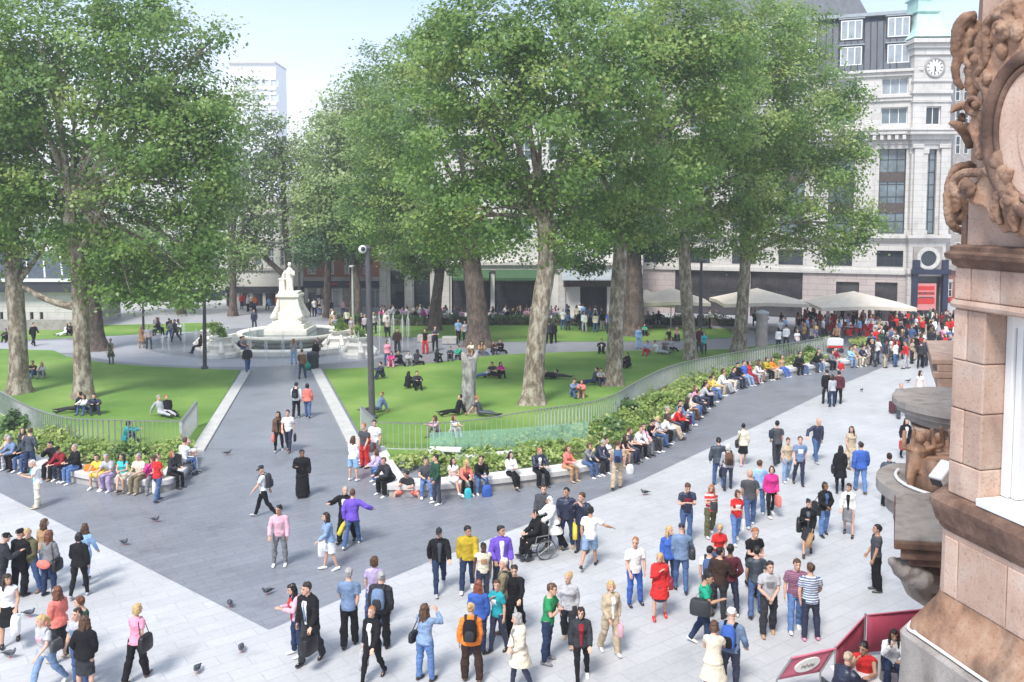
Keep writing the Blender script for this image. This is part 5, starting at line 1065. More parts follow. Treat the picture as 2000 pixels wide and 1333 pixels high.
# legs: (hip flexion, knee bend, spread)   arms: (shoulder flexion, spread, elbow bend, forearm inward)
POSES = {
 'st':  dict(l=[(2,4,5),(0,2,5)], a=[(4,9,12,5),(2,9,14,5)]),
 'st2': dict(l=[(8,14,5),(-2,1,6)], a=[(12,9,30,12),(-4,10,16,5)], lean=2),
 'w1':  dict(l=[(24,8,2),(-16,22,2)], a=[(-20,8,14,4),(22,8,24,6)], lean=4),
 'w2':  dict(l=[(-16,22,2),(24,8,2)], a=[(22,8,24,6),(-20,8,14,4)], lean=4),
 'w3':  dict(l=[(13,6,3),(-9,14,3)], a=[(-10,9,14,4),(12,9,22,6)], lean=3),
 'w4':  dict(l=[(-9,14,3),(13,6,3)], a=[(12,9,22,6),(-10,9,14,4)], lean=3),
 'ph':  dict(l=[(3,5,5),(0,2,5)], a=[(22,6,88,28),(20,6,84,28)], lean=3, head=16),
 'wph': dict(l=[(17,8,3),(-11,18,3)], a=[(22,8,85,30),(-12,9,14,4)], lean=4, head=8),
 'bag': dict(l=[(12,6,3),(-8,12,3)], a=[(10,14,110,20),(8,9,18,5)], lean=3),
 'cam': dict(l=[(2,4,6),(0,2,6)], a=[(58,18,118,30),(58,18,118,30)], lean=2),
 'cl':  dict(l=[(10,6,4),(-6,10,4)], a=[(10,8,32,38),(10,8,32,38)], lean=2, head=6),
 'pk':  dict(l=[(2,4,6),(0,2,6)], a=[(-12,16,38,24),(-12,16,38,24)]),
 'fold':dict(l=[(3,4,5),(0,2,5)], a=[(26,8,92,62),(24,8,96,58)], lean=1),
 'pt':  dict(l=[(10,6,4),(-8,14,4)], a=[(82,20,14,6),(6,9,20,5)], lean=2),
 'out': dict(l=[(20,10,3),(-14,24,3)], a=[(8,58,36,-10),(-8,12,14,4)], lean=4),
 'face':dict(l=[(8,6,4),(-4,8,4)], a=[(34,10,130,36),(2,9,16,5)], lean=2),
 'push':dict(l=[(18,8,3),(-14,20,3)], a=[(40,8,30,6),(40,8,30,6)], lean=10),
 'sit': dict(l=[(84,86,6),(82,82,7)], a=[(30,8,52,22),(26,8,58,24)], lean=6, seat=.5, head=4),
 'sit2':dict(l=[(84,92,9),(82,88,9)], a=[(22,8,52,26),(20,8,56,30)], lean=30, seat=.5, head=-8),
 'sit3':dict(l=[(84,82,5),(80,74,6)], a=[(50,8,112,26),(30,8,50,24)], lean=14, seat=.5, head=8),
 'sitx':dict(l=[(92,74,-4),(82,88,4)], a=[(30,8,60,34),(28,8,64,36)], lean=4, seat=.5),
 'sito':dict(l=[(78,58,6),(80,62,7)], a=[(-8,16,20,4),(-6,16,22,4)], lean=-6, seat=.5),
 'gr':  dict(l=[(128,112,6),(124,106,8)], a=[(62,10,34,22),(60,10,36,24)], lean=12, seat=.10, head=4),
 'gr2': dict(l=[(92,8,6),(96,24,10)], a=[(-34,14,8,4),(-30,14,10,4)], lean=-18, seat=.10, head=8),
 'gr3': dict(l=[(88,92,46),(88,96,48)], a=[(44,10,62,26),(40,10,64,26)], lean=20, seat=.10, head=12),
 'lie': dict(l=[(86,22,5),(90,10,8)], a=[(-12,26,80,20),(0,12,72,30)], lean=-62, seat=.11, head=30),
 'lie2':dict(l=[(92,4,4),(92,14,8)], a=[(76,16,24,40),(70,20,30,30)], lean=-84, seat=.11, head=8),
}
def mirror(p): q = dict(p); q['l'] = p['l'][::-1]; q['a'] = p['a'][::-1]; return q
for k_ in list(POSES): POSES[k_+'m'] = mirror(POSES[k_])
X1 = Vector((1,0,0))
def skel(pose, fem):
    p = POSES[pose]; S = {}
    L_ = R(p.get('lean', 0)); up = Vector((0,-math.sin(L_),math.cos(L_))); fw_ = Vector((0,-math.cos(L_),-math.sin(L_)))
    legs = []
    for sg, (hf, kn, ab) in zip((-1,1), p['l']):
        a, k, b = R(hf), R(kn), R(ab)*sg
        d1 = Vector((math.sin(b), -math.sin(a)*math.cos(b), -math.cos(a)*math.cos(b)))
        fa = a-k; d2 = Vector((math.sin(b)*.4, -math.sin(fa), -math.cos(fa))).normalized()
        legs.append((sg, d1, d2))
    if 'seat' in p: zp = p['seat']+.085
    else: zp = max(-(TH*d1.z+SHN*d2.z) for _, d1, d2 in legs)+ANK
    S['pel'] = Vector((0,0,zp)); S['up'] = up; S['fw'] = fw_
    S['legs'] = []
    for sg, d1, d2 in legs:
        h = S['pel']+Vector((sg*(.095 if fem else .09),0,0)); kn = h+d1*TH; an = kn+d2*SHN
        down = d2.normalized(); f = Vector((0,-1,0)); f = (f-down*f.dot(down)*.75)
        if f.length < .2: f = Vector((0,0,1))
        f.normalize(); S['legs'].append((h, kn, an, f, down))
    sw = .152 if fem else .178
    ch = S['pel']+up*.472; S['neck'] = S['pel']+up*.545; S['arms'] = []
    for sg, (sf, ab, el, inn) in zip((-1,1), p['a']):
        sh = ch+Vector((sg*sw,0,0)); a, b = R(sf)+max(L_,0)*.3, R(ab)*sg
        d1 = Vector((math.sin(b), -math.sin(a)*math.cos(b), -math.cos(a)*math.cos(b)))
        fa = a+R(el); c_ = R(inn)*sg
        d2 = Vector((-math.sin(c_)+math.sin(b)*.4*math.cos(R(el)), -math.sin(fa)*math.cos(c_), -math.cos(fa)*math.cos(c_))).normalized()
        e = sh+d1*.285; w_ = e+d2*.25; S['arms'].append((sh, e, w_, d2, sg))
    hd = R(p.get('head', 0)); ha = L_*.35+hd*.8
    S['hu'] = Vector((0,-math.sin(ha),math.cos(ha))); yw = R(p.get('yaw', 0)); f0 = Vector((0,-math.cos(ha),-math.sin(ha))); S['hf'] = f0*math.cos(yw)+X1*math.sin(yw); S['hx'] = X1*math.cos(yw)-f0*math.sin(yw)
    return S
def frame(S, t): return S['pel']+S['up']*t
X1 = Vector((1,0,0))
def torso(mb, S, prof, n=16):
    mb.rings([[frame(S,t)+X1*(rx*math.cos(a))+S['fw']*(-(ry*math.sin(a))+off) for a in [2*math.pi*i/n for i in range(n)]] for (t,rx,ry,off) in prof])
TM = [(-.10,.13,.105,0),(-.03,.165,.118,-.005),(.05,.163,.115,0),(.15,.148,.102,.01),(.27,.158,.11,.01),(.38,.178,.118,.008),(.44,.182,.108,-.002),(.48,.165,.096,-.006),(.515,.118,.08,-.01),(.545,.074,.066,-.012),(.58,.058,.058,-.008)]
TF = [(-.10,.14,.105,0),(-.03,.178,.122,-.012),(.05,.165,.112,-.006),(.15,.128,.092,.005),(.27,.14,.1,.01),(.36,.155,.126,.022),(.42,.156,.108,.008),(.455,.148,.094,0),(.485,.126,.082,-.006),(.52,.085,.066,-.01),(.548,.058,.055,-.012),(.58,.05,.05,-.008)]
def hc(S): return S['neck']+S['hu']*.165+S['hf']*.018
def body_mesh(pose, fem, hands=True):
    S = skel(pose, fem); mb = MB(); torso(mb, S, TF if fem else TM)
    nr = .05 if fem else .058; nb = S['neck']-S['up']*.06
    mb.tube([nb, S['neck']+S['up']*.02, hc(S)-S['hu']*.06-S['hf']*.02], [nr*1.25,nr,nr*.98], 10)
    c = hc(S); k = .96 if fem else 1.0; n = 14
    def hring(z, rx, ry, off): return [c+S['hu']*(z*k)+S['hx']*(rx*k*math.cos(a))+S['hf']*(-(ry*k*math.sin(a))+off*k) for a in [2*math.pi*i/n for i in range(n)]]
    mb.rings([hring(*q) for q in ((-.118,.02,.02,.062),(-.11,.04,.045,.05),(-.085,.054,.068,.03),(-.05,.064,.084,.016),(-.015,.07,.093,.006),(.02,.074,.098,0),(.055,.073,.096,-.003),(.085,.062,.083,-.005),(.105,.042,.057,-.005),(.115,.015,.02,-.005))])
    mb.tube([c+S['hu']*.012+S['hf']*.09, c-S['hu']*.012+S['hf']*.104, c-S['hu']*.034+S['hf']*.116, c-S['hu']*.042+S['hf']*.096], [.008,.012,.017,.012], 7)
    mb.ball(c-S['hu']*.066+S['hf']*.088, (.026,.014,.011), 8, 5); mb.ball(c-S['hu']*.095+S['hf']*.082, (.024,.02,.016), 8, 5)
    for sg in (-1,1): mb.ball(c+S['hx']*(sg*.074*k)-S['hu']*.012-S['hf']*.01, (.012,.02,.032), 7, 5)
    ar = .9 if fem else 1.0
    for (sh, e, w_, d2, sg) in S['arms']:
        mb.tube([sh-Vector((sg*.05,0,0))+S['up']*.005, sh+(e-sh)*.12, sh.lerp(e,.45), e, e.lerp(w_,.3), e.lerp(w_,.7), w_], [.05*ar,.056*ar,.047*ar,.04*ar,.043*ar,.034*ar,.026*ar], 9)
        if hands:
            side = d2.cross(Vector((0,0,1)) if abs(d2.z) < .8 else Vector((0,-1,0))); side.normalize()
            if abs(d2.z) >= .8: fwd = (Vector((0,-1,0))-d2*d2.y*-1*-1); fwd = (Vector((0,-1,0))-d2*Vector((0,-1,0)).dot(d2)).normalized(); pn = Vector((-sg,0,0)); side = fwd
            else: pn = Vector((0,0,-1)); pn = (pn-d2*pn.dot(d2)).normalized(); side = pn.cross(d2).normalized(); side = side if side.x*-sg > 0 else -side
            mb.tube([w_-d2*.02, w_+d2*.03, w_+d2*.085], [(.026,.02),(.04,.018),(.042,.016)], 9, up=side)
            for i, (o_, ln) in enumerate(((.03,.07),(.011,.08),(-.009,.076),(-.029,.058))):
                b_ = w_+d2*.08+side*o_*1.08; m_ = b_+d2*ln*.5+pn*.006+side*o_*.16; t_ = m_+d2*ln*.42+pn*.022+side*o_*.1; mb.tube([b_-d2*.02, b_, m_, t_], [.0085,.0098,.009,.0072], 6)
            tb0 = w_+d2*.02+side*.03; mb.tube([tb0, tb0+d2*.03+side*.02+pn*.006, tb0+d2*.062+side*.027+pn*.014], [.012,.0115,.009], 6)
    for i, (h, kn, an, f, dn) in enumerate(S['legs']):
        mb.tube([h+Vector((0,0,.04)), h.lerp(kn,.25), h.lerp(kn,.7), kn, kn.lerp(an,.3)-f*.012, kn.lerp(an,.75), an, an+dn*.04], [.09,.086,.062,.053,.055,.04,.034,.036], 10)
        mb.tube([an+dn*.045-f*.05, an+dn*.055+f*.02, an+dn*.066+f*.12, an+dn*.07+f*.17], [.033,.037,.036,.02], 8, up=X1)
    return mb
def eyes_mesh(pose, fem):
    S = skel(pose, fem); mb = MB(); c = hc(S); k = .96 if fem else 1.0
    for sg in (-1,1): mb.ball(c+S['hx']*(sg*.031*k)+S['hu']*.012+S['hf']*(.087*k), (.013,.008,.008), 8, 5)
    return mb
def brows_mesh(pose, fem):
    S = skel(pose, fem); mb = MB(); c = hc(S); k = .96 if fem else 1.0
    for sg in (-1,1): mb.tube([c+S['hx']*(sg*.016*k)+S['hu']*.03+S['hf']*(.094*k), c+S['hx']*(sg*.034*k)+S['hu']*.035+S['hf']*(.09*k), c+S['hx']*(sg*.05*k)+S['hu']*.029+S['hf']*(.078*k)], [.004,.005,.003], 5)
    return mb
def lips_mesh(pose, fem):
    S = skel(pose, fem); mb = MB(); c = hc(S)
    mb.ball(c-S['hu']*.067+S['hf']*.1, (.021,.007,.0075), 8, 5); return mb
def top_mesh(pose, fem, kind):
    S = skel(pose, fem); mb = MB(); T_ = TF if fem else TM
    off = {'tee':.014,'long':.017,'jacket':.03,'coat':.034,'vest':.013,'dress':.014,'robe':.035,'shirt':.02}[kind]
    lo = {'tee':-.055,'long':-.05,'jacket':-.07,'coat':-.12,'vest':-.04,'dress':-.12,'robe':-.12,'shirt':-.08}[kind]
    pr = [(t,rx+off,ry+off*.9,o) for (t,rx,ry,o) in T_ if t >= lo-.001 and t < .53]
    rx0, ry0 = pr[0][1], pr[0][2]
    if pr[0][0] > lo+.01: pr = [(lo,rx0+.004,ry0+.004,pr[0][3])]+pr
    pr += [(.535,.082 if not fem else .07,.07,-.012),(.552,.062 if not fem else .055,.058,-.01)]
    torso(mb, S, pr)
    if kind in ('jacket','coat','robe'):
        mb.tube([frame(S,.50)-S['fw']*.02, frame(S,.545)-S['fw']*.012, frame(S,.575)-S['fw']*.015], [(.1,.085),(.078,.074),(.07,.07)], 12, up=X1)
    seated = 'seat' in POSES[pose]
    if kind in ('coat','dress','robe') and not seated:
        zb = {'coat':.58,'dress':.52,'robe':.06}[kind]; z0 = S['pel'].z-.08; an = [l_[2] for l_ in S['legs']]; kx = [l_[1] for l_ in S['legs']]
        sp_ = abs(an[0].y-an[1].y)*.5; f_ = min(1, (z0-zb)/.85); cyy = (an[0].y+an[1].y)/2*f_
        n = 16; rr = []
        for q in (0,.35,.7,1):
            rx = .185+off*.6+q*(.05 if kind == 'coat' else .03 if kind == 'robe' else .09); ry = .135+off*.6+q*(.05+sp_*.85*f_)
            rr.append([Vector((rx*math.cos(a)*(1+.04*math.sin(5*a)*q), ry*math.sin(a)*(1+.04*math.sin(5*a)*q)+cyy*q, z0+(zb-z0)*q)) for a in [2*math.pi*i/n for i in range(n)]])
        mb.rings(rr)
    elif kind in ('coat','dress','robe'):
        for (h, kn, an, f, dn) in S['legs']:
            mb.tube([h+Vector((0,.02,0)), h.lerp(kn,.5), h.lerp(kn,1.02)], [.125,.115,.1], 10)
            if kind == 'robe': mb.tube([kn, kn.lerp(an,.5), an], [.1,.105,.115], 10)
        mb.tube([S['legs'][0][1].lerp(S['legs'][0][0],.3), S['legs'][1][1].lerp(S['legs'][1][0],.3)], .1, 10); mb.tube([S['legs'][0][1].lerp(S['legs'][0][0],.7), S['legs'][1][1].lerp(S['legs'][1][0],.7)], .12, 10)
    sl = {'tee':.62,'dress':.4,'vest':.16,'long':2,'jacket':2,'coat':2,'robe':2,'shirt':.7}[kind]; ar = (.9 if fem else 1.0); o2 = off*.85
    for (sh, e, w_, d2, sg) in S['arms']:
        sh0 = sh-Vector((sg*.06,0,0))+S['up']*.005
        if sl < 1: mb.tube([sh0, sh+(e-sh)*.1, sh.lerp(e,sl*.6), sh.lerp(e,sl)], [.056*ar+o2,.06*ar+o2,.055*ar+o2*1.2,.054*ar+o2*1.5], 10)
        else: mb.tube([sh0, sh+(e-sh)*.1, sh.lerp(e,.5), e, e.lerp(w_,.3), e.lerp(w_,.7), e.lerp(w_,.97)], [.056*ar+o2,.06*ar+o2,.052*ar+o2,.046*ar+o2*1.1,.047*ar+o2,.038*ar+o2,.032*ar+o2], 10)
    return mb
def tie_mesh(pose, fem):
    S = skel(pose, fem); T_ = TM; mb = MB(); pts, rad = [], []
    for (t,rx,ry,o) in reversed(T_[2:-3]): pts.append(frame(S,t)+S['fw']*(ry+.03*.9+.024+o)); rad.append((.028-.018*max(0,t-.1)/.4,.006))
    mb.tube(pts, rad, 6, up=X1); return mb
def front_mesh(pose, fem):   # shirt front showing between the open edges of a jacket
    S = skel(pose, fem); T_ = TF if fem else TM; mb = MB(); rr = []
    for (t,rx,ry,o) in T_[1:-3]:
        ry2 = ry+.03*.9+.016; wd = (.03+.1*max(0,t-.05)) if t < .46 else .05; n = 8
        rr.append([frame(S,t)+X1*(wd*math.cos(a))+S['fw']*(ry2-.02+o+.026*math.sin(a)) for a in [2*math.pi*i/n for i in range(n)]])
    mb.rings(rr); return mb
def print_mesh(pose, fem):   # printed patch on the chest of a T-shirt
    S = skel(pose, fem); T_ = TF if fem else TM; mb = MB(); rr = []
    for t in (.25,.28,.31,.34,.37,.4):
        k = max(i for i in range(len(T_)-1) if T_[i][0] <= t); a, b = T_[k], T_[k+1]; q = (t-a[0])/(b[0]-a[0]); ry = a[2]+(b[2]-a[2])*q+.024; rx = a[1]+(b[1]-a[1])*q+.02; o = a[3]+(b[3]-a[3])*q
        rr.append([frame(S,t)+X1*(rx*math.cos(an))+S['fw']*(ry*math.sin(an)+o) for an in [R(62+56*i/8) for i in range(9)]])
    mb.rings(rr, cap=False, close=False); return mb
def bottom_mesh(pose, fem, kind):
    S = skel(pose, fem); mb = MB(); T_ = TF if fem else TM; off = {'jeans':.012,'trousers':.02,'leggings':.006,'shorts':.018,'skirt':.014,'longskirt':.014}[kind]
    pr = [(t,rx+off*.8*max(0,min(1,-t*9)),ry+off*.8*max(0,min(1,-t*9)),o) for (t,rx,ry,o) in T_ if t < .1]; pr.append((.085, pr[-1][1]-.008, pr[-1][2]-.006, pr[-1][3])); torso(mb, S, pr)
    seated = 'seat' in POSES[pose]
    for (h, kn, an, f, dn) in S['legs']:
        if kind in ('jeans','trousers','leggings'):
            hem = {'jeans':1.25,'trousers':1.7,'leggings':.9}[kind]
            mb.tube([h+Vector((0,0,.03)), h.lerp(kn,.25), h.lerp(kn,.7), kn, kn.lerp(an,.3)-f*.012, kn.lerp(an,.75), kn.lerp(an,1.02)+dn*.025], [.092+off,.088+off,.066+off,.057+off*1.1,.058+off*hem,.044+off*hem,.04+off*hem], 11)
        elif kind == 'shorts': mb.tube([h+Vector((0,0,.03)), h.lerp(kn,.25), h.lerp(kn,.7), h.lerp(kn,.92)], [.094+off,.09+off,.08+off,.078+off], 11)
        elif seated: mb.tube([h+Vector((0,0,.02)), h.lerp(kn,.5), h.lerp(kn,.95)], [.11,.105,.095], 10)
    if kind in ('skirt','longskirt') and not seated:
        z0 = S['pel'].z+.05; zb = .5 if kind == 'skirt' else .16; kx = [l_[1 if kind == 'skirt' else 2] for l_ in S['legs']]; sp_ = abs(kx[0].y-kx[1].y)*.5; cyy = (kx[0].y+kx[1].y)/2; n = 16; rr = []
        for q in (0,.3,.65,1):
            rx = .175+q*(.02 if kind == 'skirt' else .1); ry = .125+q*(.015+sp_*.8+(.06 if kind != 'skirt' else 0)); rr.append([Vector((rx*math.cos(a), ry*math.sin(a)+cyy*q, z0+(zb-z0)*q)) for a in [2*math.pi*i/n for i in range(n)]])
        mb.rings(rr)
    elif kind in ('skirt','longskirt'):
        mb.tube([S['legs'][0][1].lerp(S['legs'][0][0],.35), S['legs'][1][1].lerp(S['legs'][1][0],.35)], .095, 10); mb.tube([S['legs'][0][1].lerp(S['legs'][0][0],.75), S['legs'][1][1].lerp(S['legs'][1][0],.75)], .11, 10)
    return mb
def shoe_mesh(pose, fem, side):
    S = skel(pose, fem); mb = MB(); h, kn, an, f, dn = S['legs'][side]
    mb.tube([an+dn*.055-f*.075, an+dn*.05-f*.03, an+dn*.056+f*.06, an+dn*.066+f*.14, an+dn*.07+f*.19], [(.03,.034),(.04,.045),(.046,.038),(.047,.028),(.028,.016)], 10, up=f.cross(dn) if f.cross(dn).length > .1 else X1)
    mb.tube([an-dn*.0, an+dn*.05], [.042,.045], 9)
    return mb
def hair_mesh(pose, fem, kind):
    S = skel(pose, fem); mb = MB(); c = hc(S); k = .96 if fem else 1.0; n = 14
    def hp_(z, rx, ry, off): return [c+S['hu']*(z*k)+S['hx']*(rx*k*math.cos(a))+S['hf']*(-(ry*k*math.sin(a))+off*k) for a in [2*math.pi*i/n for i in range(n)]]
    if kind in ('short','long','bob','bun','pony','crop'):
        g = .0 if kind == 'crop' else .008
        mb.rings([hp_(*q) for q in ((-.055,.045,.03,-.062),(-.03,.066+g,.056,-.046),(.0,.077+g,.075,-.034),(.03,.08+g,.086,-.026),(.055,.078+g,.09+g,-.024),(.085,.069+g,.09+g,-.01),(.11,.05+g,.068+g,-.008),(.126+g,.018,.026,-.01))])
    if kind == 'long':
        b = c-S['hf']*.075; dn = Vector((0,.03,-1)); mb.tube([c+S['hu']*.06-S['hf']*.04, b-S['hu']*.02, b+dn*.15, b+dn*.3, b+dn*.4], [(.07,.05),(.084,.045),(.1,.045),(.1,.035),(.05,.02)], 12, up=S['hx'])
        for sg in (-1,1): mb.tube([c+S['hx']*(sg*.07)+S['hu']*.03, c+S['hx']*(sg*.082)-S['hu']*.06-S['hf']*.01, c+S['hx']*(sg*.09)+Vector((0,-.0,-.2))-S['hf']*.01, c+S['hx']*(sg*.085)+Vector((0,-.03,-.3))], [(.024,.045),(.024,.045),(.026,.05),(.012,.02)], 8)
    elif kind == 'bob':
        mb.tube([c+S['hu']*.05-S['hf']*.035, c-S['hu']*.03-S['hf']*.05, c-S['hu']*.11-S['hf']*.05], [(.085,.07),(.094,.064),(.08,.05)], 12, up=S['hx'])
        for sg in (-1,1): mb.tube([c+S['hx']*(sg*.07)+S['hu']*.03, c+S['hx']*(sg*.08)-S['hu']*.05, c+S['hx']*(sg*.076)-S['hu']*.1], [(.022,.045),(.022,.045),(.014,.03)], 8)
    elif kind == 'bun': mb.ball(c+S['hu']*.07-S['hf']*.115, .046)
    elif kind == 'pony': mb.tube([c+S['hu']*.05-S['hf']*.1, c-S['hf']*.15+S['hu']*.02, c-S['hf']*.14-S['hu']*.12, c-S['hf']*.1-S['hu']*.22], [.03,.036,.03,.012], 8)
    elif kind == 'cap':
        mb.rings([hp_(*q) for q in ((.015,.079,.103,-.002),(.05,.083,.106,-.002),(.09,.074,.096,-.004),(.118,.05,.066,-.004),(.128,.015,.02,-.004))]); mb.tube([c+S['hu']*.03+S['hf']*.07, c+S['hu']*.028+S['hf']*.13, c+S['hu']*.016+S['hf']*.175], [(.07,.009),(.068,.008),(.04,.006)], 10, up=S['hx'])
    elif kind == 'hijab':
        mb.rings([hp_(*q) for q in ((-.05,.085,.075,-.045),(.0,.086,.09,-.032),(.04,.085,.1,-.02),(.08,.074,.096,-.006),(.115,.045,.06,-.006),(.13,.015,.02,-.006))]); mb.tube([c-S['hu']*.02-S['hf']*.04, c-S['hu']*.11-S['hf']*.01, c-S['hu']*.17+S['hf']*.0, c-S['hu']*.27], [(.088,.085),(.09,.09),(.13,.115),(.15,.12)], 14, up=S['hx'])
    elif kind == 'hat':
        mb.rings([hp_(*q) for q in ((.03,.15,.165,0),(.036,.15,.165,0),(.04,.084,.105,-.002),(.1,.078,.1,-.002),(.13,.05,.07,0))])
    return mb
# ---- cache of finished meshes; every one is remeshed into a single skin
CACHE = {}; PENDING = {}
def want(key):
    if key in CACHE or key in PENDING: return
    t = key[0]
    mb = {'body':lambda:body_mesh(*key[1:3]), 'eyes':lambda:eyes_mesh(*key[1:]), 'brows':lambda:brows_mesh(*key[1:]), 'lips':lambda:lips_mesh(*key[1:]), 'top':lambda:top_mesh(*key[1:]), 'front':lambda:front_mesh(*key[1:]), 'print':lambda:print_mesh(*key[1:]), 'tie':lambda:tie_mesh(*key[1:]), 'bottom':lambda:bottom_mesh(*key[1:]), 'shoe':lambda:shoe_mesh(*key[1:]), 'hair':lambda:hair_mesh(*key[1:])}[t]()
    PENDING[key] = mb
VOX = {'body':.0078,'top':.013,'front':.012,'bottom':.013,'shoe':.011,'hair':.011}
def wrinkle(me, key):
    """folds in cloth and strands in hair: push vertices along their normals with layered waves"""
    if key[0] not in ('top','bottom','hair'): return
    n = len(me.vertices); co = np.empty(n*3); me.vertices.foreach_get('co', co); co = co.reshape(-1,3); nr = np.empty(n*3); me.vertices.foreach_get('normal', nr); nr = nr.reshape(-1,3)
    g = np.random.default_rng(abs(hash(str(key)))%9999 if False else sum(map(ord,str(key)))); d = np.zeros(n)
    if key[0] == 'hair': fr, amp, dirs = (26,44,70), (.006,.004,.0025), (1,1,.35)
    else: fr, amp, dirs = (9,16,27,40), (.0075,.006,.0042,.0025), (.55,.55,1.25)
    for f, a in zip(fr, amp):
        for _ in range(3):
            k = g.normal(0,1,3)*np.array(dirs); k /= np.linalg.norm(k); w2 = g.normal(0,1,3); w2 /= np.linalg.norm(w2)
            d += a*.62*np.sin(co@k*f*2.2+g.uniform(0,6)+1.6*np.sin(co@w2*f*.8+g.uniform(0,6)))
    if key[0] == 'bottom': d *= np.clip((skel(key[1],key[2])['pel'].z-co[:,2])*7, .0, 1.15)
    if key[0] == 'top': d = np.maximum(d*.62+.0035, -.0005)
    if key[0] == 'bottom': d = np.maximum(d*.75+.003*np.clip((skel(key[1],key[2])['pel'].z-co[:,2])*7, 0, 1), -.0005)
    me.vertices.foreach_set('co', (co+nr*d[:,None]).ravel()); me.update()
def bake_pending():
    tmp = []
    for key, mb in PENDING.items():
        me = mb.mesh('_'.join(str(x) for x in key[:2]))
        if key[0] in VOX:
            o = bpy.data.objects.new('tmp', me); C.objects.link(o); r_ = o.modifiers.new('r','REMESH'); r_.mode = 'VOXEL'; r_.voxel_size = VOX[key[0]]; r_.use_smooth_shade = True
            s_ = o.modifiers.new('s','SMOOTH'); s_.iterations = {'body':1,'top':4,'bottom':4,'hair':3}.get(key[0],2); s_.factor = .5
            tmp.append((key,o,me))
        else: me.polygons.foreach_set('use_smooth', [True]*len(me.polygons)); CACHE[key] = me
    bpy.context.view_layer.update(); dg = bpy.context.evaluated_depsgraph_get()
    for key, o, me in tmp:
        m2 = bpy.data.meshes.new_from_object(o.evaluated_get(dg)); m2.name = key[0]
        m2.polygons.foreach_set('use_smooth', [True]*len(m2.polygons)); wrinkle(m2, key)
        if not m2.materials: m2.materials.append(None)
        CACHE[key] = m2
    for key, o, me in tmp: bpy.data.objects.remove(o); bpy.data.meshes.remove(me)
    for m2 in CACHE.values():
        if not m2.materials: m2.materials.append(None)
    PENDING.clear()
# ---- colours
COL = dict(black=(.012,.012,.014), charcoal=(.035,.036,.042), darkgrey=(.07,.072,.08), grey=(.2,.2,.21), lightgrey=(.42,.42,.44), white=(.78,.78,.77), cream=(.66,.6,.48), beige=(.47,.38,.27), khaki=(.23,.19,.12), brown=(.13,.07,.045), darkbrown=(.045,.026,.02),
  navy=(.018,.024,.06), blue=(.05,.12,.42), lightblue=(.3,.48,.72), denim=(.07,.12,.25), paledenim=(.22,.32,.48), darkdenim=(.025,.04,.09), jeanblue=(.11,.2,.42), teal=(.02,.3,.34), turquoise=(.06,.5,.55), green=(.03,.26,.1), darkgreen=(.025,.075,.045), olive=(.12,.11,.06), jade=(.02,.36,.22),
  red=(.58,.03,.03), darkred=(.25,.02,.03), maroon=(.1,.025,.035), coral=(.75,.2,.16), orange=(.8,.22,.03), pink=(.78,.3,.42), palepink=(.66,.4,.47), magenta=(.6,.04,.24), purple=(.16,.09,.5), lilac=(.44,.36,.55), plum=(.16,.05,.1), yellow=(.8,.62,.08), mustard=(.46,.33,.03), tan=(.42,.26,.14), slate=(.12,.14,.2), steelblue=(.16,.23,.36))
SKIN = dict(fair=(.62,.37,.27), tan=(.47,.27,.18), brown=(.24,.125,.075), dark=(.085,.045,.03))
HAIRC = dict(black=(.012,.01,.01), dark=(.03,.018,.013), brown=(.085,.042,.022), chestnut=(.14,.05,.025), red=(.2,.06,.03), ginger=(.34,.13,.05), blond=(.5,.34,.15), grey=(.33,.32,.31), white=(.62,.6,.56), bald=(.55,.33,.24))
MC = {}
def cmat(kind, name):
    k = kind+'_'+name
    if k in MC: return MC[k]
    if kind == 'cloth': m = mat('cloth_'+name, COL[name], .85, .2, 6, .8, spec=.2, detail=3)
    elif kind == 'skin': m = mat('skin_'+name, SKIN[name], .55, .07, 12, .05, spec=.35)
    elif kind == 'hair': m = mat('hair_'+name, HAIRC[name], .5, .3, 30, .3, spec=.4, stretch=(3,3,.4))
    elif kind == 'leather': m = mat('leather_'+name, COL[name], .42, .12, 14, .1, spec=.45)
    MC[k] = m; return m
def striped(name, c1, c2, freq, axis=2):
    m, N, L, b = nodes(name); b.inputs['Roughness'].default_value = .85
    tc = N.new('ShaderNodeTexCoord'); sx = N.new('ShaderNodeSeparateXYZ'); L.new(tc.outputs['Object'], sx.inputs[0])
    mu = N.new('ShaderNodeMath'); mu.operation = 'MULTIPLY'; mu.inputs[1].default_value = freq; L.new(sx.outputs[axis], mu.inputs[0])
    fr = N.new('ShaderNodeMath'); fr.operation = 'FRACT'; L.new(mu.outputs[0], fr.inputs[0]); gt = N.new('ShaderNodeMath'); gt.operation = 'GREATER_THAN'; gt.inputs[1].default_value = .55; L.new(fr.outputs[0], gt.inputs[0])
    mx = N.new('ShaderNodeMix'); mx.data_type = 'RGBA'; mx.inputs[6].default_value = (*c1,1); mx.inputs[7].default_value = (*c2,1); L.new(gt.outputs[0], mx.inputs[0]); L.new(mx.outputs[2], b.inputs['Base Color']); return m
M['stripe_blue'] = striped('blue_white_stripes', (.1,.15,.26), (.62,.66,.7), 19); M['stripe_red'] = striped('red_white_stripes', (.58,.03,.03), (.72,.6,.58), 7)
M['plaid'] = striped('plum_plaid', (.18,.06,.12), (.3,.16,.22), 24); M['camo'] = bark_mat('olive_print', (.03,.04,.02),(.12,.12,.06),(.3,.28,.18))
def cl(name): return M[name] if name in M else cmat('cloth', name)
M['eye'] = mat('eye_dark', (.03,.02,.018), .2, .1); M['lips'] = mat('lip_skin', (.4,.16,.13), .5, .1)
PEOPLE = []
jr = random.Random(99)
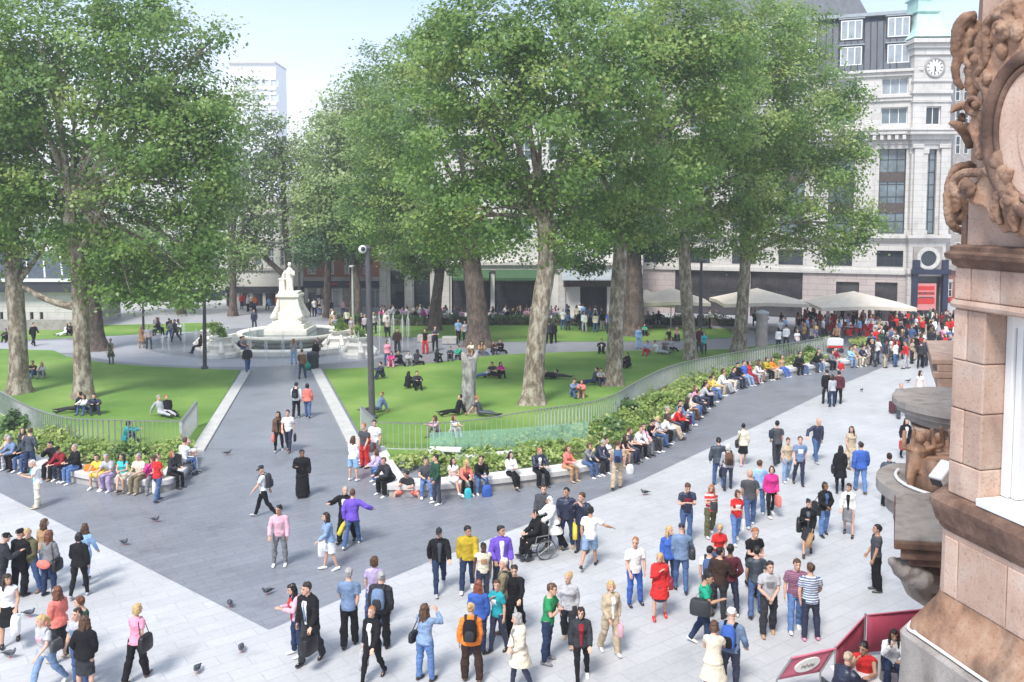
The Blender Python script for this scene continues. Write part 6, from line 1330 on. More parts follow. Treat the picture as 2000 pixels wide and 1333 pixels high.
def vary(pose, name, big):
    if name in POSES: return name
    p = dict(POSES[pose]); seated = 'seat' in p; k = .6 if seated else 1.0
    p['l'] = [tuple(a+jr.uniform(-4,4)*k for a in q) for q in p['l']]; p['a'] = [(q[0]+jr.uniform(-10,10)*k, q[1]+jr.uniform(-4,7)*k, max(4,q[2]+jr.uniform(-10,16)*k), q[3]+jr.uniform(-6,10)*k) for q in p['a']]
    p['lean'] = p.get('lean',0)+jr.uniform(-3,4)*k; p['head'] = p.get('head',0)+jr.uniform(-6,12); p['yaw'] = jr.uniform(-38,38); POSES[name] = p; return name
def person(px, py, fa, pose, who, hair, top, bottom, shoes='black', label='', skin='fair', h=None, front=None, group=None, at=None, near=True, z=0, pr=None):
    """who: m or f; hair 'kind:colour'; top and bottom 'kind:colour'"""
    if near and at is None and py > 800: pose = vary(pose, f'{pose}~{len(PEOPLE)}', True)
    elif near: pose = vary(pose, f'{pose}~v{len(PEOPLE)%3}', False)
    fem = who == 'f'; hk, hcol = hair.split(':'); tk, tc_ = top.split(':'); bk, bc = bottom.split(':')
    PEOPLE.append(dict(px=px, py=py, fa=fa, pose=pose, fem=fem, hk=hk, hcol=hcol, tk=tk, tc=tc_, bk=bk, bc=bc, shoes=shoes, label=label, skin=skin, h=h or (1.68 if fem else 1.78), front=front, group=group, at=at, near=near, z=z, pr=pr))
    p = PEOPLE[-1]; f = fem
    ks = [('body',pose,f), ('top',pose,f,tk), ('shoe',pose,f,0), ('shoe',pose,f,1)]
    if tk != 'robe' : ks.append(('bottom',pose,f,bk))
    if hk != 'bald': ks.append(('hair',pose,f,hk))
    if near: ks += [('eyes',pose,f),('brows',pose,f),('lips',pose,f)]
    if pr: ks.append(('print',pose,f))
    if front: ks.append(('front',pose,f))
    for k in ks: want(k)
    return p
def put(name, key, m, parent):
    o = bpy.data.objects.new(name, CACHE[key]); C.objects.link(o); o.material_slots[0].link = 'OBJECT'; o.material_slots[0].material = m
    if parent: o.parent = parent
    return o
def make_person(p):
    f, pose = p['fem'], p['pose']
    if p['at'] is not None: x, y, z = p['at']
    else: (x, y), z = G(p['px'], p['py']), p['z']
    o = put('person', ('body',pose,f), cmat('skin', p['skin']), None); s = p['h']/1.755
    o.location = (x, y, z+.015); o.rotation_euler = (0,0,R(p['fa'])); o.scale = (s*rng.uniform(.95,1.08), s*rng.uniform(.95,1.1), s*rng.uniform(.98,1.02))
    tag(o, p['label'], 'person', p['group'])
    put({'tee':'t_shirt','long':'jumper','jacket':'jacket','coat':'coat','vest':'vest_top','dress':'dress','robe':'robe','shirt':'shirt'}[p['tk']], ('top',pose,f,p['tk']), cl(p['tc']), o)
    if p['tk'] != 'robe': put({'jeans':'jeans','trousers':'trousers','leggings':'trousers','shorts':'shorts','skirt':'skirt','longskirt':'skirt'}[p['bk']], ('bottom',pose,f,p['bk']), cl(p['bc']), o)
    for sd_ in (0,1): put('shoe', ('shoe',pose,f,sd_), cmat('leather', p['shoes']), o)
    if p['hk'] != 'bald': put({'cap':'cap','hijab':'headscarf','hat':'hat'}.get(p['hk'],'hair'), ('hair',pose,f,p['hk']), cl(p['hcol']) if p['hk'] in ('cap','hijab','hat') else cmat('hair', p['hcol']), o)
    if p['pr']: put('chest_print', ('print',pose,f), cl(p['pr']), o)
    if p['front']: put('shirt_front', ('front',pose,f), cl(p['front']), o)
    if p['near']:
        put('eyes', ('eyes',pose,f), M['eye'], o); put('eyebrows', ('brows',pose,f), cmat('hair', p['hcol'] if p['hk'] not in ('cap','hijab','hat','bald') and p['hcol'] in HAIRC else 'dark'), o); put('mouth', ('lips',pose,f), M['lips'], o)
    p['ob'] = o; return o
def local(p, v): # point in a person's own space -> world
    o = p['ob']; s = o.scale; a = o.rotation_euler.z; x, y, z = v[0]*s[0], v[1]*s[1], v[2]*s[2]
    return Vector((o.location.x+x*math.cos(a)-y*math.sin(a), o.location.y+x*math.sin(a)+y*math.cos(a), o.location.z+z))
# ---- bags
def bag_root(name, p, loc, lab, cat, rz=None):
    r = empty(name, loc, p['ob'].rotation_euler.z if rz is None else rz); tag(r, lab, cat); return r
def bpart(mb, name, m, r, smooth=True, rem=0):
    o = mb.build(name, m, None, smooth=smooth, ang=50); o.parent = r; return o
def backpack(p, col, lab, col2='charcoal'):
    S = skel(p['pose'], p['fem']); c = frame(S,.30)-S['fw']*.2; r = bag_root('backpack', p, local(p,c), lab, 'backpack'); L_ = R(POSES[p['pose']].get('lean',0))
    mb = MB(); n = 12; rr = []
    for (zz0,rx,ry) in ((-.22,.1,.06),(-.2,.14,.085),(-.05,.155,.1),(.1,.15,.09),(.2,.125,.07),(.24,.07,.03)): rr.append([(rx*math.copysign(abs(math.cos(a))**.6,math.cos(a)), ry*math.copysign(abs(math.sin(a))**.6,math.sin(a)), zz0) for a in [2*math.pi*i/n for i in range(n)]])
    mb.rings(rr); a = bpart(mb, 'pack', cmat('cloth',col), r); a.rotation_euler = (L_,0,0)
    mb = MB(); mb.rings([[(x*.7,y*.5+.085,z*.5-.08) for (x,y,z) in q] for q in rr]); a = bpart(mb, 'pocket', cmat('cloth',col2), r); a.rotation_euler = (L_,0,0)
    for sg in (-1,1): mb = MB(); mb.tube(polyline([(sg*.1,-.06,.2),(sg*.11,-.16,.27),(sg*.11,-.29,.2),(sg*.12,-.34,.05),(sg*.14,-.24,-.12),(sg*.12,-.07,-.18)],4), [(.028,.01)]*21, 6, up=X1); a = bpart(mb, 'strap', cmat('cloth',col2), r); a.rotation_euler = (L_,0,0)
def hand(p, side):
    S = skel(p['pose'], p['fem']); a = S['arms'][side]; return local(p, a[2]+a[3]*.1)
def handbag(p, side, col, lab, size=(.34,.13,.26), strap=.2, name='handbag', cat='handbag', paper=False, loc=None, tilt=0):
    h_ = loc or hand(p, side); r = bag_root(name, p, h_, lab, cat); w_, d_, t_ = size; z1 = -strap
    mb = MB(); n = 12; rr = []
    for (q,k) in ((0,.86),(.06,.97),(.5,1),(.92,.94),(1,.86)): rr.append([(d_/2*k*math.copysign(abs(math.cos(a))**.55,math.cos(a)), w_/2*k*math.copysign(abs(math.sin(a))**.55,math.sin(a)), z1-t_+t_*q) for a in [2*math.pi*i/n for i in range(n)]])
    mb.rings(rr); bd = bpart(mb, 'bag_body', cl(col) if paper else cmat('leather',col), r)
    mb = MB(); mb.tube(polyline([(0,-w_*.3,z1-.02),(0,-w_*.2,z1+strap*.7),(0,0,z1+strap),(0,w_*.2,z1+strap*.7),(0,w_*.3,z1-.02)],4), .009, 6); st = bpart(mb, 'handle', cl(col) if paper else cmat('leather',col), r)
    for o in (bd, st): o.rotation_euler = (0,R(tilt),0)
    return r
def shoulderbag(p, side, col, lab, size=(.32,.13,.26), drop=-.06):
    S = skel(p['pose'], p['fem']); sg = -1 if side == 0 else 1; c = S['pel']+Vector((sg*.27,.03,drop)); sh = S['arms'][side][0]
    r = bag_root('shoulder_bag', p, local(p,c), lab, 'shoulder bag'); w_, d_, t_ = size; mb = MB(); n = 12; rr = []
    for (q,k) in ((0,.8),(.08,.97),(.5,1),(.9,.9),(1,.75)): rr.append([(d_/2*k*math.copysign(abs(math.cos(a))**.55,math.cos(a)), w_/2*k*math.copysign(abs(math.sin(a))**.55,math.sin(a)), -t_/2+t_*q) for a in [2*math.pi*i/n for i in range(n)]])
    mb.rings(rr); bpart(mb, 'bag_body', cmat('leather',col), r)
    k = p['h']/1.755; top_ = (sh-c)*k+Vector((-sg*.02,0,.085)); mb = MB(); mb.tube(polyline([(0,-w_*.35,t_*.35),(top_.x,top_.y-.08,top_.z-.1),tuple(top_),(top_.x,top_.y+.08,top_.z-.12),(0,w_*.35,t_*.35)],5), [(.012,.006)]*21, 6); bpart(mb, 'strap', cmat('leather',col), r)
# ---------------------------------------------------------------- who is where
W = 'people walking across the open paving'
def pw(*a, **k): k.setdefault('group', W); return person(*a, **k)
# -- left foreground group
p_cardi = pw(98,1163,170,'st','f','long:chestnut','long:grey','jeans:darkdenim',label='woman in grey cardigan with coral pouch, back turned, in the left foreground group')
pw(62,1158,-15,'cl','m','short:blond','jacket:olive','jeans:denim','brown',label='man in olive jacket facing the square in the left foreground group')
pw(40,1164,160,'st2','m','cap:black','jacket:black','trousers:black',label='man in black jacket and black cap, back turned, at the far left')
pw(6,1174,120,'ph','m','cap:black','jacket:charcoal','jeans:charcoal',label='person in charcoal jacket and black cap leaning in at the left frame edge')
pw(90,1130,160,'st','f','long:brown','long:tan','jeans:denim',label='woman with long brown hair half hidden behind the grey cardigan')
pw(157,1166,178,'w3','f','bob:black','jacket:black','leggings:black','lightgrey',label='girl in black hooded jacket walking away, left foreground')
pw(168,1140,172,'w4','f','long:brown','long:lightblue','jeans:paledenim',label='woman with long brown hair in pale blue top behind the black hooded jacket')
p_whitebag = pw(19,1257,25,'w3','f','long:dark','vest:white','skirt:black',label='woman in white top and short black skirt with a big white bag',skin='tan')
p_coral = pw(118,1292,-110,'st2','f','long:chestnut','jacket:coral','jeans:charcoal','beige',label='woman in bright coral jacket turned to the left, left foreground')
pw(168,1322,-60,'fold','m','short:chestnut','tee:darkgreen','jeans:darkdenim',label='young man in dark green T-shirt behind the long brown hair')
pw(156,1340,-20,'st','m','short:dark','tee:lightgrey','jeans:denim',pr='steelblue',label='youth in pale T-shirt peeping over the black jacket, left foreground',h=1.66)
pw(168,1360,175,'pk','f','long:brown','jacket:black','skirt:charcoal',label='woman with very long brown hair and black jacket, back turned, bottom left')
p_blond = pw(92,1348,-20,'w1','f','pony:blond','tee:lightgrey','jeans:paledenim','white',pr='palepink',label='blond woman in grey top and flared pale jeans striding at bottom left')
p_pink = pw(269,1330,165,'w3','f','bob:blond','tee:pink','trousers:black','brown',label='blond woman in bright pink T-shirt walking away with black shoulder bag')
# -- around the left bench, standing
pw(75,992,-60,'ph','f','crop:white','tee:white','trousers:cream','beige',label='white haired person in white trousers and turquoise waistcoat standing before the left bench',front='turquoise')
p_red = pw(309,980,155,'w4','f','crop:brown','tee:red','jeans:denim','darkgrey',label='woman in red T-shirt walking away beside the end of the left bench')
pw(60,925,165,'pk','m','short:brown','long:slate','jeans:darkdenim',label='man in grey blue hoodie standing with his back turned at the left bench')
pw(48,918,-20,'st','f','long:dark','jacket:charcoal','jeans:black',label='woman in dark jacket facing the grey blue hoodie at the left bench')
# -- central path
p_bb = pw(545,882,8,'w3','f','long:dark','jacket:brown','leggings:black','lightgrey',label='woman in brown jacket arm in arm with man in white T-shirt on the central path',front='black')
p_wt = pw(564,883,0,'w4','m','short:dark','tee:white','jeans:navy','brown',label='man in white T-shirt and navy trousers beside the brown jacket on the central path')
p_up1 = pw(579,817,178,'w3','m','short:black','long:white','jeans:black','lightgrey',label='person in white top with dark backpack walking away up the central path')
pw(601,816,180,'w4','f','bob:black','jacket:coral','jeans:denim',label='woman in coral jacket walking away up the central path')
pw(591,971,5,'bag','m','short:black','robe:black','jeans:black',label='person in long black robe with red cuffs walking down the central path',skin='brown',h=1.72)
p_cap = pw(516,1010,-80,'w1','m','cap:charcoal','tee:white','jeans:black','lightgrey',pr='lightgrey',label='young man in white T-shirt and dark cap walking left with a dark backpack')
p_ps = pw(548,1105,5,'st2','m','short:black','long:palepink','jeans:grey','white',label='young man in pale pink shirt and grey jeans standing on the dark paving',skin='tan')
p_dj = pw(645,1113,-70,'w3','f','long:dark','jacket:paledenim','shorts:white','white',label='woman in pale denim jacket and white shorts with white carrier bag')
p_pj = pw(689,1068,172,'out','m','short:brown','jacket:purple','jeans:denim','white',label='person in purple jacket, back turned, holding out a yellow bag')
pw(676,1060,-10,'pt','m','crop:grey','jacket:black','trousers:black',label='grey haired man in open black jacket stretching out his arm beside the purple jacket',front='white')
# -- centre foreground
p_suit = pw(607,1294,-25,'w3','m','short:dark','jacket:black','trousers:charcoal','black',label='man in black suit with blue tie carrying a black bag',front='white',h=1.84)
pw(582,1280,-60,'ph','f','long:black','long:palepink','jeans:darkdenim','white',label='woman in red and pale pink looking at a phone behind the man in the suit',front='red')
pw(682,1263,178,'w3','m','short:grey','shirt:steelblue','trousers:black','black',label='grey haired man in blue short sleeved shirt walking away',h=1.82)
p_bk = pw(745,1268,170,'st','m','short:grey','jacket:charcoal','trousers:black','black',label='grey haired man in charcoal jacket, back turned, with a blue grey backpack',h=1.8)
pw(732,1225,175,'st2','f','bob:brown','tee:lilac','jeans:denim',label='woman in lilac top hidden behind the grey haired man with backpack',h=1.74)
p_lj = pw(729,1330,-20,'w1','f','crop:ginger','jacket:black','leggings:black','black',label='short haired ginger woman in open black leather jacket and white top',front='white')
p_dw = pw(830,1330,150,'cam','f','long:brown','long:paledenim','jeans:jeanblue','darkbrown',label='woman all in denim taking a photo, with black bag at her hip')
pw(858,1158,10,'w1','m','cap:charcoal','jacket:black','jeans:darkdenim','lightgrey',label='man in black jacket and grey cap crossing the edge of the dark paving',front='slate')
p_mu = pw(914,1155,0,'w3','m','short:black','jacket:mustard','jeans:darkdenim','white',label='man in mustard jacket with black cross body strap',skin='tan')
pw(978,1160,15,'st2','m','short:black','jacket:purple','jeans:navy',label='man in open purple and red jacket over a white T-shirt',front='white',skin='tan')
pw(944,1178,10,'w3','m','crop:black','vest:cream','trousers:navy','beige',pr='tan',label='young person in cream waistcoat and white shirt in front of the purple jacket',skin='dark',h=1.58)
p_bald = pw(985,1236,-100,'st','m','crop:white','jacket:khaki','trousers:darkgrey','brown',label='bald man in khaki jacket turned left among the centre crowd')
pw(972,1272,-40,'face','f','pony:brown','tee:teal','jeans:navy',pr='white',label='woman in teal T-shirt with a hand at her chin')
p_bl = pw(934,1278,178,'st','f','long:red','jacket:blue','jeans:darkdenim',label='red haired woman in bright blue jacket, back turned')
p_or = pw(920,1331,176,'st','f','bun:blond','jacket:orange','trousers:darkbrown','brown',label='blond person in bright orange jacket, back turned, with black backpack',h=1.72)
p_cb = pw(1005,1240,-10,'w1','m','short:dark','long:black','trousers:black','darkbrown',label='man in black jumper with grey cross body bag walking towards us')
pw(1070,1293,70,'fold','m','short:brown','tee:green','jeans:darkdenim','grey',pr='darkgreen',label='bearded man in bright green T-shirt with arms folded',h=1.82)
pw(1110,1257,-10,'w4','f','bun:blond','long:lightgrey','trousers:charcoal','beige',label='blond woman in pale grey top and dark trousers beside the green T-shirt')
pw(1016,1348,-70,'cl','f','bob:grey','coat:cream','leggings:navy','black',label='grey haired woman in long cream cardigan with grey scarf, bottom centre',front='grey')
p_dk = pw(1134,1330,0,'w3','f','bob:dark','jacket:charcoal','leggings:black','white',label='dark haired woman in charcoal cardigan over a red and grey top',front='darkred')
p_be = pw(1192,1278,20,'w4','f','bob:blond','jacket:beige','trousers:beige','white',label='blond woman in beige suit with a pale pink bag',front='white')
pw(1238,1182,15,'st2','m','crop:ginger','shirt:white','jeans:blue','navy',label='stout man in white shirt and blue jeans',h=1.8)
pw(1152,1109,160,'out','m','short:black','tee:white','shorts:paledenim','black',label='person in white T-shirt with yellow print and denim shorts waving, near the wheelchair',skin='tan')
p_wc = person(1050,1088,-65,'sit','f','hijab:black','robe:black','trousers:black','black',label='person in black robe and headscarf sitting in the wheelchair',at=None,group=None)
pw(1082,1078,-60,'push','f','hijab:white','coat:white','trousers:black',label='woman in white headscarf and white coat pushing the wheelchair',skin='tan')
p_dkj = pw(1106,1069,-5,'st2','m','short:black','jacket:navy','jeans:darkdenim','tan',label='man in navy jacket with a yellow bag behind the wheelchair',skin='tan')
pw(1062,1058,-20,'st','m','short:dark','jacket:darkgrey','jeans:black',label='man in dark grey jacket behind the white headscarf')
pw(1137,1079,-30,'cam','m','short:brown','long:navy','jeans:navy',label='man in navy top raising a camera near the wheelchair')
# -- right hand side, front to back
p_navy = pw(1340,1059,0,'ph','m','short:brown','tee:navy','jeans:denim','black',pr='darkred',label='man in navy polo shirt and blue jeans looking down at his hands',h=1.84)
p_rs = pw(1387,1048,10,'wph','f','long:ginger','tee:stripe_red','trousers:olive','white',label='woman in red striped T-shirt and olive trousers holding a camera bag')
p_rt = pw(1437,1062,5,'wph','f','bob:brown','tee:red','jeans:jeanblue','white',pr='white',label='woman in red T-shirt with white print and light jeans',h=1.66)
pw(1464,1029,178,'w3','m','crop:bald','tee:darkgrey','jeans:denim','white',label='bald man in dark grey T-shirt and jeans walking away',h=1.86)
pw(1482,1002,170,'w4','m','short:brown','shirt:lightblue','jeans:denim','white',label='man in light blue shirt walking away beside the bald man')
p_pr = pw(1505,1009,10,'w3','f','bob:dark','jacket:magenta','leggings:black','white',label='woman in magenta and red jacket carrying a peach bag')
p_r3 = pw(1402,1140,10,'cl','f','crop:blond','tee:red','jeans:denim',label='blond person in red top behind the blue backpack',h=1.7)
pw(1468,1158,20,'wph','m','short:ginger','tee:black','trousers:black',label='ginger man in black T-shirt reading a white paper',h=1.8)
pw(1476,1203,172,'w3','m','short:black','tee:slate','jeans:denim',label='dark haired man in slate blue T-shirt, back turned')
pw(1500,1242,-5,'cl','m','short:dark','tee:lightgrey','trousers:charcoal','tan',pr='grey',label='young man in plain light grey T-shirt with hands clasped in front')
pw(1424,1203,175,'pk','m','short:black','long:maroon','jeans:navy','white',label='dark haired person in maroon hoodie, back turned',skin='brown')
p_gt = pw(1373,1265,70,'wph','m','short:black','tee:jade','jeans:darkdenim','white',pr='darkgreen',label='man in jade green T-shirt bent over a camera',skin='tan')
p_bp = pw(1385,1188,160,'st','m','short:black','tee:white','jeans:slate',label='boy in white T-shirt wearing a blue backpack, back turned',h=1.62)
pw(1402,1208,140,'st2','m','short:black','long:darkbrown','jeans:charcoal',label='black haired man in dark brown jumper squeezed in behind the jade green T-shirt')
p_rc = pw(1288,1208,0,'face','f','bob:blond','coat:red','skirt:navy','red',label='blond woman in red coat and navy skirt with a hand at her mouth')
p_bd = pw(1330,1155,172,'w4','m','cap:navy','jacket:steelblue','jeans:denim','navy',label='man in blue denim jacket and navy cap walking away with a bag')
pw(1306,1150,10,'st','f','long:blond','jacket:blue','jeans:darkdenim',label='blond woman in bright blue jacket behind the red coat')
pw(1553,1231,-10,'w3','m','short:brown','shirt:plaid','jeans:jeanblue','white',label='man in plum checked shirt and blue jeans partly behind the stripes')
pw(1581,1250,175,'st2','m','short:brown','tee:stripe_blue','jeans:navy','pink',label='man in blue and white striped T-shirt, back turned')
p_cbx = pw(1577,1085,-20,'wph','f','bun:black','jacket:black','skirt:charcoal','black',label='woman in black jacket with black bag and a brown paper bag',front='slate')
p_bh = pw(1609,1047,10,'cl','f','bob:dark','jacket:black','jeans:jeanblue','black',label='woman with dark bushy hair in open black jacket over blue denim',front='denim',skin='brown')
pw(1656,1047,-30,'w4','f','pony:dark','long:white','skirt:grey','black',label='woman in white top, black pinafore and grey skirt walking',front='black')
pw(1640,962,170,'w3','f','long:black','coat:black','leggings:black',label='woman with long black hair in a black coat, back turned, with a black bag') 
p_blk = PEOPLE[-1]
pw(1680,962,175,'w4','m','short:dark','jacket:blue','jeans:jeanblue','brown',label='man in bright blue jacket walking away beside the black coat',h=1.84)
pw(1661,916,5,'st','f','long:dark','dress:beige','leggings:beige','brown',label='woman in beige dress and cardigan walking between two pairs')
pw(1594,903,10,'out','m','crop:bald','long:navy','jeans:denim','lightgrey',label='bald man in navy jumper with his left arm swung out',h=1.84)
pw(1561,948,-5,'w4','m','short:brown','tee:steelblue','jeans:navy','black',pr='white',label='man in blue grey T-shirt and navy trousers walking towards us')
pw(1537,941,5,'w3','f','bun:brown','tee:beige','jeans:paledenim','white',label='woman in beige top and pale jeans beside the blue grey T-shirt')
p_gs = pw(1517,908,178,'w3','m','short:black','shirt:darkgrey','trousers:charcoal','black',label='man in dark grey shirt walking away with a navy bag')
p_cr = pw(1451,909,172,'w3','f','bun:black','jacket:cream','skirt:black','palepink',label='woman in cream jacket and black skirt walking away with a black bag')
pw(1403,950,178,'w4','m','short:black','jacket:slate','jeans:denim','black',label='man in slate jacket walking away beside the woman with the brown bag')
p_bw = pw(1421,957,178,'w3','f','bob:white','long:lightgrey','leggings:navy','black',label='fair haired woman in pale top with a brown backpack walking away')
pw(1613,789,180,'st','m','short:black','jacket:black','jeans:black',label='person in black jacket, left of three close together on the edge of the dark paving')
pw(1625,795,178,'st2','f','long:dark','long:lightgrey','jeans:darkdenim',label='person in pale top in the middle of three close together on the dark paving')
pw(1637,790,182,'st','m','short:black','jacket:maroon','jeans:black',label='person in maroon and black jacket, right of three close together on the dark paving')
p_sc = pw(1756,817,12,'w3','m','crop:grey','shirt:grey','jeans:slate','black',label='grey haired man in grey shirt pulling a dark suitcase')
p_rbag = pw(1767,895,-5,'w4','f','long:black','jacket:black','leggings:black','black',label='woman in black jacket with white top carrying a red bag',front='white')
pw(1735,990,178,'pk','m','short:dark','jacket:slate','trousers:black','black',label='man in dark slate jacket, back turned, beside the round balcony',h=1.84)
pw(1709,1155,-100,'st','m','short:black','tee:darkgrey','trousers:black','darkgrey',label='man in dark grey T-shirt and black trousers standing alone, looking left',h=1.8,skin='tan')
pw(1794,785,15,'w3','f','long:dark','dress:white','leggings:white','white',label='woman in white dress half hidden by the balcony at the right')
pw(1803,716,5,'st','m','short:black','jacket:navy','jeans:navy',label='tall man in navy with yellow bag at the near edge of the far right crowd',h=1.85)
p_bp2 = pw(1425,1352,150,'st2','m','cap:white','long:steelblue','jeans:navy',label='man in white cap with blue and black backpack, bottom right of centre')
pw(1392,1372,165,'ph','f','bob:brown','dress:cream','leggings:brown',label='brown haired woman in cream dress looking at a phone, bottom right of centre')
# -- people further up the central path and round the fountain
FG = 'people around the fountain'
p_f1 = person(484,727,20,'w1','m','short:black','jacket:charcoal','jeans:denim','black',label='man in charcoal jacket and jeans stepping onto the left kerb by the fountain',group=FG)
person(590,740,178,'w3','m','short:brown','long:brown','jeans:navy','black',label='person in brown jumper walking towards the fountain at the head of the path',group=FG)
person(617,716,-20,'st','f','long:black','coat:black','jeans:black',label='person in long black coat standing at the head of the path beside the green bag',group=FG)
person(574,712,175,'st','f','long:ginger','tee:lightgrey','jeans:lightblue',label='person in grey top and light blue jeans before the fountain rim',group=FG)
person(757,714,10,'st','f','bob:dark','shirt:pink','jeans:denim',label='person in pink checked shirt standing right of the tall lamp post',group=FG)
person(776,690,0,'st','m','short:dark','jacket:darkbrown','trousers:charcoal',label='person in dark brown jacket standing behind the pink shirt',group=FG)
person(831,692,-20,'st2','m','short:black','vest:black','trousers:red',label='man in black top and bright red trousers near the slim dark tree',group=FG,near=False)
person(850,686,15,'fold','m','short:dark','tee:navy','jeans:black',label='man in navy top with folded arms right of the red trousers',group=FG,near=False)
person(217,712,-5,'st','f','bun:dark','dress:camo','leggings:camo','black',label='woman in olive printed dress standing on the pale path left of the fountain',group=FG)
person(277,680,15,'st','f','long:blond','dress:tan','leggings:tan',label='person in tan dress on the ring path left of the fountain',group=FG,near=False)
person(291,682,10,'st2','m','short:grey','shirt:lightgrey','jeans:slate',label='man in pale grey shirt beside the tan dress on the ring path',group=FG,near=False)
person(343,668,-30,'w1','m','short:dark','jacket:darkgrey','jeans:darkgrey',label='man in grey walking at the back of the fountain ring',group=FG,near=False)
person(66,676,60,'w1','m','short:black','long:black','jeans:black',label='person in black striding along the far left path',group=FG,near=False)
person(654,660,10,'cam','m','short:black','long:lightgrey','trousers:black',label='tall person in pale top and black trousers right of the fountain steps',group=FG,near=False)
person(497,645,0,'st','m','short:dark','jacket:navy','jeans:navy',label='person in navy left of the fountain pedestal',group=FG,near=False)
person(895,668,10,'w3','m','short:dark','shirt:lightblue','trousers:black',label='man in light blue shirt by the square stone block',group=FG,near=False)
person(908,669,-10,'w4','f','bun:dark','shirt:lightgrey','trousers:darkgreen',label='woman in pale top beside the light blue shirt by the stone block',group=FG,near=False)
person(1072,672,180,'st','m','short:black','jacket:charcoal','jeans:black',label='person in black, left of two on the garden path behind the leaning tree',group=FG,near=False)
person(1082,671,178,'st','f','long:dark','jacket:black','jeans:black',label='person in black, right of two on the garden path behind the leaning tree',group=FG,near=False)
person(1247,682,10,'st','f','bob:dark','long:lightblue','jeans:lightblue',label='person in light blue standing on the grass right of the straight plane tree',group=FG,near=False)
person(1189,652,0,'st','m','short:dark','tee:blue','jeans:navy',label='man in bright blue beside the thick back tree',group=FG,near=False)
person(1375,694,-10,'w3','f','long:dark','tee:turquoise','jeans:slate',label='person in turquoise behind the railing right of the nearest tree',group=FG,near=False)
person(1365,688,10,'st','m','short:dark','jacket:maroon','jeans:darkgrey',label='person in maroon behind the turquoise top by the railing',group=FG,near=False)
person(460,693,70,'sit2','m','short:black','jacket:navy','jeans:navy',label='person in navy sitting on the fountain rim, left',group=FG,at=(G(462,694)[0],G(462,694)[1]+.3,-.1),near=False)
person(470,694,50,'sit','m','short:black','tee:grey','jeans:denim',label='person in grey sitting on the fountain rim beside the navy jacket',group=FG,at=(G(472,695)[0],G(472,695)[1]+.3,-.1),near=False)
person(620,697,-10,'sit','m','short:brown','tee:slate','jeans:slate',label='person in slate blue sitting on the fountain rim, right',group=FG,at=(G(620,698)[0],G(620,698)[1]+.3,-.1),near=False)
person(391,684,-60,'sito','f','long:dark','long:darkbrown','jeans:black',label='person in brown sitting by the urn behind the slim dark lamp post',group=FG,at=(*G(391,690),0),near=False)
# -- on the grass
LG = 'people sitting on the lawns'
def lawnp(px, py, fa, pose, who, hair, top, bottom, label, **k):
    x, y = G(px,py); return person(px, py, fa, pose, who, hair, top, bottom, label=label, group=LG, at=(x,y,.02), near=k.pop('near',False), **k)
lawnp(150,806,-70,'gr2','m','short:black','jacket:black','jeans:charcoal','man in black leaning back with his legs stretched left under the tall left tree')
lawnp(168,808,-10,'gr','f','long:brown','long:white','jeans:denim','woman in white sitting against the foot of the tall left tree')
lawnp(184,808,30,'gr','m','short:black','jacket:navy','jeans:navy','man in navy sitting at the right of the tall left tree foot')
lawnp(315,814,60,'gr2','m','short:grey','long:lightgrey','jeans:lightgrey','person in pale grey lounging on the left lawn')
lawnp(328,812,40,'gr2','m','short:ginger','jacket:black','jeans:black','ginger person in black lounging beside the pale grey one on the left lawn')
lawnp(68,737,-10,'gr','m','short:brown','tee:darkbrown','jeans:denim','person in brown on the left lawn beside the far left trunk')
lawnp(84,738,10,'gr','f','long:ginger','long:lightgrey','jeans:grey','person in grey on the left lawn beside the one in brown')
lawnp(245,866,120,'gr','f','bob:black','jacket:teal','jeans:navy','person in teal sitting with her back turned behind the left bed')
lawnp(38,668,20,'gr','m','short:black','jacket:black','jeans:black','person in black on the far left back lawn',) 
lawnp(14,668,0,'gr','m','short:black','jacket:charcoal','jeans:black','person in charcoal on the far left back lawn')
lawnp(128,656,-20,'gr2','f','long:dark','tee:white','jeans:white','person in white lying on the back lawn before the pavilion')
lawnp(139,655,10,'gr','m','short:black','jacket:black','jeans:black','person in black sitting beside the white one before the pavilion')
lawnp(748,740,-60,'gr','m','short:black','jacket:navy','jeans:navy','person in navy crouching right of the tall lamp post')
lawnp(740,806,-60,'gr2','m','short:ginger','jacket:steelblue','jeans:darkgrey','person in blue sitting on the grass behind the tall lamp post',near=True)
lawnp(795,760,150,'gr','f','long:black','jacket:black','jeans:black','long haired person in black sitting on the right lawn, back turned')
lawnp(813,760,20,'gr','m','short:brown','jacket:charcoal','jeans:black','person in charcoal sitting beside the long haired one on the right lawn')
lawnp(855,852,-40,'gr','f','long:brown','long:palepink','jeans:grey','woman in pale pink sitting on the grass behind the railing',near=True)
lawnp(884,852,40,'gr','f','long:chestnut','tee:white','jeans:lightgrey','woman in white sitting on the grass behind the railing, right of the pale pink one',near=True)
lawnp(893,812,-75,'gr2','m','short:black','jacket:black','jeans:black','man in black leaning on the dead stump with legs stretched left')
lawnp(938,814,75,'gr2','m','short:ginger','tee:darkgrey','jeans:slate','man in dark grey T-shirt reclining right of the dead stump',near=True)
lawnp(948,738,-70,'lie','f','bob:dark','tee:lightgrey','jeans:denim','person in pale grey lying on the grass behind the dead stump')
lawnp(964,738,-20,'gr3','m','short:black','tee:charcoal','jeans:black','person in charcoal cross legged beside the magenta top')
lawnp(976,737,20,'gr','f','long:black','jacket:magenta','jeans:black','woman in magenta sitting on the right lawn')
lawnp(1066,740,-85,'lie2','m','short:black','jacket:navy','jeans:navy','person in navy lying flat, left of two by the leaning tree')
lawnp(1084,741,80,'lie2','m','short:black','jacket:black','jeans:charcoal','person in black lying flat, right of two by the leaning tree')
lawnp(1118,776,30,'gr','m','short:black','long:steelblue','jeans:denim','person in grey blue sitting on the lawn between the two big trunks',near=True)
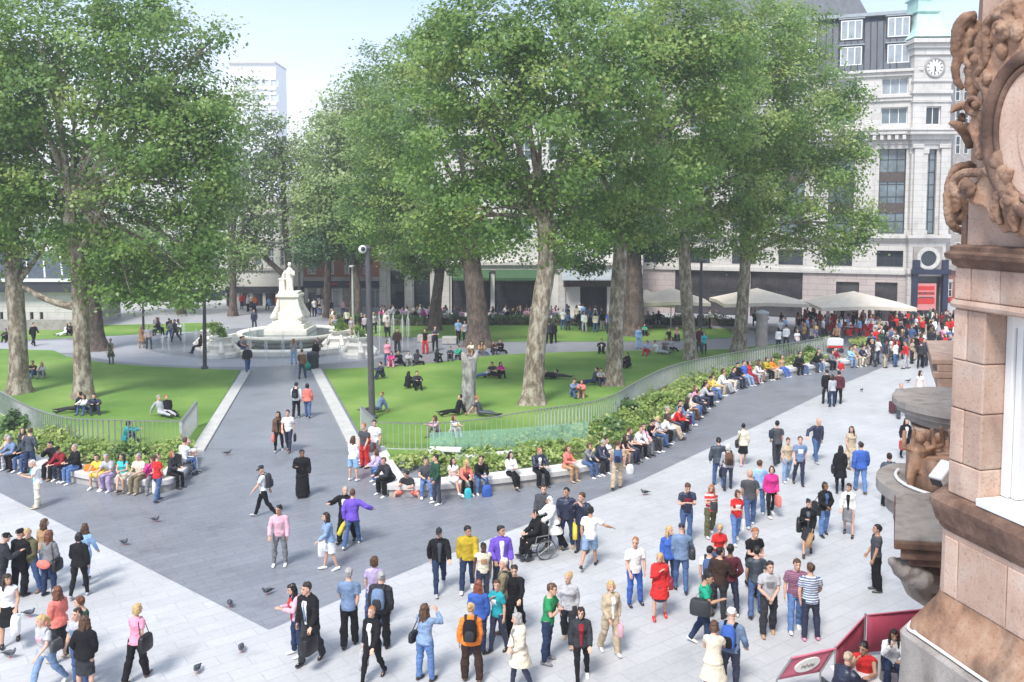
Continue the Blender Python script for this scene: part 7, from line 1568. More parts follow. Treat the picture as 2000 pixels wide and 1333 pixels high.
lawnp(1136,776,-10,'gr','f','bob:chestnut','jacket:coral','jeans:tan','person in coral sitting on the lawn between the two big trunks',near=True)
lawnp(1160,752,-70,'gr2','m','short:black','jacket:navy','jeans:darkdenim','person in navy jeans stretched out left of the straight trunk')
lawnp(1172,752,10,'gr','m','short:black','tee:lightgrey','jeans:navy','person in pale grey sitting at the foot of the straight trunk')
lawnp(1228,718,-40,'gr','f','hijab:black','robe:black','jeans:black','person in black robe sitting on the grass right of the straight trunk')
lawnp(1175,690,-10,'gr','m','short:black','jacket:black','jeans:black','person in black and white sitting left of the straight trunk',front='white')
for i,(px,py,fa,c,b_,hh) in enumerate([(1266,694,-40,'lightblue','red','short:dark'),(1284,692,60,'white','lightgrey','short:black'),(1300,690,-20,'grey','grey','short:brown'),(1312,686,10,'lightgrey','black','long:brown'),(1322,665,-10,'beige','black','long:blond'),(1308,666,20,'black','black','short:black')]):
    lawnp(px,py,fa,('gr','gr2')[i%2],'mf'[i%2],hh,'tee:'+c,'jeans:'+b_,f'person in {c} top sitting on the back part of the right lawn')
lawnp(1258,656,0,'gr','f','bob:dark','tee:jade','jeans:black','person in jade green on the back lawn by the thick dark trunk')
RG = 'people sitting on the edge of the fountain circle'
for i,(px,py,fa,c,b_,hh,lb) in enumerate([(765,716,0,'magenta','pink','bob:dark','magenta top'),(782,714,-20,'black','black','short:black','black top'),(797,714,20,'lightgrey','grey','short:brown','pale grey top'),(812,714,160,'charcoal','black','long:black','charcoal top'),(852,710,150,'black','black','long:dark','black coat, alone'),(902,702,-70,'jade','black','short:dark','jade green top'),(922,694,-20,'cream','tan','bob:brown','cream top'),(940,694,10,'tan','denim','long:black','tan top'),(962,692,20,'darkbrown','navy','long:chestnut','dark brown top'),(978,690,-10,'black','black','short:brown','black jumper'),(880,704,0,'navy','slate','short:dark','navy top'),(950,672,0,'navy','navy','short:black','navy jacket by the thick trunk')]):
    x, y = G(px,py); person(px,py,fa,('gr','gr3')[i%2],'fm'[i%2],hh,'long:'+c,'jeans:'+b_,label=f'person in {lb} sitting on the edge of the fountain circle',group=RG,at=(x,y,.015),near=False)
# -- on the benches: foot position decides the place along the bench
def on_bench(pl, px, py):
    q = Vector((*G(px,py),0)); best = None
    nn = normals(pl)
    for i in range(len(pl)-1):
        a, b = pl[i], pl[i+1]; t = max(0, min(1, (q-a).dot(b-a)/(b-a).length_squared)); p = a.lerp(b,t); d = (p-q).length
        if best is None or d < best[0]: best = (d, p, nn[i].lerp(nn[i+1],t).normalized())
    return best[1], best[2]
def seat(pl, px, py, turn, pose, who, hair, top, bottom, label, deep=.2, **k):
    p, n = on_bench(pl, px, py); fa = math.degrees(math.atan2(-n.x, n.y)); q = p+n*deep
    return person(px, py, fa+turn, pose, who, hair, top, bottom, k.pop('shoes','black'), label=label, at=(q.x,q.y,-.03), **k)
LB, RB_ = 'people sitting on the left bench', 'people sitting on the right bench'
for a in [(6,916,10,'sit','f','bob:grey','long:beige','trousers:lightgrey','white','person in beige at the left frame edge of the left bench'),
    (24,918,-5,'sit2','m','short:grey','jacket:steelblue','jeans:black','black','man in steel blue jacket on the left bench'),
    (42,922,8,'sit','m','short:brown','long:slate','jeans:denim','white','person in slate top and jeans on the left bench behind the standing pair'),
    (92,936,15,'sit3','m','short:black','jacket:black','trousers:black','tan','man in black suit eating on the left bench'),
    (116,940,0,'sit2','m','cap:black','jacket:darkred','jeans:navy','white','man in dark red jacket and black cap on the left bench'),
    (141,944,-8,'sit','m','crop:grey','jacket:black','jeans:jeanblue','white','grey haired man in black jacket and light jeans on the left bench'),
    (188,955,12,'sit2','f','pony:dark','dress:yellow','skirt:yellow','white','woman in yellow dress on the left bench'),
    (212,958,0,'sit2','m','crop:grey','shirt:lightgrey','trousers:lilac','white','bowed grey haired man in pale shirt on the left bench'),
    (233,960,20,'sitx','f','long:dark','vest:turquoise','shorts:cream','beige','girl in turquoise top on the left bench'),
    (270,962,-6,'sit','m','crop:grey','shirt:cream','trousers:khaki','beige','man in cream shirt and khaki trousers on the left bench'),
    (296,963,10,'sit3','f','long:brown','long:magenta','jeans:grey','grey','person in magenta half hidden by the red T-shirt on the left bench'),
    (345,953,-10,'sit','f','bob:ginger','jacket:charcoal','jeans:black','black','woman in charcoal near the end of the left bench'),
    (375,925,5,'sit','f','cap:palepink','tee:white','jeans:white','white','person in pink cap and white at the end of the left bench')]:
    seat(BLp,*a[:8],a[9],shoes=a[8],group=LB)
    if a[0] == 375: pass
RS = [(700,905,0,'sit3','f','long:chestnut','long:red','trousers:red','white','woman in red on the short end of the right bench'),
    (722,944,0,'sit2','f','bob:brown','long:lilac','jeans:jeanblue','white','woman in lilac with light jeans on the short end of the right bench'),
    (740,968,-6,'sit2','m','short:brown','jacket:charcoal','trousers:black','white','man in charcoal jacket hunched at the corner of the right bench'),
    (795,972,0,'gr3','m','short:dark','tee:charcoal','shorts:coral','darkred','boy in charcoal T-shirt and coral shorts cross legged on the right bench'),
    (832,972,5,'sit','m','short:black','tee:darkgrey','jeans:jeanblue','white','man in dark grey T-shirt and light jeans left of the green jumper'),
    (886,968,15,'sitx','f','long:dark','dress:white','shorts:white','white','woman in white with crossed bare legs right of the green jumper'),
    (912,968,0,'sit2','f','long:blond','long:coral','leggings:black','white','blond woman in coral top on the right bench'),
    (942,966,0,'sit2','m','short:dark','long:black','jeans:jeanblue','white','man in black jumper and light jeans with a bright blue bag'),
    (1003,958,8,'sitx','f','long:black','jacket:white','trousers:black','beige','dark haired woman in white jacket alone on the right bench'),
    (1060,952,0,'sit','m','crop:ginger','jacket:navy','trousers:black','black','man in navy suit with white shirt front eating on the right bench','white'),
    (1118,944,20,'sit','f','bob:chestnut','long:coral','jeans:tan','beige','person in coral left of the grey jumper on the right bench'),
    (1155,934,15,'sit3','f','bob:brown','long:grey','jeans:denim','white','woman in grey jumper on the right bench'),
    (1180,929,10,'sit2','m','crop:grey','jacket:navy','jeans:charcoal','white','man in navy jacket and white shirt on the right bench','white'),
    (1199,923,0,'sit','f','long:dark','tee:white','jeans:lightgrey','white','dark haired woman in white behind the standing backpacker'),
    (1226,912,0,'sit2','f','long:dark','vest:black','shorts:tan','beige','woman in black top with bare legs right of the standing backpacker'),
    (1240,905,5,'sit','m','short:brown','tee:darkgrey','jeans:navy','black','man in dark grey T-shirt seventh from the bench bend')]
for a in RS: seat(RB_ and BRp,*a[:8],a[9],shoes=a[8],group=RB_,front=(a[10] if len(a) > 10 else None))
cols = [('white','black','short:brown'),('palepink','grey','long:dark'),('black','charcoal','short:black'),('lightgrey','denim','bob:blond'),('white','black','long:brown'),('charcoal','beige','crop:grey'),('red','navy','short:dark'),('steelblue','black','short:black'),('black','denim','long:dark'),('cream','brown','bob:grey'),('navy','jeanblue','short:dark'),('pink','charcoal','long:chestnut'),('lightgrey','navy','short:black'),('black','black','long:black'),('mustard','denim','short:black'),('yellow','jeanblue','bob:dark'),('white','beige','crop:brown'),('grey','lightgrey','long:dark'),('navy','cream','short:black'),('black','navy','short:black')]
pts_ = [(1254,896),(1264,890),(1277,882),(1290,874),(1302,866),(1313,857),(1322,849),(1331,841),(1340,832),(1350,822),(1358,815),(1366,806),(1374,798),(1380,793),(1388,787),(1398,780),(1409,773),(1420,767),(1430,763),(1440,757)]
cn = dict(palepink='pale pink', lightgrey='pale grey', steelblue='steel blue', darkgrey='dark grey', darkred='dark red', lightblue='light blue', jeanblue='mid blue', paledenim='pale denim', darkdenim='dark denim', darkbrown='dark brown', darkgreen='dark green')
NM = lambda c: cn.get(c, c)
for i,((c,b_,hh),(px,py)) in enumerate(zip(cols,pts_)):
    seat(BRp,px,py,rng.uniform(-18,18),['sit2','sit','sit3','sitx','sit2','sito'][i%6],'mf'[int(hh.split(':')[0] in ('long','bob'))],hh,['long','jacket','tee'][i%3]+':'+c,'jeans:'+b_,f'{hh.split(":")[1]} haired person in {NM(c)} and {NM(b_)} on the crowded bench bend',group=RB_,shoes=('white','black')[i%2])
FB = [(1456,752,'blue','paledenim','short:dark','sito'),(1466,750,'red','darkred','bob:dark','sito'),(1478,748,'white','lightgrey','long:chestnut','sit2'),(1487,747,'darkbrown','tan','long:dark','sit'),(1501,743,'mustard','black','bob:dark','sit'),(1512,741,'orange','beige','long:brown','sit'),(1534,737,'tan','blue','long:brown','sito'),(1558,732,'black','black','short:black','sit2'),(1569,731,'darkgreen','denim','short:dark','sito'),(1592,727,'black','slate','long:black','sit2'),(1604,726,'charcoal','paledenim','short:black','sit'),(1622,723,'grey','black','bob:dark','sit2'),(1632,721,'darkred','lightgrey','short:black','sit'),(1662,717,'lightblue','paledenim','long:brown','sit'),(1670,716,'tan','beige','bob:blond','sit'),(1681,715,'navy','cream','short:dark','sit2'),(1690,714,'white','beige','long:dark','sit')]
for i,(px,py,c,b_,hh,ps) in enumerate(FB):
    seat(BRp,px,py,rng.uniform(-15,15),ps,'mf'[int(hh.split(':')[0] in ('long','bob'))],hh,['long','jacket'][i%2]+':'+c,'jeans:'+b_,f'{hh.split(":")[1]} haired person in {NM(c)} and {NM(b_)} on the far bench stretch',group='people sitting on the far bench stretch',shoes=('white','black')[i%2],near=i<8)
# standing at the right bench
ST = 'people standing by the right bench'
person(690,940,150,'st','f','long:brown','long:white','shorts:lightblue','white',label='woman in white jumper and light blue shorts standing at the end of the right bench',group=ST)
person(712,915,-30,'st','m','short:ginger','tee:darkgrey','trousers:red',label='person in dark grey top and red trousers standing behind the white jumper',group=ST)
person(733,905,-20,'st2','m','short:black','tee:white','jeans:grey',label='man in white T-shirt standing behind the short end of the right bench',group=ST,z=0)
person(853,986,-60,'st','m','short:black','long:darkgreen','jeans:slate','white',label='man in dark green jumper standing in front of the right bench',group=ST,h=1.74)
p_std = person(1206,955,172,'w3','m','short:brown','tee:beige','trousers:beige','black',label='man in beige trousers standing before the right bench with a navy backpack',group=ST)
# -- far crowds, built smaller in the picture but with the same bodies
FCOL = ['red','red','red','red','darkred','black','black','black','black','white','navy','lightgrey','charcoal','charcoal','white','darkgreen','pink','slate','beige','denim','grey']
HF = ['short:black','short:dark','long:dark','short:brown','long:brown','bob:blond','crop:grey','long:black']
g_ = random.Random(42)
CROWD = []
def crowd(n, x0, x1, y0, y1, where, group, poses, cols_, sit=False):
    spots = []; tries = 0
    while len(spots) < n and tries < 4000:
        tries += 1; px, py = g_.uniform(x0,x1), g_.uniform(y0,y1); q = G(px,py)
        if all((q[0]-s[2])**2+(q[1]-s[3])**2 > .5 for s in spots): spots.append((px,py,*q))
    spots.sort()
    for (px,py,x,y) in spots:
        c = g_.choice(cols_); b_ = g_.choice(['black','denim','navy','charcoal','beige','slate','lightgrey']); hh = g_.choice(HF); f = hh.split(':')[0] in ('long','bob'); ps = g_.choice(poses)
        act = 'sitting' if 'seat' in POSES[ps] else 'standing'
        CROWD.append(dict(a=(px,py,g_.uniform(-180,180) if not sit else g_.choice([-90,90,0,180])+g_.uniform(-20,20),ps,'mf'[f],hh,g_.choice(['long','jacket','tee'])+':'+c,'jeans:'+b_),k=dict(label=f'person in {NM(c)} and {NM(b_)} {where}',group=group,at=(x,y,0),near=False,skin=g_.choice(['fair','fair','tan','brown']))))
crowd(95,1700,1882,640,722,'in the corner entrance crowd','crowd by the corner entrance',['st','w3','w4','st2','pk'],FCOL)
crowd(30,1555,1705,636,662,'among the red chairs','people among the red chairs',['st','w3','st2'],['white','red','red','black','red','red','lightblue'])
crowd(16,1510,1640,655,690,'behind the far shrubs','people behind the far shrubs',['st','w3','w4','st2'],['white','black','grey','lightblue','denim','tan'])
crowd(12,1780,1880,640,655,'at the back of the entrance crowd','crowd by the corner entrance',['st','w3','st2'],['black','navy','white','magenta','charcoal','beige'])
crowd(40,860,1090,624,634,'on the restaurant terrace','people on the restaurant terrace',['sit','sit2','sit3'],['white','lightgrey','black','navy','palepink','grey','denim'],True)
crowd(24,740,860,622,632,'at the left end of the restaurant terrace','people on the restaurant terrace',['sit','sit2'],['white','magenta','lightgrey','black','lilac'],True)
crowd(20,1095,1200,630,650,'in front of the dark restaurant entrance','people on the restaurant terrace',['st','st2','w3'],['white','beige','lightblue','black','cream','denim'])
crowd(12,640,760,640,660,'on the far side of the water jets','people beyond the fountain',['st','w3','st2'],['white','lightgrey','black','cream','tan'])
crowd(12,440,560,604,614,'on the far pavement left of the statue','people on the far pavement',['st','w3','sit'],['red','white','navy','grey','orange','lightblue'])
crowd(8,600,690,612,622,'in front of the navy shopfront','people on the far pavement',['st','sit2','w3'],['white','black','grey','palepink'])
crowd(10,1260,1560,632,646,'under the beige parasols','people under the parasols',['sit','sit2','st'],['black','white','red','grey','tan'],True)
crowd(6,300,345,652,660,'on the dark bench left of the fountain','people beyond the fountain',['sit','sit2'],['black','navy','white','grey'],True)
# the nearest of the crowd are people of their own, the far rest is one mass
CROWD.sort(key=lambda q: q['k']['at'][1])
N_IND = max(0, 294-len(PEOPLE))
for q in CROWD[:N_IND]: person(*q['a'], **q['k'])
def mass(qs):
    mb = MB(); mats = []; idx = {}
    def mi(m):
        if m.name not in idx: idx[m.name] = len(mats); mats.append(m)
        return idx[m.name]
    for q in qs:
        px, py, fa, pose, who, hair, top, bot = q['a']; f = who == 'f'; x, y, z = q['k']['at']; a = R(fa); ca, sa = math.cos(a), math.sin(a); s = rng.uniform(.93,1.03)
        for m, part in ((cmat('skin',q['k']['skin']), body_mesh(pose,f,False)), (cl(top.split(':')[1]), top_mesh(pose,f,top.split(':')[0])), (cl(bot.split(':')[1]), bottom_mesh(pose,f,bot.split(':')[0])), (cmat('hair',hair.split(':')[1]), hair_mesh(pose,f,hair.split(':')[0])), (cmat('leather','black'), shoe_mesh(pose,f,0)), (cmat('leather','black'), shoe_mesh(pose,f,1))):
            mb.m = mi(m); mb.add([(x+s*(v[0]*ca-v[1]*sa), y+s*(v[0]*sa+v[1]*ca), z+s*v[2]+.01) for v in part.v], part.f)
    return mb.build('distant_crowd', mats, None, smooth=True, ang=70)
o = mass(CROWD[N_IND:]); tag(o, 'far crowd of people on the terraces and pavement behind the garden', 'crowd', kind='stuff')
# ---------------------------------------------------------------- build them
_wx = G(1050,1088); PEOPLE_WC = p_wc; p_wc['at'] = (_wx[0], _wx[1], .03)
want(('tie',p_suit['pose'],False))
bake_pending()
seen = {}
for p in PEOPLE: seen.setdefault(p['label'], []).append(p)
ORD = ['leftmost','second from the left','third from the left','fourth from the left','fifth from the left','sixth from the left']
for l_, q in seen.items():
    if len(q) > 1:
        q.sort(key=lambda p:p['px'])
        for i, p in enumerate(q): p['label'] = f'{l_}, {ORD[i]}' if i < 6 else l_
for p in PEOPLE: make_person(p)
put('tie', ('tie',p_suit['pose'],False), cl('steelblue'), p_suit['ob'])
# ---------------------------------------------------------------- what they carry
shoulderbag(p_cardi,0,'black','black shoulder bag of the woman in grey cardigan',(.36,.14,.3))
c = local(p_cardi,(0,.2,.92)); r = bag_root('pouch', p_cardi, c, 'coral pouch worn at the back of the grey cardigan', 'pouch'); mb = MB(); mb.ball((0,0,0),(.2,.07,.12),14,9); bpart(mb,'pouch_body',cmat('cloth','coral'),r); mb = MB(); mb.tube([(-.19,-.02,.06),(-.2,-.12,.1),(-.12,-.2,.12)],.012,6); bpart(mb,'strap',cmat('leather','black'),r)
handbag(p_whitebag,1,'white','big white handbag held by the woman in black skirt',(.5,.2,.36),.12)
shoulderbag(p_pink,0,'black','black shoulder bag of the woman in bright pink',(.4,.16,.34),.0)
handbag(p_coral,0,'plum','plum handbag hanging from the coral jacket arm',(.3,.12,.3),.1)
shoulderbag(p_blond,1,'darkgrey','dark grey shoulder bag of the blond woman in flared jeans',(.3,.1,.24),.16)
handbag(p_red,1,'white','white cloth bag beside the woman in red T-shirt',(.26,.14,.42),.05,'shopping_bag','bag',True)
handbag(p_bb,0,'coral','coral pink handbag of the woman in brown jacket',(.36,.14,.28),.02)
handbag(p_wt,1,'black','black bag hanging from the hand of the man in white T-shirt',(.22,.1,.3),.06)
backpack(p_up1,'black','small black backpack of the person in white on the path')
backpack(p_cap,'charcoal','charcoal backpack of the young man in dark cap')
handbag(p_dj,0,'white','white carrier bag of the woman in white shorts',(.32,.12,.4),-.02,'carrier_bag','bag',True)
handbag(p_pj,1,'yellow','bright yellow bag held out by the purple jacket',(.36,.14,.36),.04,'carrier_bag','bag',True,tilt=-25)
handbag(p_suit,1,'black','black holdall in the hand of the man in the black suit',(.46,.24,.36),.1,'holdall','bag')
backpack(p_bk,'steelblue','blue grey backpack on the man in charcoal jacket')
handbag(p_lj,0,'lightgrey','pale clear carrier bag of the ginger woman in leather jacket',(.32,.14,.4),.06,'carrier_bag','bag',True)
shoulderbag(p_dw,1,'black','black shoulder bag of the woman all in denim',(.28,.12,.22),.02)
backpack(p_or,'black','black backpack on the bright orange jacket','charcoal')
backpack(p_bald,'black','black backpack on the bald man in khaki jacket')
shoulderbag(p_cb,0,'darkgrey','grey cross body bag of the man in black jumper',(.4,.14,.3),-.02)
handbag(p_be,1,'palepink','pale pink handbag of the woman in beige suit',(.36,.14,.28),.04)
handbag(p_dkj,1,'yellow','bright yellow carrier bag beside the navy jacket at the wheelchair',(.42,.16,.44),.04,'carrier_bag','bag',True)
handbag(p_rs,0,'charcoal','charcoal camera bag in front of the red striped T-shirt',(.3,.18,.24),.02,'camera_bag','bag')
handbag(p_rt,1,'white','white bag on the arm of the woman in plain red T-shirt',(.26,.1,.34),-.02,'carrier_bag','bag',True)
handbag(p_pr,1,'coral','peach coloured bag of the woman in magenta jacket',(.34,.14,.34),.04)
shoulderbag(p_gt,0,'charcoal','big charcoal bag slung behind the jade green T-shirt',(.5,.24,.36),.12)
backpack(p_bp,'denim','blue backpack on the boy in white T-shirt')
shoulderbag(p_rc,1,'darkred','dark red handbag against the red coat',(.34,.14,.26),-.0)
shoulderbag(p_bd,0,'charcoal','charcoal bag of the man in blue denim jacket',(.34,.18,.28),.1)
handbag(p_cbx,1,'tan','large brown paper bag of the woman in black jacket',(.5,.16,.42),.04,'paper_bag','bag',True,tilt=18)
shoulderbag(p_cbx,0,'black','black shoulder bag of the woman with the paper bag',(.44,.16,.36),-.02)
shoulderbag(p_bh,0,'black','big black bag of the woman with bushy hair',(.44,.16,.38),-.02)
shoulderbag(p_blk,1,'black','black shoulder bag on the long black coat',(.34,.14,.28),-.06)
shoulderbag(p_gs,1,'navy','navy bag of the man in dark grey shirt',(.3,.12,.3),.3)
shoulderbag(p_cr,1,'black','black bag of the woman in cream jacket',(.34,.14,.26),-.02)
backpack(p_bw,'brown','brown backpack on the fair haired woman in pale top','darkbrown')
handbag(p_bw,1,'black','small black bag swinging from the fair haired woman',(.2,.1,.26),.1)
handbag(p_rbag,0,'red','red handbag of the woman in black jacket by the balcony',(.4,.16,.32),.06)
backpack(p_bp2,'blue','blue and black backpack on the man in white cap','black')
backpack(p_std,'denim','navy backpack on the man standing before the right bench','navy')
q_ = hand(p_pj,0)
# suitcase
sx = G(1745,808); r = empty('suitcase',(sx[0],sx[1],0),R(20)); tag(r,'dark maroon wheeled suitcase pulled by the grey haired man','suitcase')
mb = MB(); mb.box((0,0,.34),(.42,.26,.56)); o = mb.build('case',cmat('leather','maroon'),None,bevel=.04); o.parent = r
for sg in (-1,1): mb = MB(); mb.rings([[(sg*.16+d,.0+.045*math.cos(a),.05+.045*math.sin(a)) for a in [2*math.pi*i/10 for i in range(10)]] for d in (-.015,.015)]); o = mb.build('wheel',M['frame_dark'],None); o.parent = r
mb = MB(); mb.tube([(-.12,.1,.6),(-.12,.12,.98),(.12,.12,.98),(.12,.1,.6)],.012,6); o = mb.build('handle',M['metal'],None); o.parent = r
# wheelchair
def wheelchair(px, py, fa, lab):
    x, y = G(px,py); r = empty('wheelchair',(x,y,0),R(fa)); tag(r,lab,'wheelchair')
    def pt_(mb, nm, m, bev=0): o = mb.build(nm, m, None, smooth=True, ang=40); o.parent = r; return o
    for sg in (-1,1):
        c = (sg*.29,.12,.305); n = 32; mb = MB(); mb.rings([[(c[0]+.018*math.cos(b),c[1]+(.3+.018*math.sin(b))*math.cos(a),c[2]+(.3+.018*math.sin(b))*math.sin(a)) for a in [2*math.pi*i/n for i in range(n)]] for b in [2*math.pi*j/8 for j in range(9)]],cap=False); w_ = pt_(mb,'wheel',M['frame_dark'])
        mb = MB(); mb.rings([[(c[0]+sg*.05+.008*math.cos(b),c[1]+(.265+.008*math.sin(b))*math.cos(a),c[2]+(.265+.008*math.sin(b))*math.sin(a)) for a in [2*math.pi*i/n for i in range(n)]] for b in [2*math.pi*j/6 for j in range(7)]],cap=False); o = mb.build('push_rim',M['steel'],None,smooth=True); o.parent = w_
        mb = MB()
        for k in range(12): a = k*math.pi/6; mb.tube([c,(c[0],c[1]+.3*math.cos(a),c[2]+.3*math.sin(a))],.004,4)
        mb.ball(c,.03,8,6); o = mb.build('spokes',M['steel'],None); o.parent = w_
        mb = MB(); mb.rings([[(sg*.24+d,-.42+.09*math.cos(a),.095+.09*math.sin(a)) for a in [2*math.pi*i/14 for i in range(14)]] for d in (-.015,.015)]); pt_(mb,'castor',M['frame_dark'])
        mb = MB(); mb.tube([(sg*.25,.28,.95),(sg*.25,.24,.9),(sg*.25,.22,.2),(sg*.25,-.3,.2),(sg*.25,-.42,.2)],.013,6); mb.tube([(sg*.25,.22,.5),(sg*.25,-.3,.5),(sg*.23,-.5,.12)],.013,6); mb.tube([(sg*.26,.22,.7),(sg*.26,-.15,.7),(sg*.26,-.2,.5)],.016,6); pt_(mb,'frame',M['steel'])
        mb = MB(); mb.box((sg*.13,-.55,.1),(.17,.2,.02)); pt_(mb,'footrest',M['frame_dark'])
    mb = MB(); mb.box((0,-.03,.5),(.46,.44,.05)); pt_(mb,'seat',cmat('leather','black')); mb = MB(); mb.box((0,.23,.74),(.46,.04,.42)); pt_(mb,'backrest',cmat('leather','black'))
wheelchair(1050,1088,-65,'wheelchair with big spoked wheels carrying the person in black robe')
wheelchair(358,932,150,'wheelchair parked at the end of the left bench')
_w2 = G(358,932); 
# litter bin, green bag
x, y = G(611,722); r = empty('litter_bin',(x,y,0)); tag(r,'black litter bin at the head of the right kerb','litter bin'); MB().lathe([(.34,0),(.38,.9),(.4,.95),(.34,1.0)],(x,y,0),18).build('bin_body',M['frame_dark'],r,smooth=True); MB().lathe([(.4,1.002),(.3,1.12),(.05,1.18)],(x,y,0),18).build('lid',M['frame_dark'],r,smooth=True)
x, y = G(603,722); r = empty('rubbish_bag',(x,y,0)); tag(r,'green rubbish bag lying at the head of the central path','rubbish bag'); mb = MB(); mb.ball((x,y,.3),(.55,.4,.32),14,9); mb.build('sack',cmat('cloth','jade'),r,smooth=True); mb = MB(); mb.tube([(x+.1,y,.56),(x+.14,y,.68),(x+.2,y,.76)],[.09,.04,.08],8); mb.build('knot',cmat('cloth','jade'),r,smooth=True)
# bags on the ground by the bench
for (px,py,c_,nm,lab,sz_) in [(1345,828,'magenta','backpack','bright magenta and black rucksack standing at the crowded bench bend',(.3,.26,.5)),(951,970,'blue','bag','bright blue bag at the feet of the man in black jumper',(.36,.2,.42)),(914,973,'turquoise','carrier_bag','pale turquoise carrier bag between the blond woman\'s feet',(.26,.14,.36)),(1230,925,'white','carrier_bag','white paper bag at the feet of the woman in black top',(.3,.16,.36)),(172,945,'orange','handbag','orange bag lying on the left bench',(.42,.24,.24)),(290,958,'magenta','handbag','magenta bag on the left bench beside the cream shirt',(.3,.2,.3)),(1640,722,'red','bag','bright red bag in front of the far bench',(.6,.34,.44))]:
    x, y = G(px,py); z0 = 0
    if nm == 'handbag': p_, n_ = on_bench(BLp,px,py); x, y, z0 = p_.x+n_.x*.3, p_.y+n_.y*.3, .475
    r = empty(nm,(x,y,z0),R(20)); tag(r,lab,'bag'); w_, d_, t_ = sz_; n = 12
    mb = MB(); mb.rings([[(w_/2*k*math.copysign(abs(math.cos(a))**.6,math.cos(a)),d_/2*k*math.copysign(abs(math.sin(a))**.6,math.sin(a)),t_*q) for a in [2*math.pi*i/n for i in range(n)]] for q,k in ((0,.9),(.1,1),(.6,.97),(.9,.75),(1,.4))]); o = mb.build('bag_body',cmat('cloth',c_),None,smooth=True); o.parent = r
    mb = MB(); mb.tube(polyline([(-w_*.2,0,t_*.95),(-w_*.12,0,t_*1.15),(w_*.12,0,t_*1.15),(w_*.2,0,t_*.95)],4),.012,6); o = mb.build('handle',cmat('leather','black'),None,smooth=True); o.parent = r
# ---------------------------------------------------------------- pigeons
M['pigeon'] = mat('pigeon_grey', (.1,.11,.13), .6, .4, 18); M['pigeon_dark'] = mat('pigeon_dark', (.035,.037,.045), .5, .3, 18)
def pigeon(px, py, fa, lab):
    x, y = G(px,py); r = empty('pigeon',(x,y,0),R(fa)); tag(r,lab,'pigeon','pigeons on the paving'); r.scale = (.9,.9,.9)
    mb = MB(); mb.tube([(0,.17,.13),(0,.1,.135),(0,0,.14),(0,-.08,.165),(0,-.125,.21),(0,-.135,.245),(0,-.15,.262),(0,-.175,.258)],[(.022,.012),(.045,.04),(.065,.062),(.058,.058),(.035,.036),(.026,.027),(.028,.028),(.008,.008)],10,up=X1); mb.tube([(0,-.17,.258),(0,-.2,.25)],[.009,.003],5); o = mb.build('body',M['pigeon'],None,smooth=True,ang=80); o.parent = r
    for sg in (-1,1):
        mb = MB(); mb.tube([(sg*.05,-.05,.16),(sg*.062,.03,.15),(sg*.045,.13,.14),(sg*.015,.2,.135)],[(.012,.035),(.014,.045),(.01,.03),(.004,.008)],8,up=X1); o = mb.build('wing',M['pigeon_dark'],None,smooth=True,ang=80); o.parent = r
        mb = MB(); mb.tube([(sg*.025,0,.09),(sg*.025,0,.01)],.007,5); mb.tube([(sg*.025,.015,.008),(sg*.025,-.04,.006)],.006,5); o = mb.build('leg',cmat('leather','coral'),None); o.parent = r
    mb = MB(); mb.tube([(0,.14,.135),(0,.22,.125),(0,.27,.12)],[(.03,.01),(.035,.008),(.03,.004)],8,up=X1); o = mb.build('tail',M['pigeon_dark'],None,smooth=True,ang=80); o.parent = r
for px,py,fa,lab in [(243,1066,60,'pigeon on the dark paving nearest the girl in black hooded jacket'),(304,1021,70,'pigeon on the dark paving below the woman in red T-shirt'),(230,967,-60,'pigeon at the feet of the people on the left bench'),(445,890,100,'pigeon near the left kerb of the central path'),(522,1163,-40,'pigeon on the dark paving above its pointed corner'),(449,1187,20,'pigeon on the border of dark and pale paving'),(471,1275,10,'pigeon on the pale paving left of the man in the suit'),(385,1316,0,'pigeon at the bottom, right of the bright pink T-shirt'),(20,1286,80,'pigeon below the woman in black skirt at the left edge'),(58,1206,80,'pigeon behind the big white handbag'),(1259,968,-70,'pigeon on the pale paving below the crowded bench bend'),(1683,766,0,'pigeon on the pale paving right of the three in black'),(1774,748,90,'pigeon far up the pale paving near the balcony')]: pigeon(px,py,fa,lab)
# ---------------------------------------------------------------- terrace furniture
def chair_parts(m):
    out = []
    mb = MB(); mb.box((0,0,.45),(.44,.44,.05)); out.append(('seat',mb,m)); mb = MB(); mb.rings([[(x,.2+.03*(z-.45)-.05*(abs(x)/.22)**2,z) for x in (-.22,-.1,.0,.1,.22)]+[(x,.235+.03*(z-.45)-.05*(abs(x)/.22)**2,z) for x in (.22,.1,.0,-.1,-.22)] for z in (.48,.7,.88)]); out.append(('backrest',mb,m))
    for sx_ in (-1,1):
        for sy_ in (-1,1): mb = MB(); mb.tube([(sx_*.19,sy_*.19,.44),(sx_*.22,sy_*.22,0)],.016,6); out.append(('leg',mb,M['steel']))
    return out
M['red_plastic'] = mat('red_plastic', (.62,.03,.025), .4, .06, 4)
proto = None
def chair(x, y, rz, lab, grp):
    global proto
    if proto is None:
        proto = [(nm, mb.mesh(nm), m) for nm, mb, m in chair_parts(M['red_plastic'])]
        for nm, me, m in proto: me.materials.append(m)
    r = empty('terrace_chair',(x,y,0),rz); tag(r,lab,'chair',grp)
    for nm, me, m in proto: o = bpy.data.objects.new(nm,me); C.objects.link(o); o.parent = r
gk = random.Random(5)
spots = [(1592,652),(1604,648),(1616,655),(1628,650),(1640,657),(1652,650),(1664,656),(1676,660),(1690,655),(1702,661),(1714,656),(1725,662),(1738,657),(1750,664),(1630,664),(1690,668),(1660,666),(1718,670),(1742,672),(1580,645)]
for i,(px,py) in enumerate(spots):
    x, y = G(px,py); chair(x,y,gk.uniform(0,6.28),'bright red plastic chair on the crowded terrace by the corner building','red chairs on the terrace')
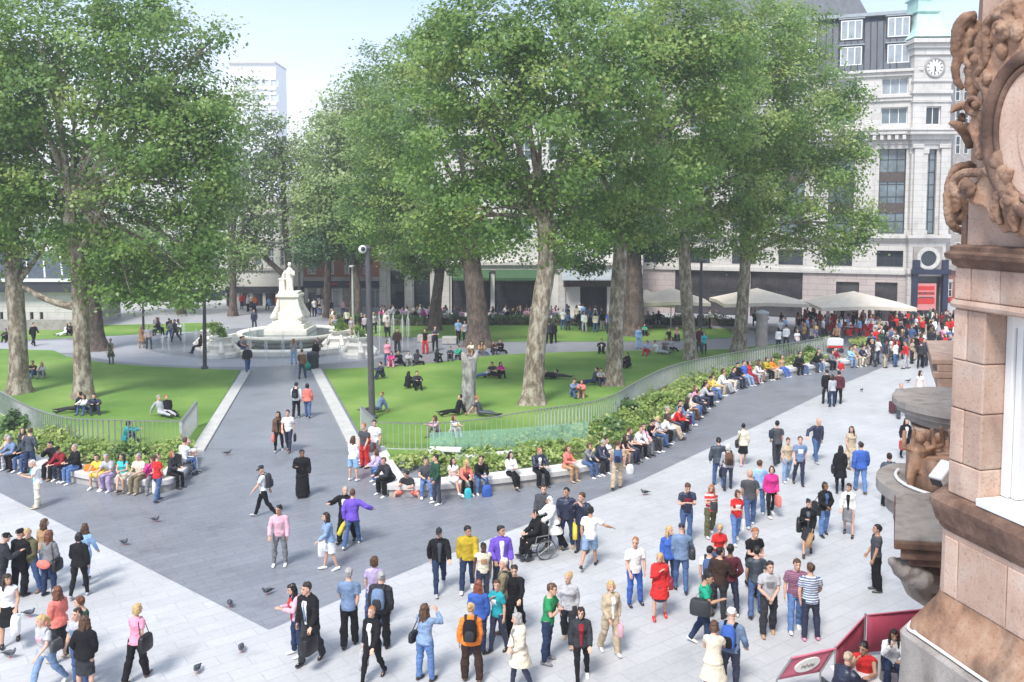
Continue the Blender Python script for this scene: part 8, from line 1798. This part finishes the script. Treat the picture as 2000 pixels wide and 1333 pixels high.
for i,(px,py,lab) in enumerate([(1610,653,'small round white table left among the red chairs'),(1658,656,'small round white table in the middle of the red chairs'),(1708,662,'small round white table right among the red chairs')]):
    x, y = G(px,py); r = empty('terrace_table',(x,y,0)); tag(r,lab,'table','white tables on the terrace'); MB().lathe([(.38,.72),(.4,.735),(.38,.75)],(x,y,0),20).build('table_top',M['frame_white'],r,smooth=True); MB().lathe([(.24,0),(.24,.03),(.03,.05),(.03,.72)],(x,y,0),12).build('pedestal_leg',M['steel'],r,smooth=True)
# red and white parasol closed near the crowd
x, y = G(1627,688); r = empty('kiosk_cart',(x,y,0)); tag(r,'small white and red cart behind the far shrubs','cart'); mb = MB(); mb.box((x,y,.75),(1.2,.8,.5)); mb.build('cart_body',M['frame_white'],r,bevel=.05); mb = MB(); mb.box((x,y,.42),(1.15,.76,.16)); mb.build('red_skirt',M['red_plastic'],r,bevel=.03)
for sg in (-1,1): mb = MB(); mb.rings([[(x+sg*.45+.17*math.cos(a),y-.41+d,.17+.17*math.sin(a)) for a in [2*math.pi*i/14 for i in range(14)]] for d in (-.03,.03)]); mb.build('wheel',M['frame_dark'],r)
# ---------------------------------------------------------------- cafe barrier at the bottom right
M['barrier'] = mat('wine_red_fabric', (.42,.06,.11), .7, .1, 3); M['barrier_light'] = mat('pinkish_red_fabric', (.58,.15,.22), .7, .08, 3)
def barrier_panel(a, b, lab, m='barrier', logo=False, h_=1.0, z0=.12, post=True, zoff=0):
    A, B = [Vector((*T(*q,h_).xy,0)) for q in (a,b)]; r = empty('barrier_panel',A); tag(r,lab,'barrier','wine red cafe barriers'); d = (B-A); L_ = d.length; ang = math.atan2(d.y,d.x); n = Vector((-d.y,d.x,0)).normalized(); c = A.lerp(B,.5)
    q = MB(); nn = 10; q.rings([[tuple(A.lerp(B,.03+.94*i/nn)+n*(.03*math.sin(i/nn*math.pi)+.008*math.sin(i*2.2))+Vector((0,0,z))) for i in range(nn+1)] for z in (z0,(z0+h_)/2,h_-.03)],cap=False,close=False); o = q.build('fabric',M[m],r,smooth=True); s = o.modifiers.new('thick','SOLIDIFY'); s.thickness = .012
    for k in (0,1): p = A.lerp(B,k); MB().tube([p,p+Vector((0,0,h_+.04))],.025,10).build('post',M['steel'],r,smooth=True); MB().lathe([(.16,0),(.16,.02),(.03,.05)],p,14).build('foot',M['steel'],r)
    MB().tube([A+Vector((0,0,h_)),B+Vector((0,0,h_))],.018,8).build('top_rail',M['barrier_light'],r,smooth=True)
    if logo:
        for sg in (-1,): 
            cc = c+n*(-.012*1)+Vector((0,0,(z0+h_)/2+.02)); q = MB(); t = d.normalized(); k = 28
            q.rings([[tuple(cc+n*dn+t*(.4*math.cos(2*math.pi*i/k))+Vector((0,0,.27*math.sin(2*math.pi*i/k)))) for i in range(k)] for dn in (-.008,.05)]); q.build('oval_emblem',M['frame_white'],r)
            q = MB()
            for (u,v,w_,hh) in ((-.2,-.02,.06,.16),(-.1,.0,.05,.2),(.0,-.02,.09,.12),(.1,.02,.04,.2),(.2,.0,.07,.14)): q.hexa([tuple(cc-n*.012+t*(u+du*w_/2)+n*dn+Vector((0,0,v+dz*hh/2))) for dz in (-1,1) for du,dn in ((-1,-.004),(1,-.004),(1,.004),(-1,.004))])
            q.build('emblem_lettering',M['frame_dark'],r)
TG = lambda x,y,z=1.0: T(x,y,z)
barrier_panel((1690,1202),(1830,1188),'wine red cafe barrier panel behind the seated woman with long hair')
barrier_panel((1632,1266),(1690,1203),'wine red cafe barrier panel beside the man in the red vest')
A4 = [T(1632,1267,1.0),T(1546,1286,.8),T(1517,1329,.25),T(1602,1313,.42)]
r = empty('barrier_panel',(A4[3].x,A4[3].y,0)); tag(r,'pinkish red cafe windbreak with a white oval emblem, leaning outwards','barrier','wine red cafe barriers')
bil = lambda u,v,n=0: (A4[0].lerp(A4[1],u)).lerp(A4[3].lerp(A4[2],u),v)+NB*n
NB = (A4[1]-A4[0]).cross(A4[3]-A4[0]).normalized()
if NB.z < 0: NB = -NB
mb = MB(); mb.rings([[tuple(bil(u/10,v/6,.03*math.sin(u*.31)*math.sin(v*.5))) for u in range(11)] for v in range(7)],cap=False,close=False); o = mb.build('fabric',M['barrier_light'],r,smooth=True); s_ = o.modifiers.new('thick','SOLIDIFY'); s_.thickness = .012
mb = MB(); mb.rings([[tuple(bil(.47+.27*math.cos(2*math.pi*i/28),.5+.3*math.sin(2*math.pi*i/28),n)) for i in range(28)] for n in (-.02,.05)]); mb.build('oval_emblem',M['frame_white'],r)
mb = MB()
for (u,w_,hh) in ((.34,.02,.1),(.38,.03,.06),(.42,.016,.16),(.46,.03,.06),(.51,.016,.18),(.55,.03,.07),(.6,.02,.1)): mb.hexa([tuple(bil(u+du*w_/2,.5+dv*hh/2,n)) for n in (-.035,.075) for du,dv in ((-1,-1),(1,-1),(1,1),(-1,1))])
mb.build('emblem_lettering',M['ledge_grey'],r)
for a_, b_ in ((A4[0],A4[3]),(A4[1],A4[2])): mb = MB(); mb.tube([a_+NB*.0,b_,Vector((b_.x,b_.y,0))],.02,8); mb.build('post',M['steel'],r,smooth=True)
mb = MB(); mb.tube([A4[0],A4[1]],.022,8); mb.build('top_rail',M['barrier_light'],r,smooth=True)
# seats and table of the cafe
def cafe_seat(px, py, fa, pose, who, hair, top, bottom, lab, **k):
    x, y = T(px,py,1.2).xy; return person(px,py,fa,pose,who,hair,top,bottom,label=lab,at=(x,y,-.02),group='people at the cafe table',**k)
n0 = len(PEOPLE)
pc1 = cafe_seat(1745,1235,-20,'sit3','f','long:dark','long:white','jeans:darkdenim','dark long haired woman in white top sitting inside the wine red barrier',skin='tan')
pc2 = cafe_seat(1690,1266,-30,'sit3','m','short:black','vest:red','jeans:navy','man in bright red waistcoat sitting inside the wine red barrier',skin='tan')
pc3 = cafe_seat(1636,1296,120,'sit2','m','cap:beige','jacket:navy','jeans:navy','man in pale cap and navy jacket sitting at the cafe table, seen from behind')
pw3 = person(352,935,150-0,'sit','m','short:brown','tee:white','jeans:jeanblue','white',label='man in white T-shirt sitting in the wheelchair at the end of the left bench',at=(G(358,932)[0],G(358,932)[1],.03),group=LB)
bake_pending()
for p in PEOPLE[n0:]: make_person(p)
for p, lab in ((pc1,'grey cafe chair under the long haired woman'),(pc2,'grey cafe chair under the man in red waistcoat'),(pc3,'grey cafe chair under the man in pale cap')):
    o = p['ob']; r = empty('cafe_chair',(o.location.x,o.location.y,0),o.rotation_euler.z); tag(r,lab,'chair','grey cafe chairs')
    for nm, mb, m in chair_parts(M['frame_dark']): q = mb.build(nm,m,None); q.parent = r
x, y = T(1672,1318,.75).xy; r = empty('cafe_table',(x,y,0)); tag(r,'white square cafe table in front of the man in red waistcoat','table'); mb = MB(); mb.box((x,y,.74),(.8,.7,.03)); mb.build('table_top',M['frame_white'],r,bevel=.006); MB().lathe([(.25,0),(.25,.03),(.035,.05),(.035,.72)],(x,y,0),12).build('pedestal_leg',M['steel'],r,smooth=True)
# ---------------------------------------------------------------- summer haze
hm = bpy.data.materials.new('haze_air'); hm.use_nodes = True; hn = hm.node_tree; hn.nodes.remove(hn.nodes['Principled BSDF'])
pv_ = hn.nodes.new('ShaderNodeVolumePrincipled'); pv_.inputs['Color'].default_value = (.93,.96,1,1); pv_.inputs['Density'].default_value = .0011; pv_.inputs['Anisotropy'].default_value = .2
hn.links.new(pv_.outputs[0], hn.nodes['Material Output'].inputs['Volume'])
mb = MB(); mb.box((0,400,24.5),(1010,990,51)); o = mb.build('haze', hm, None); tag(o, kind='stuff')
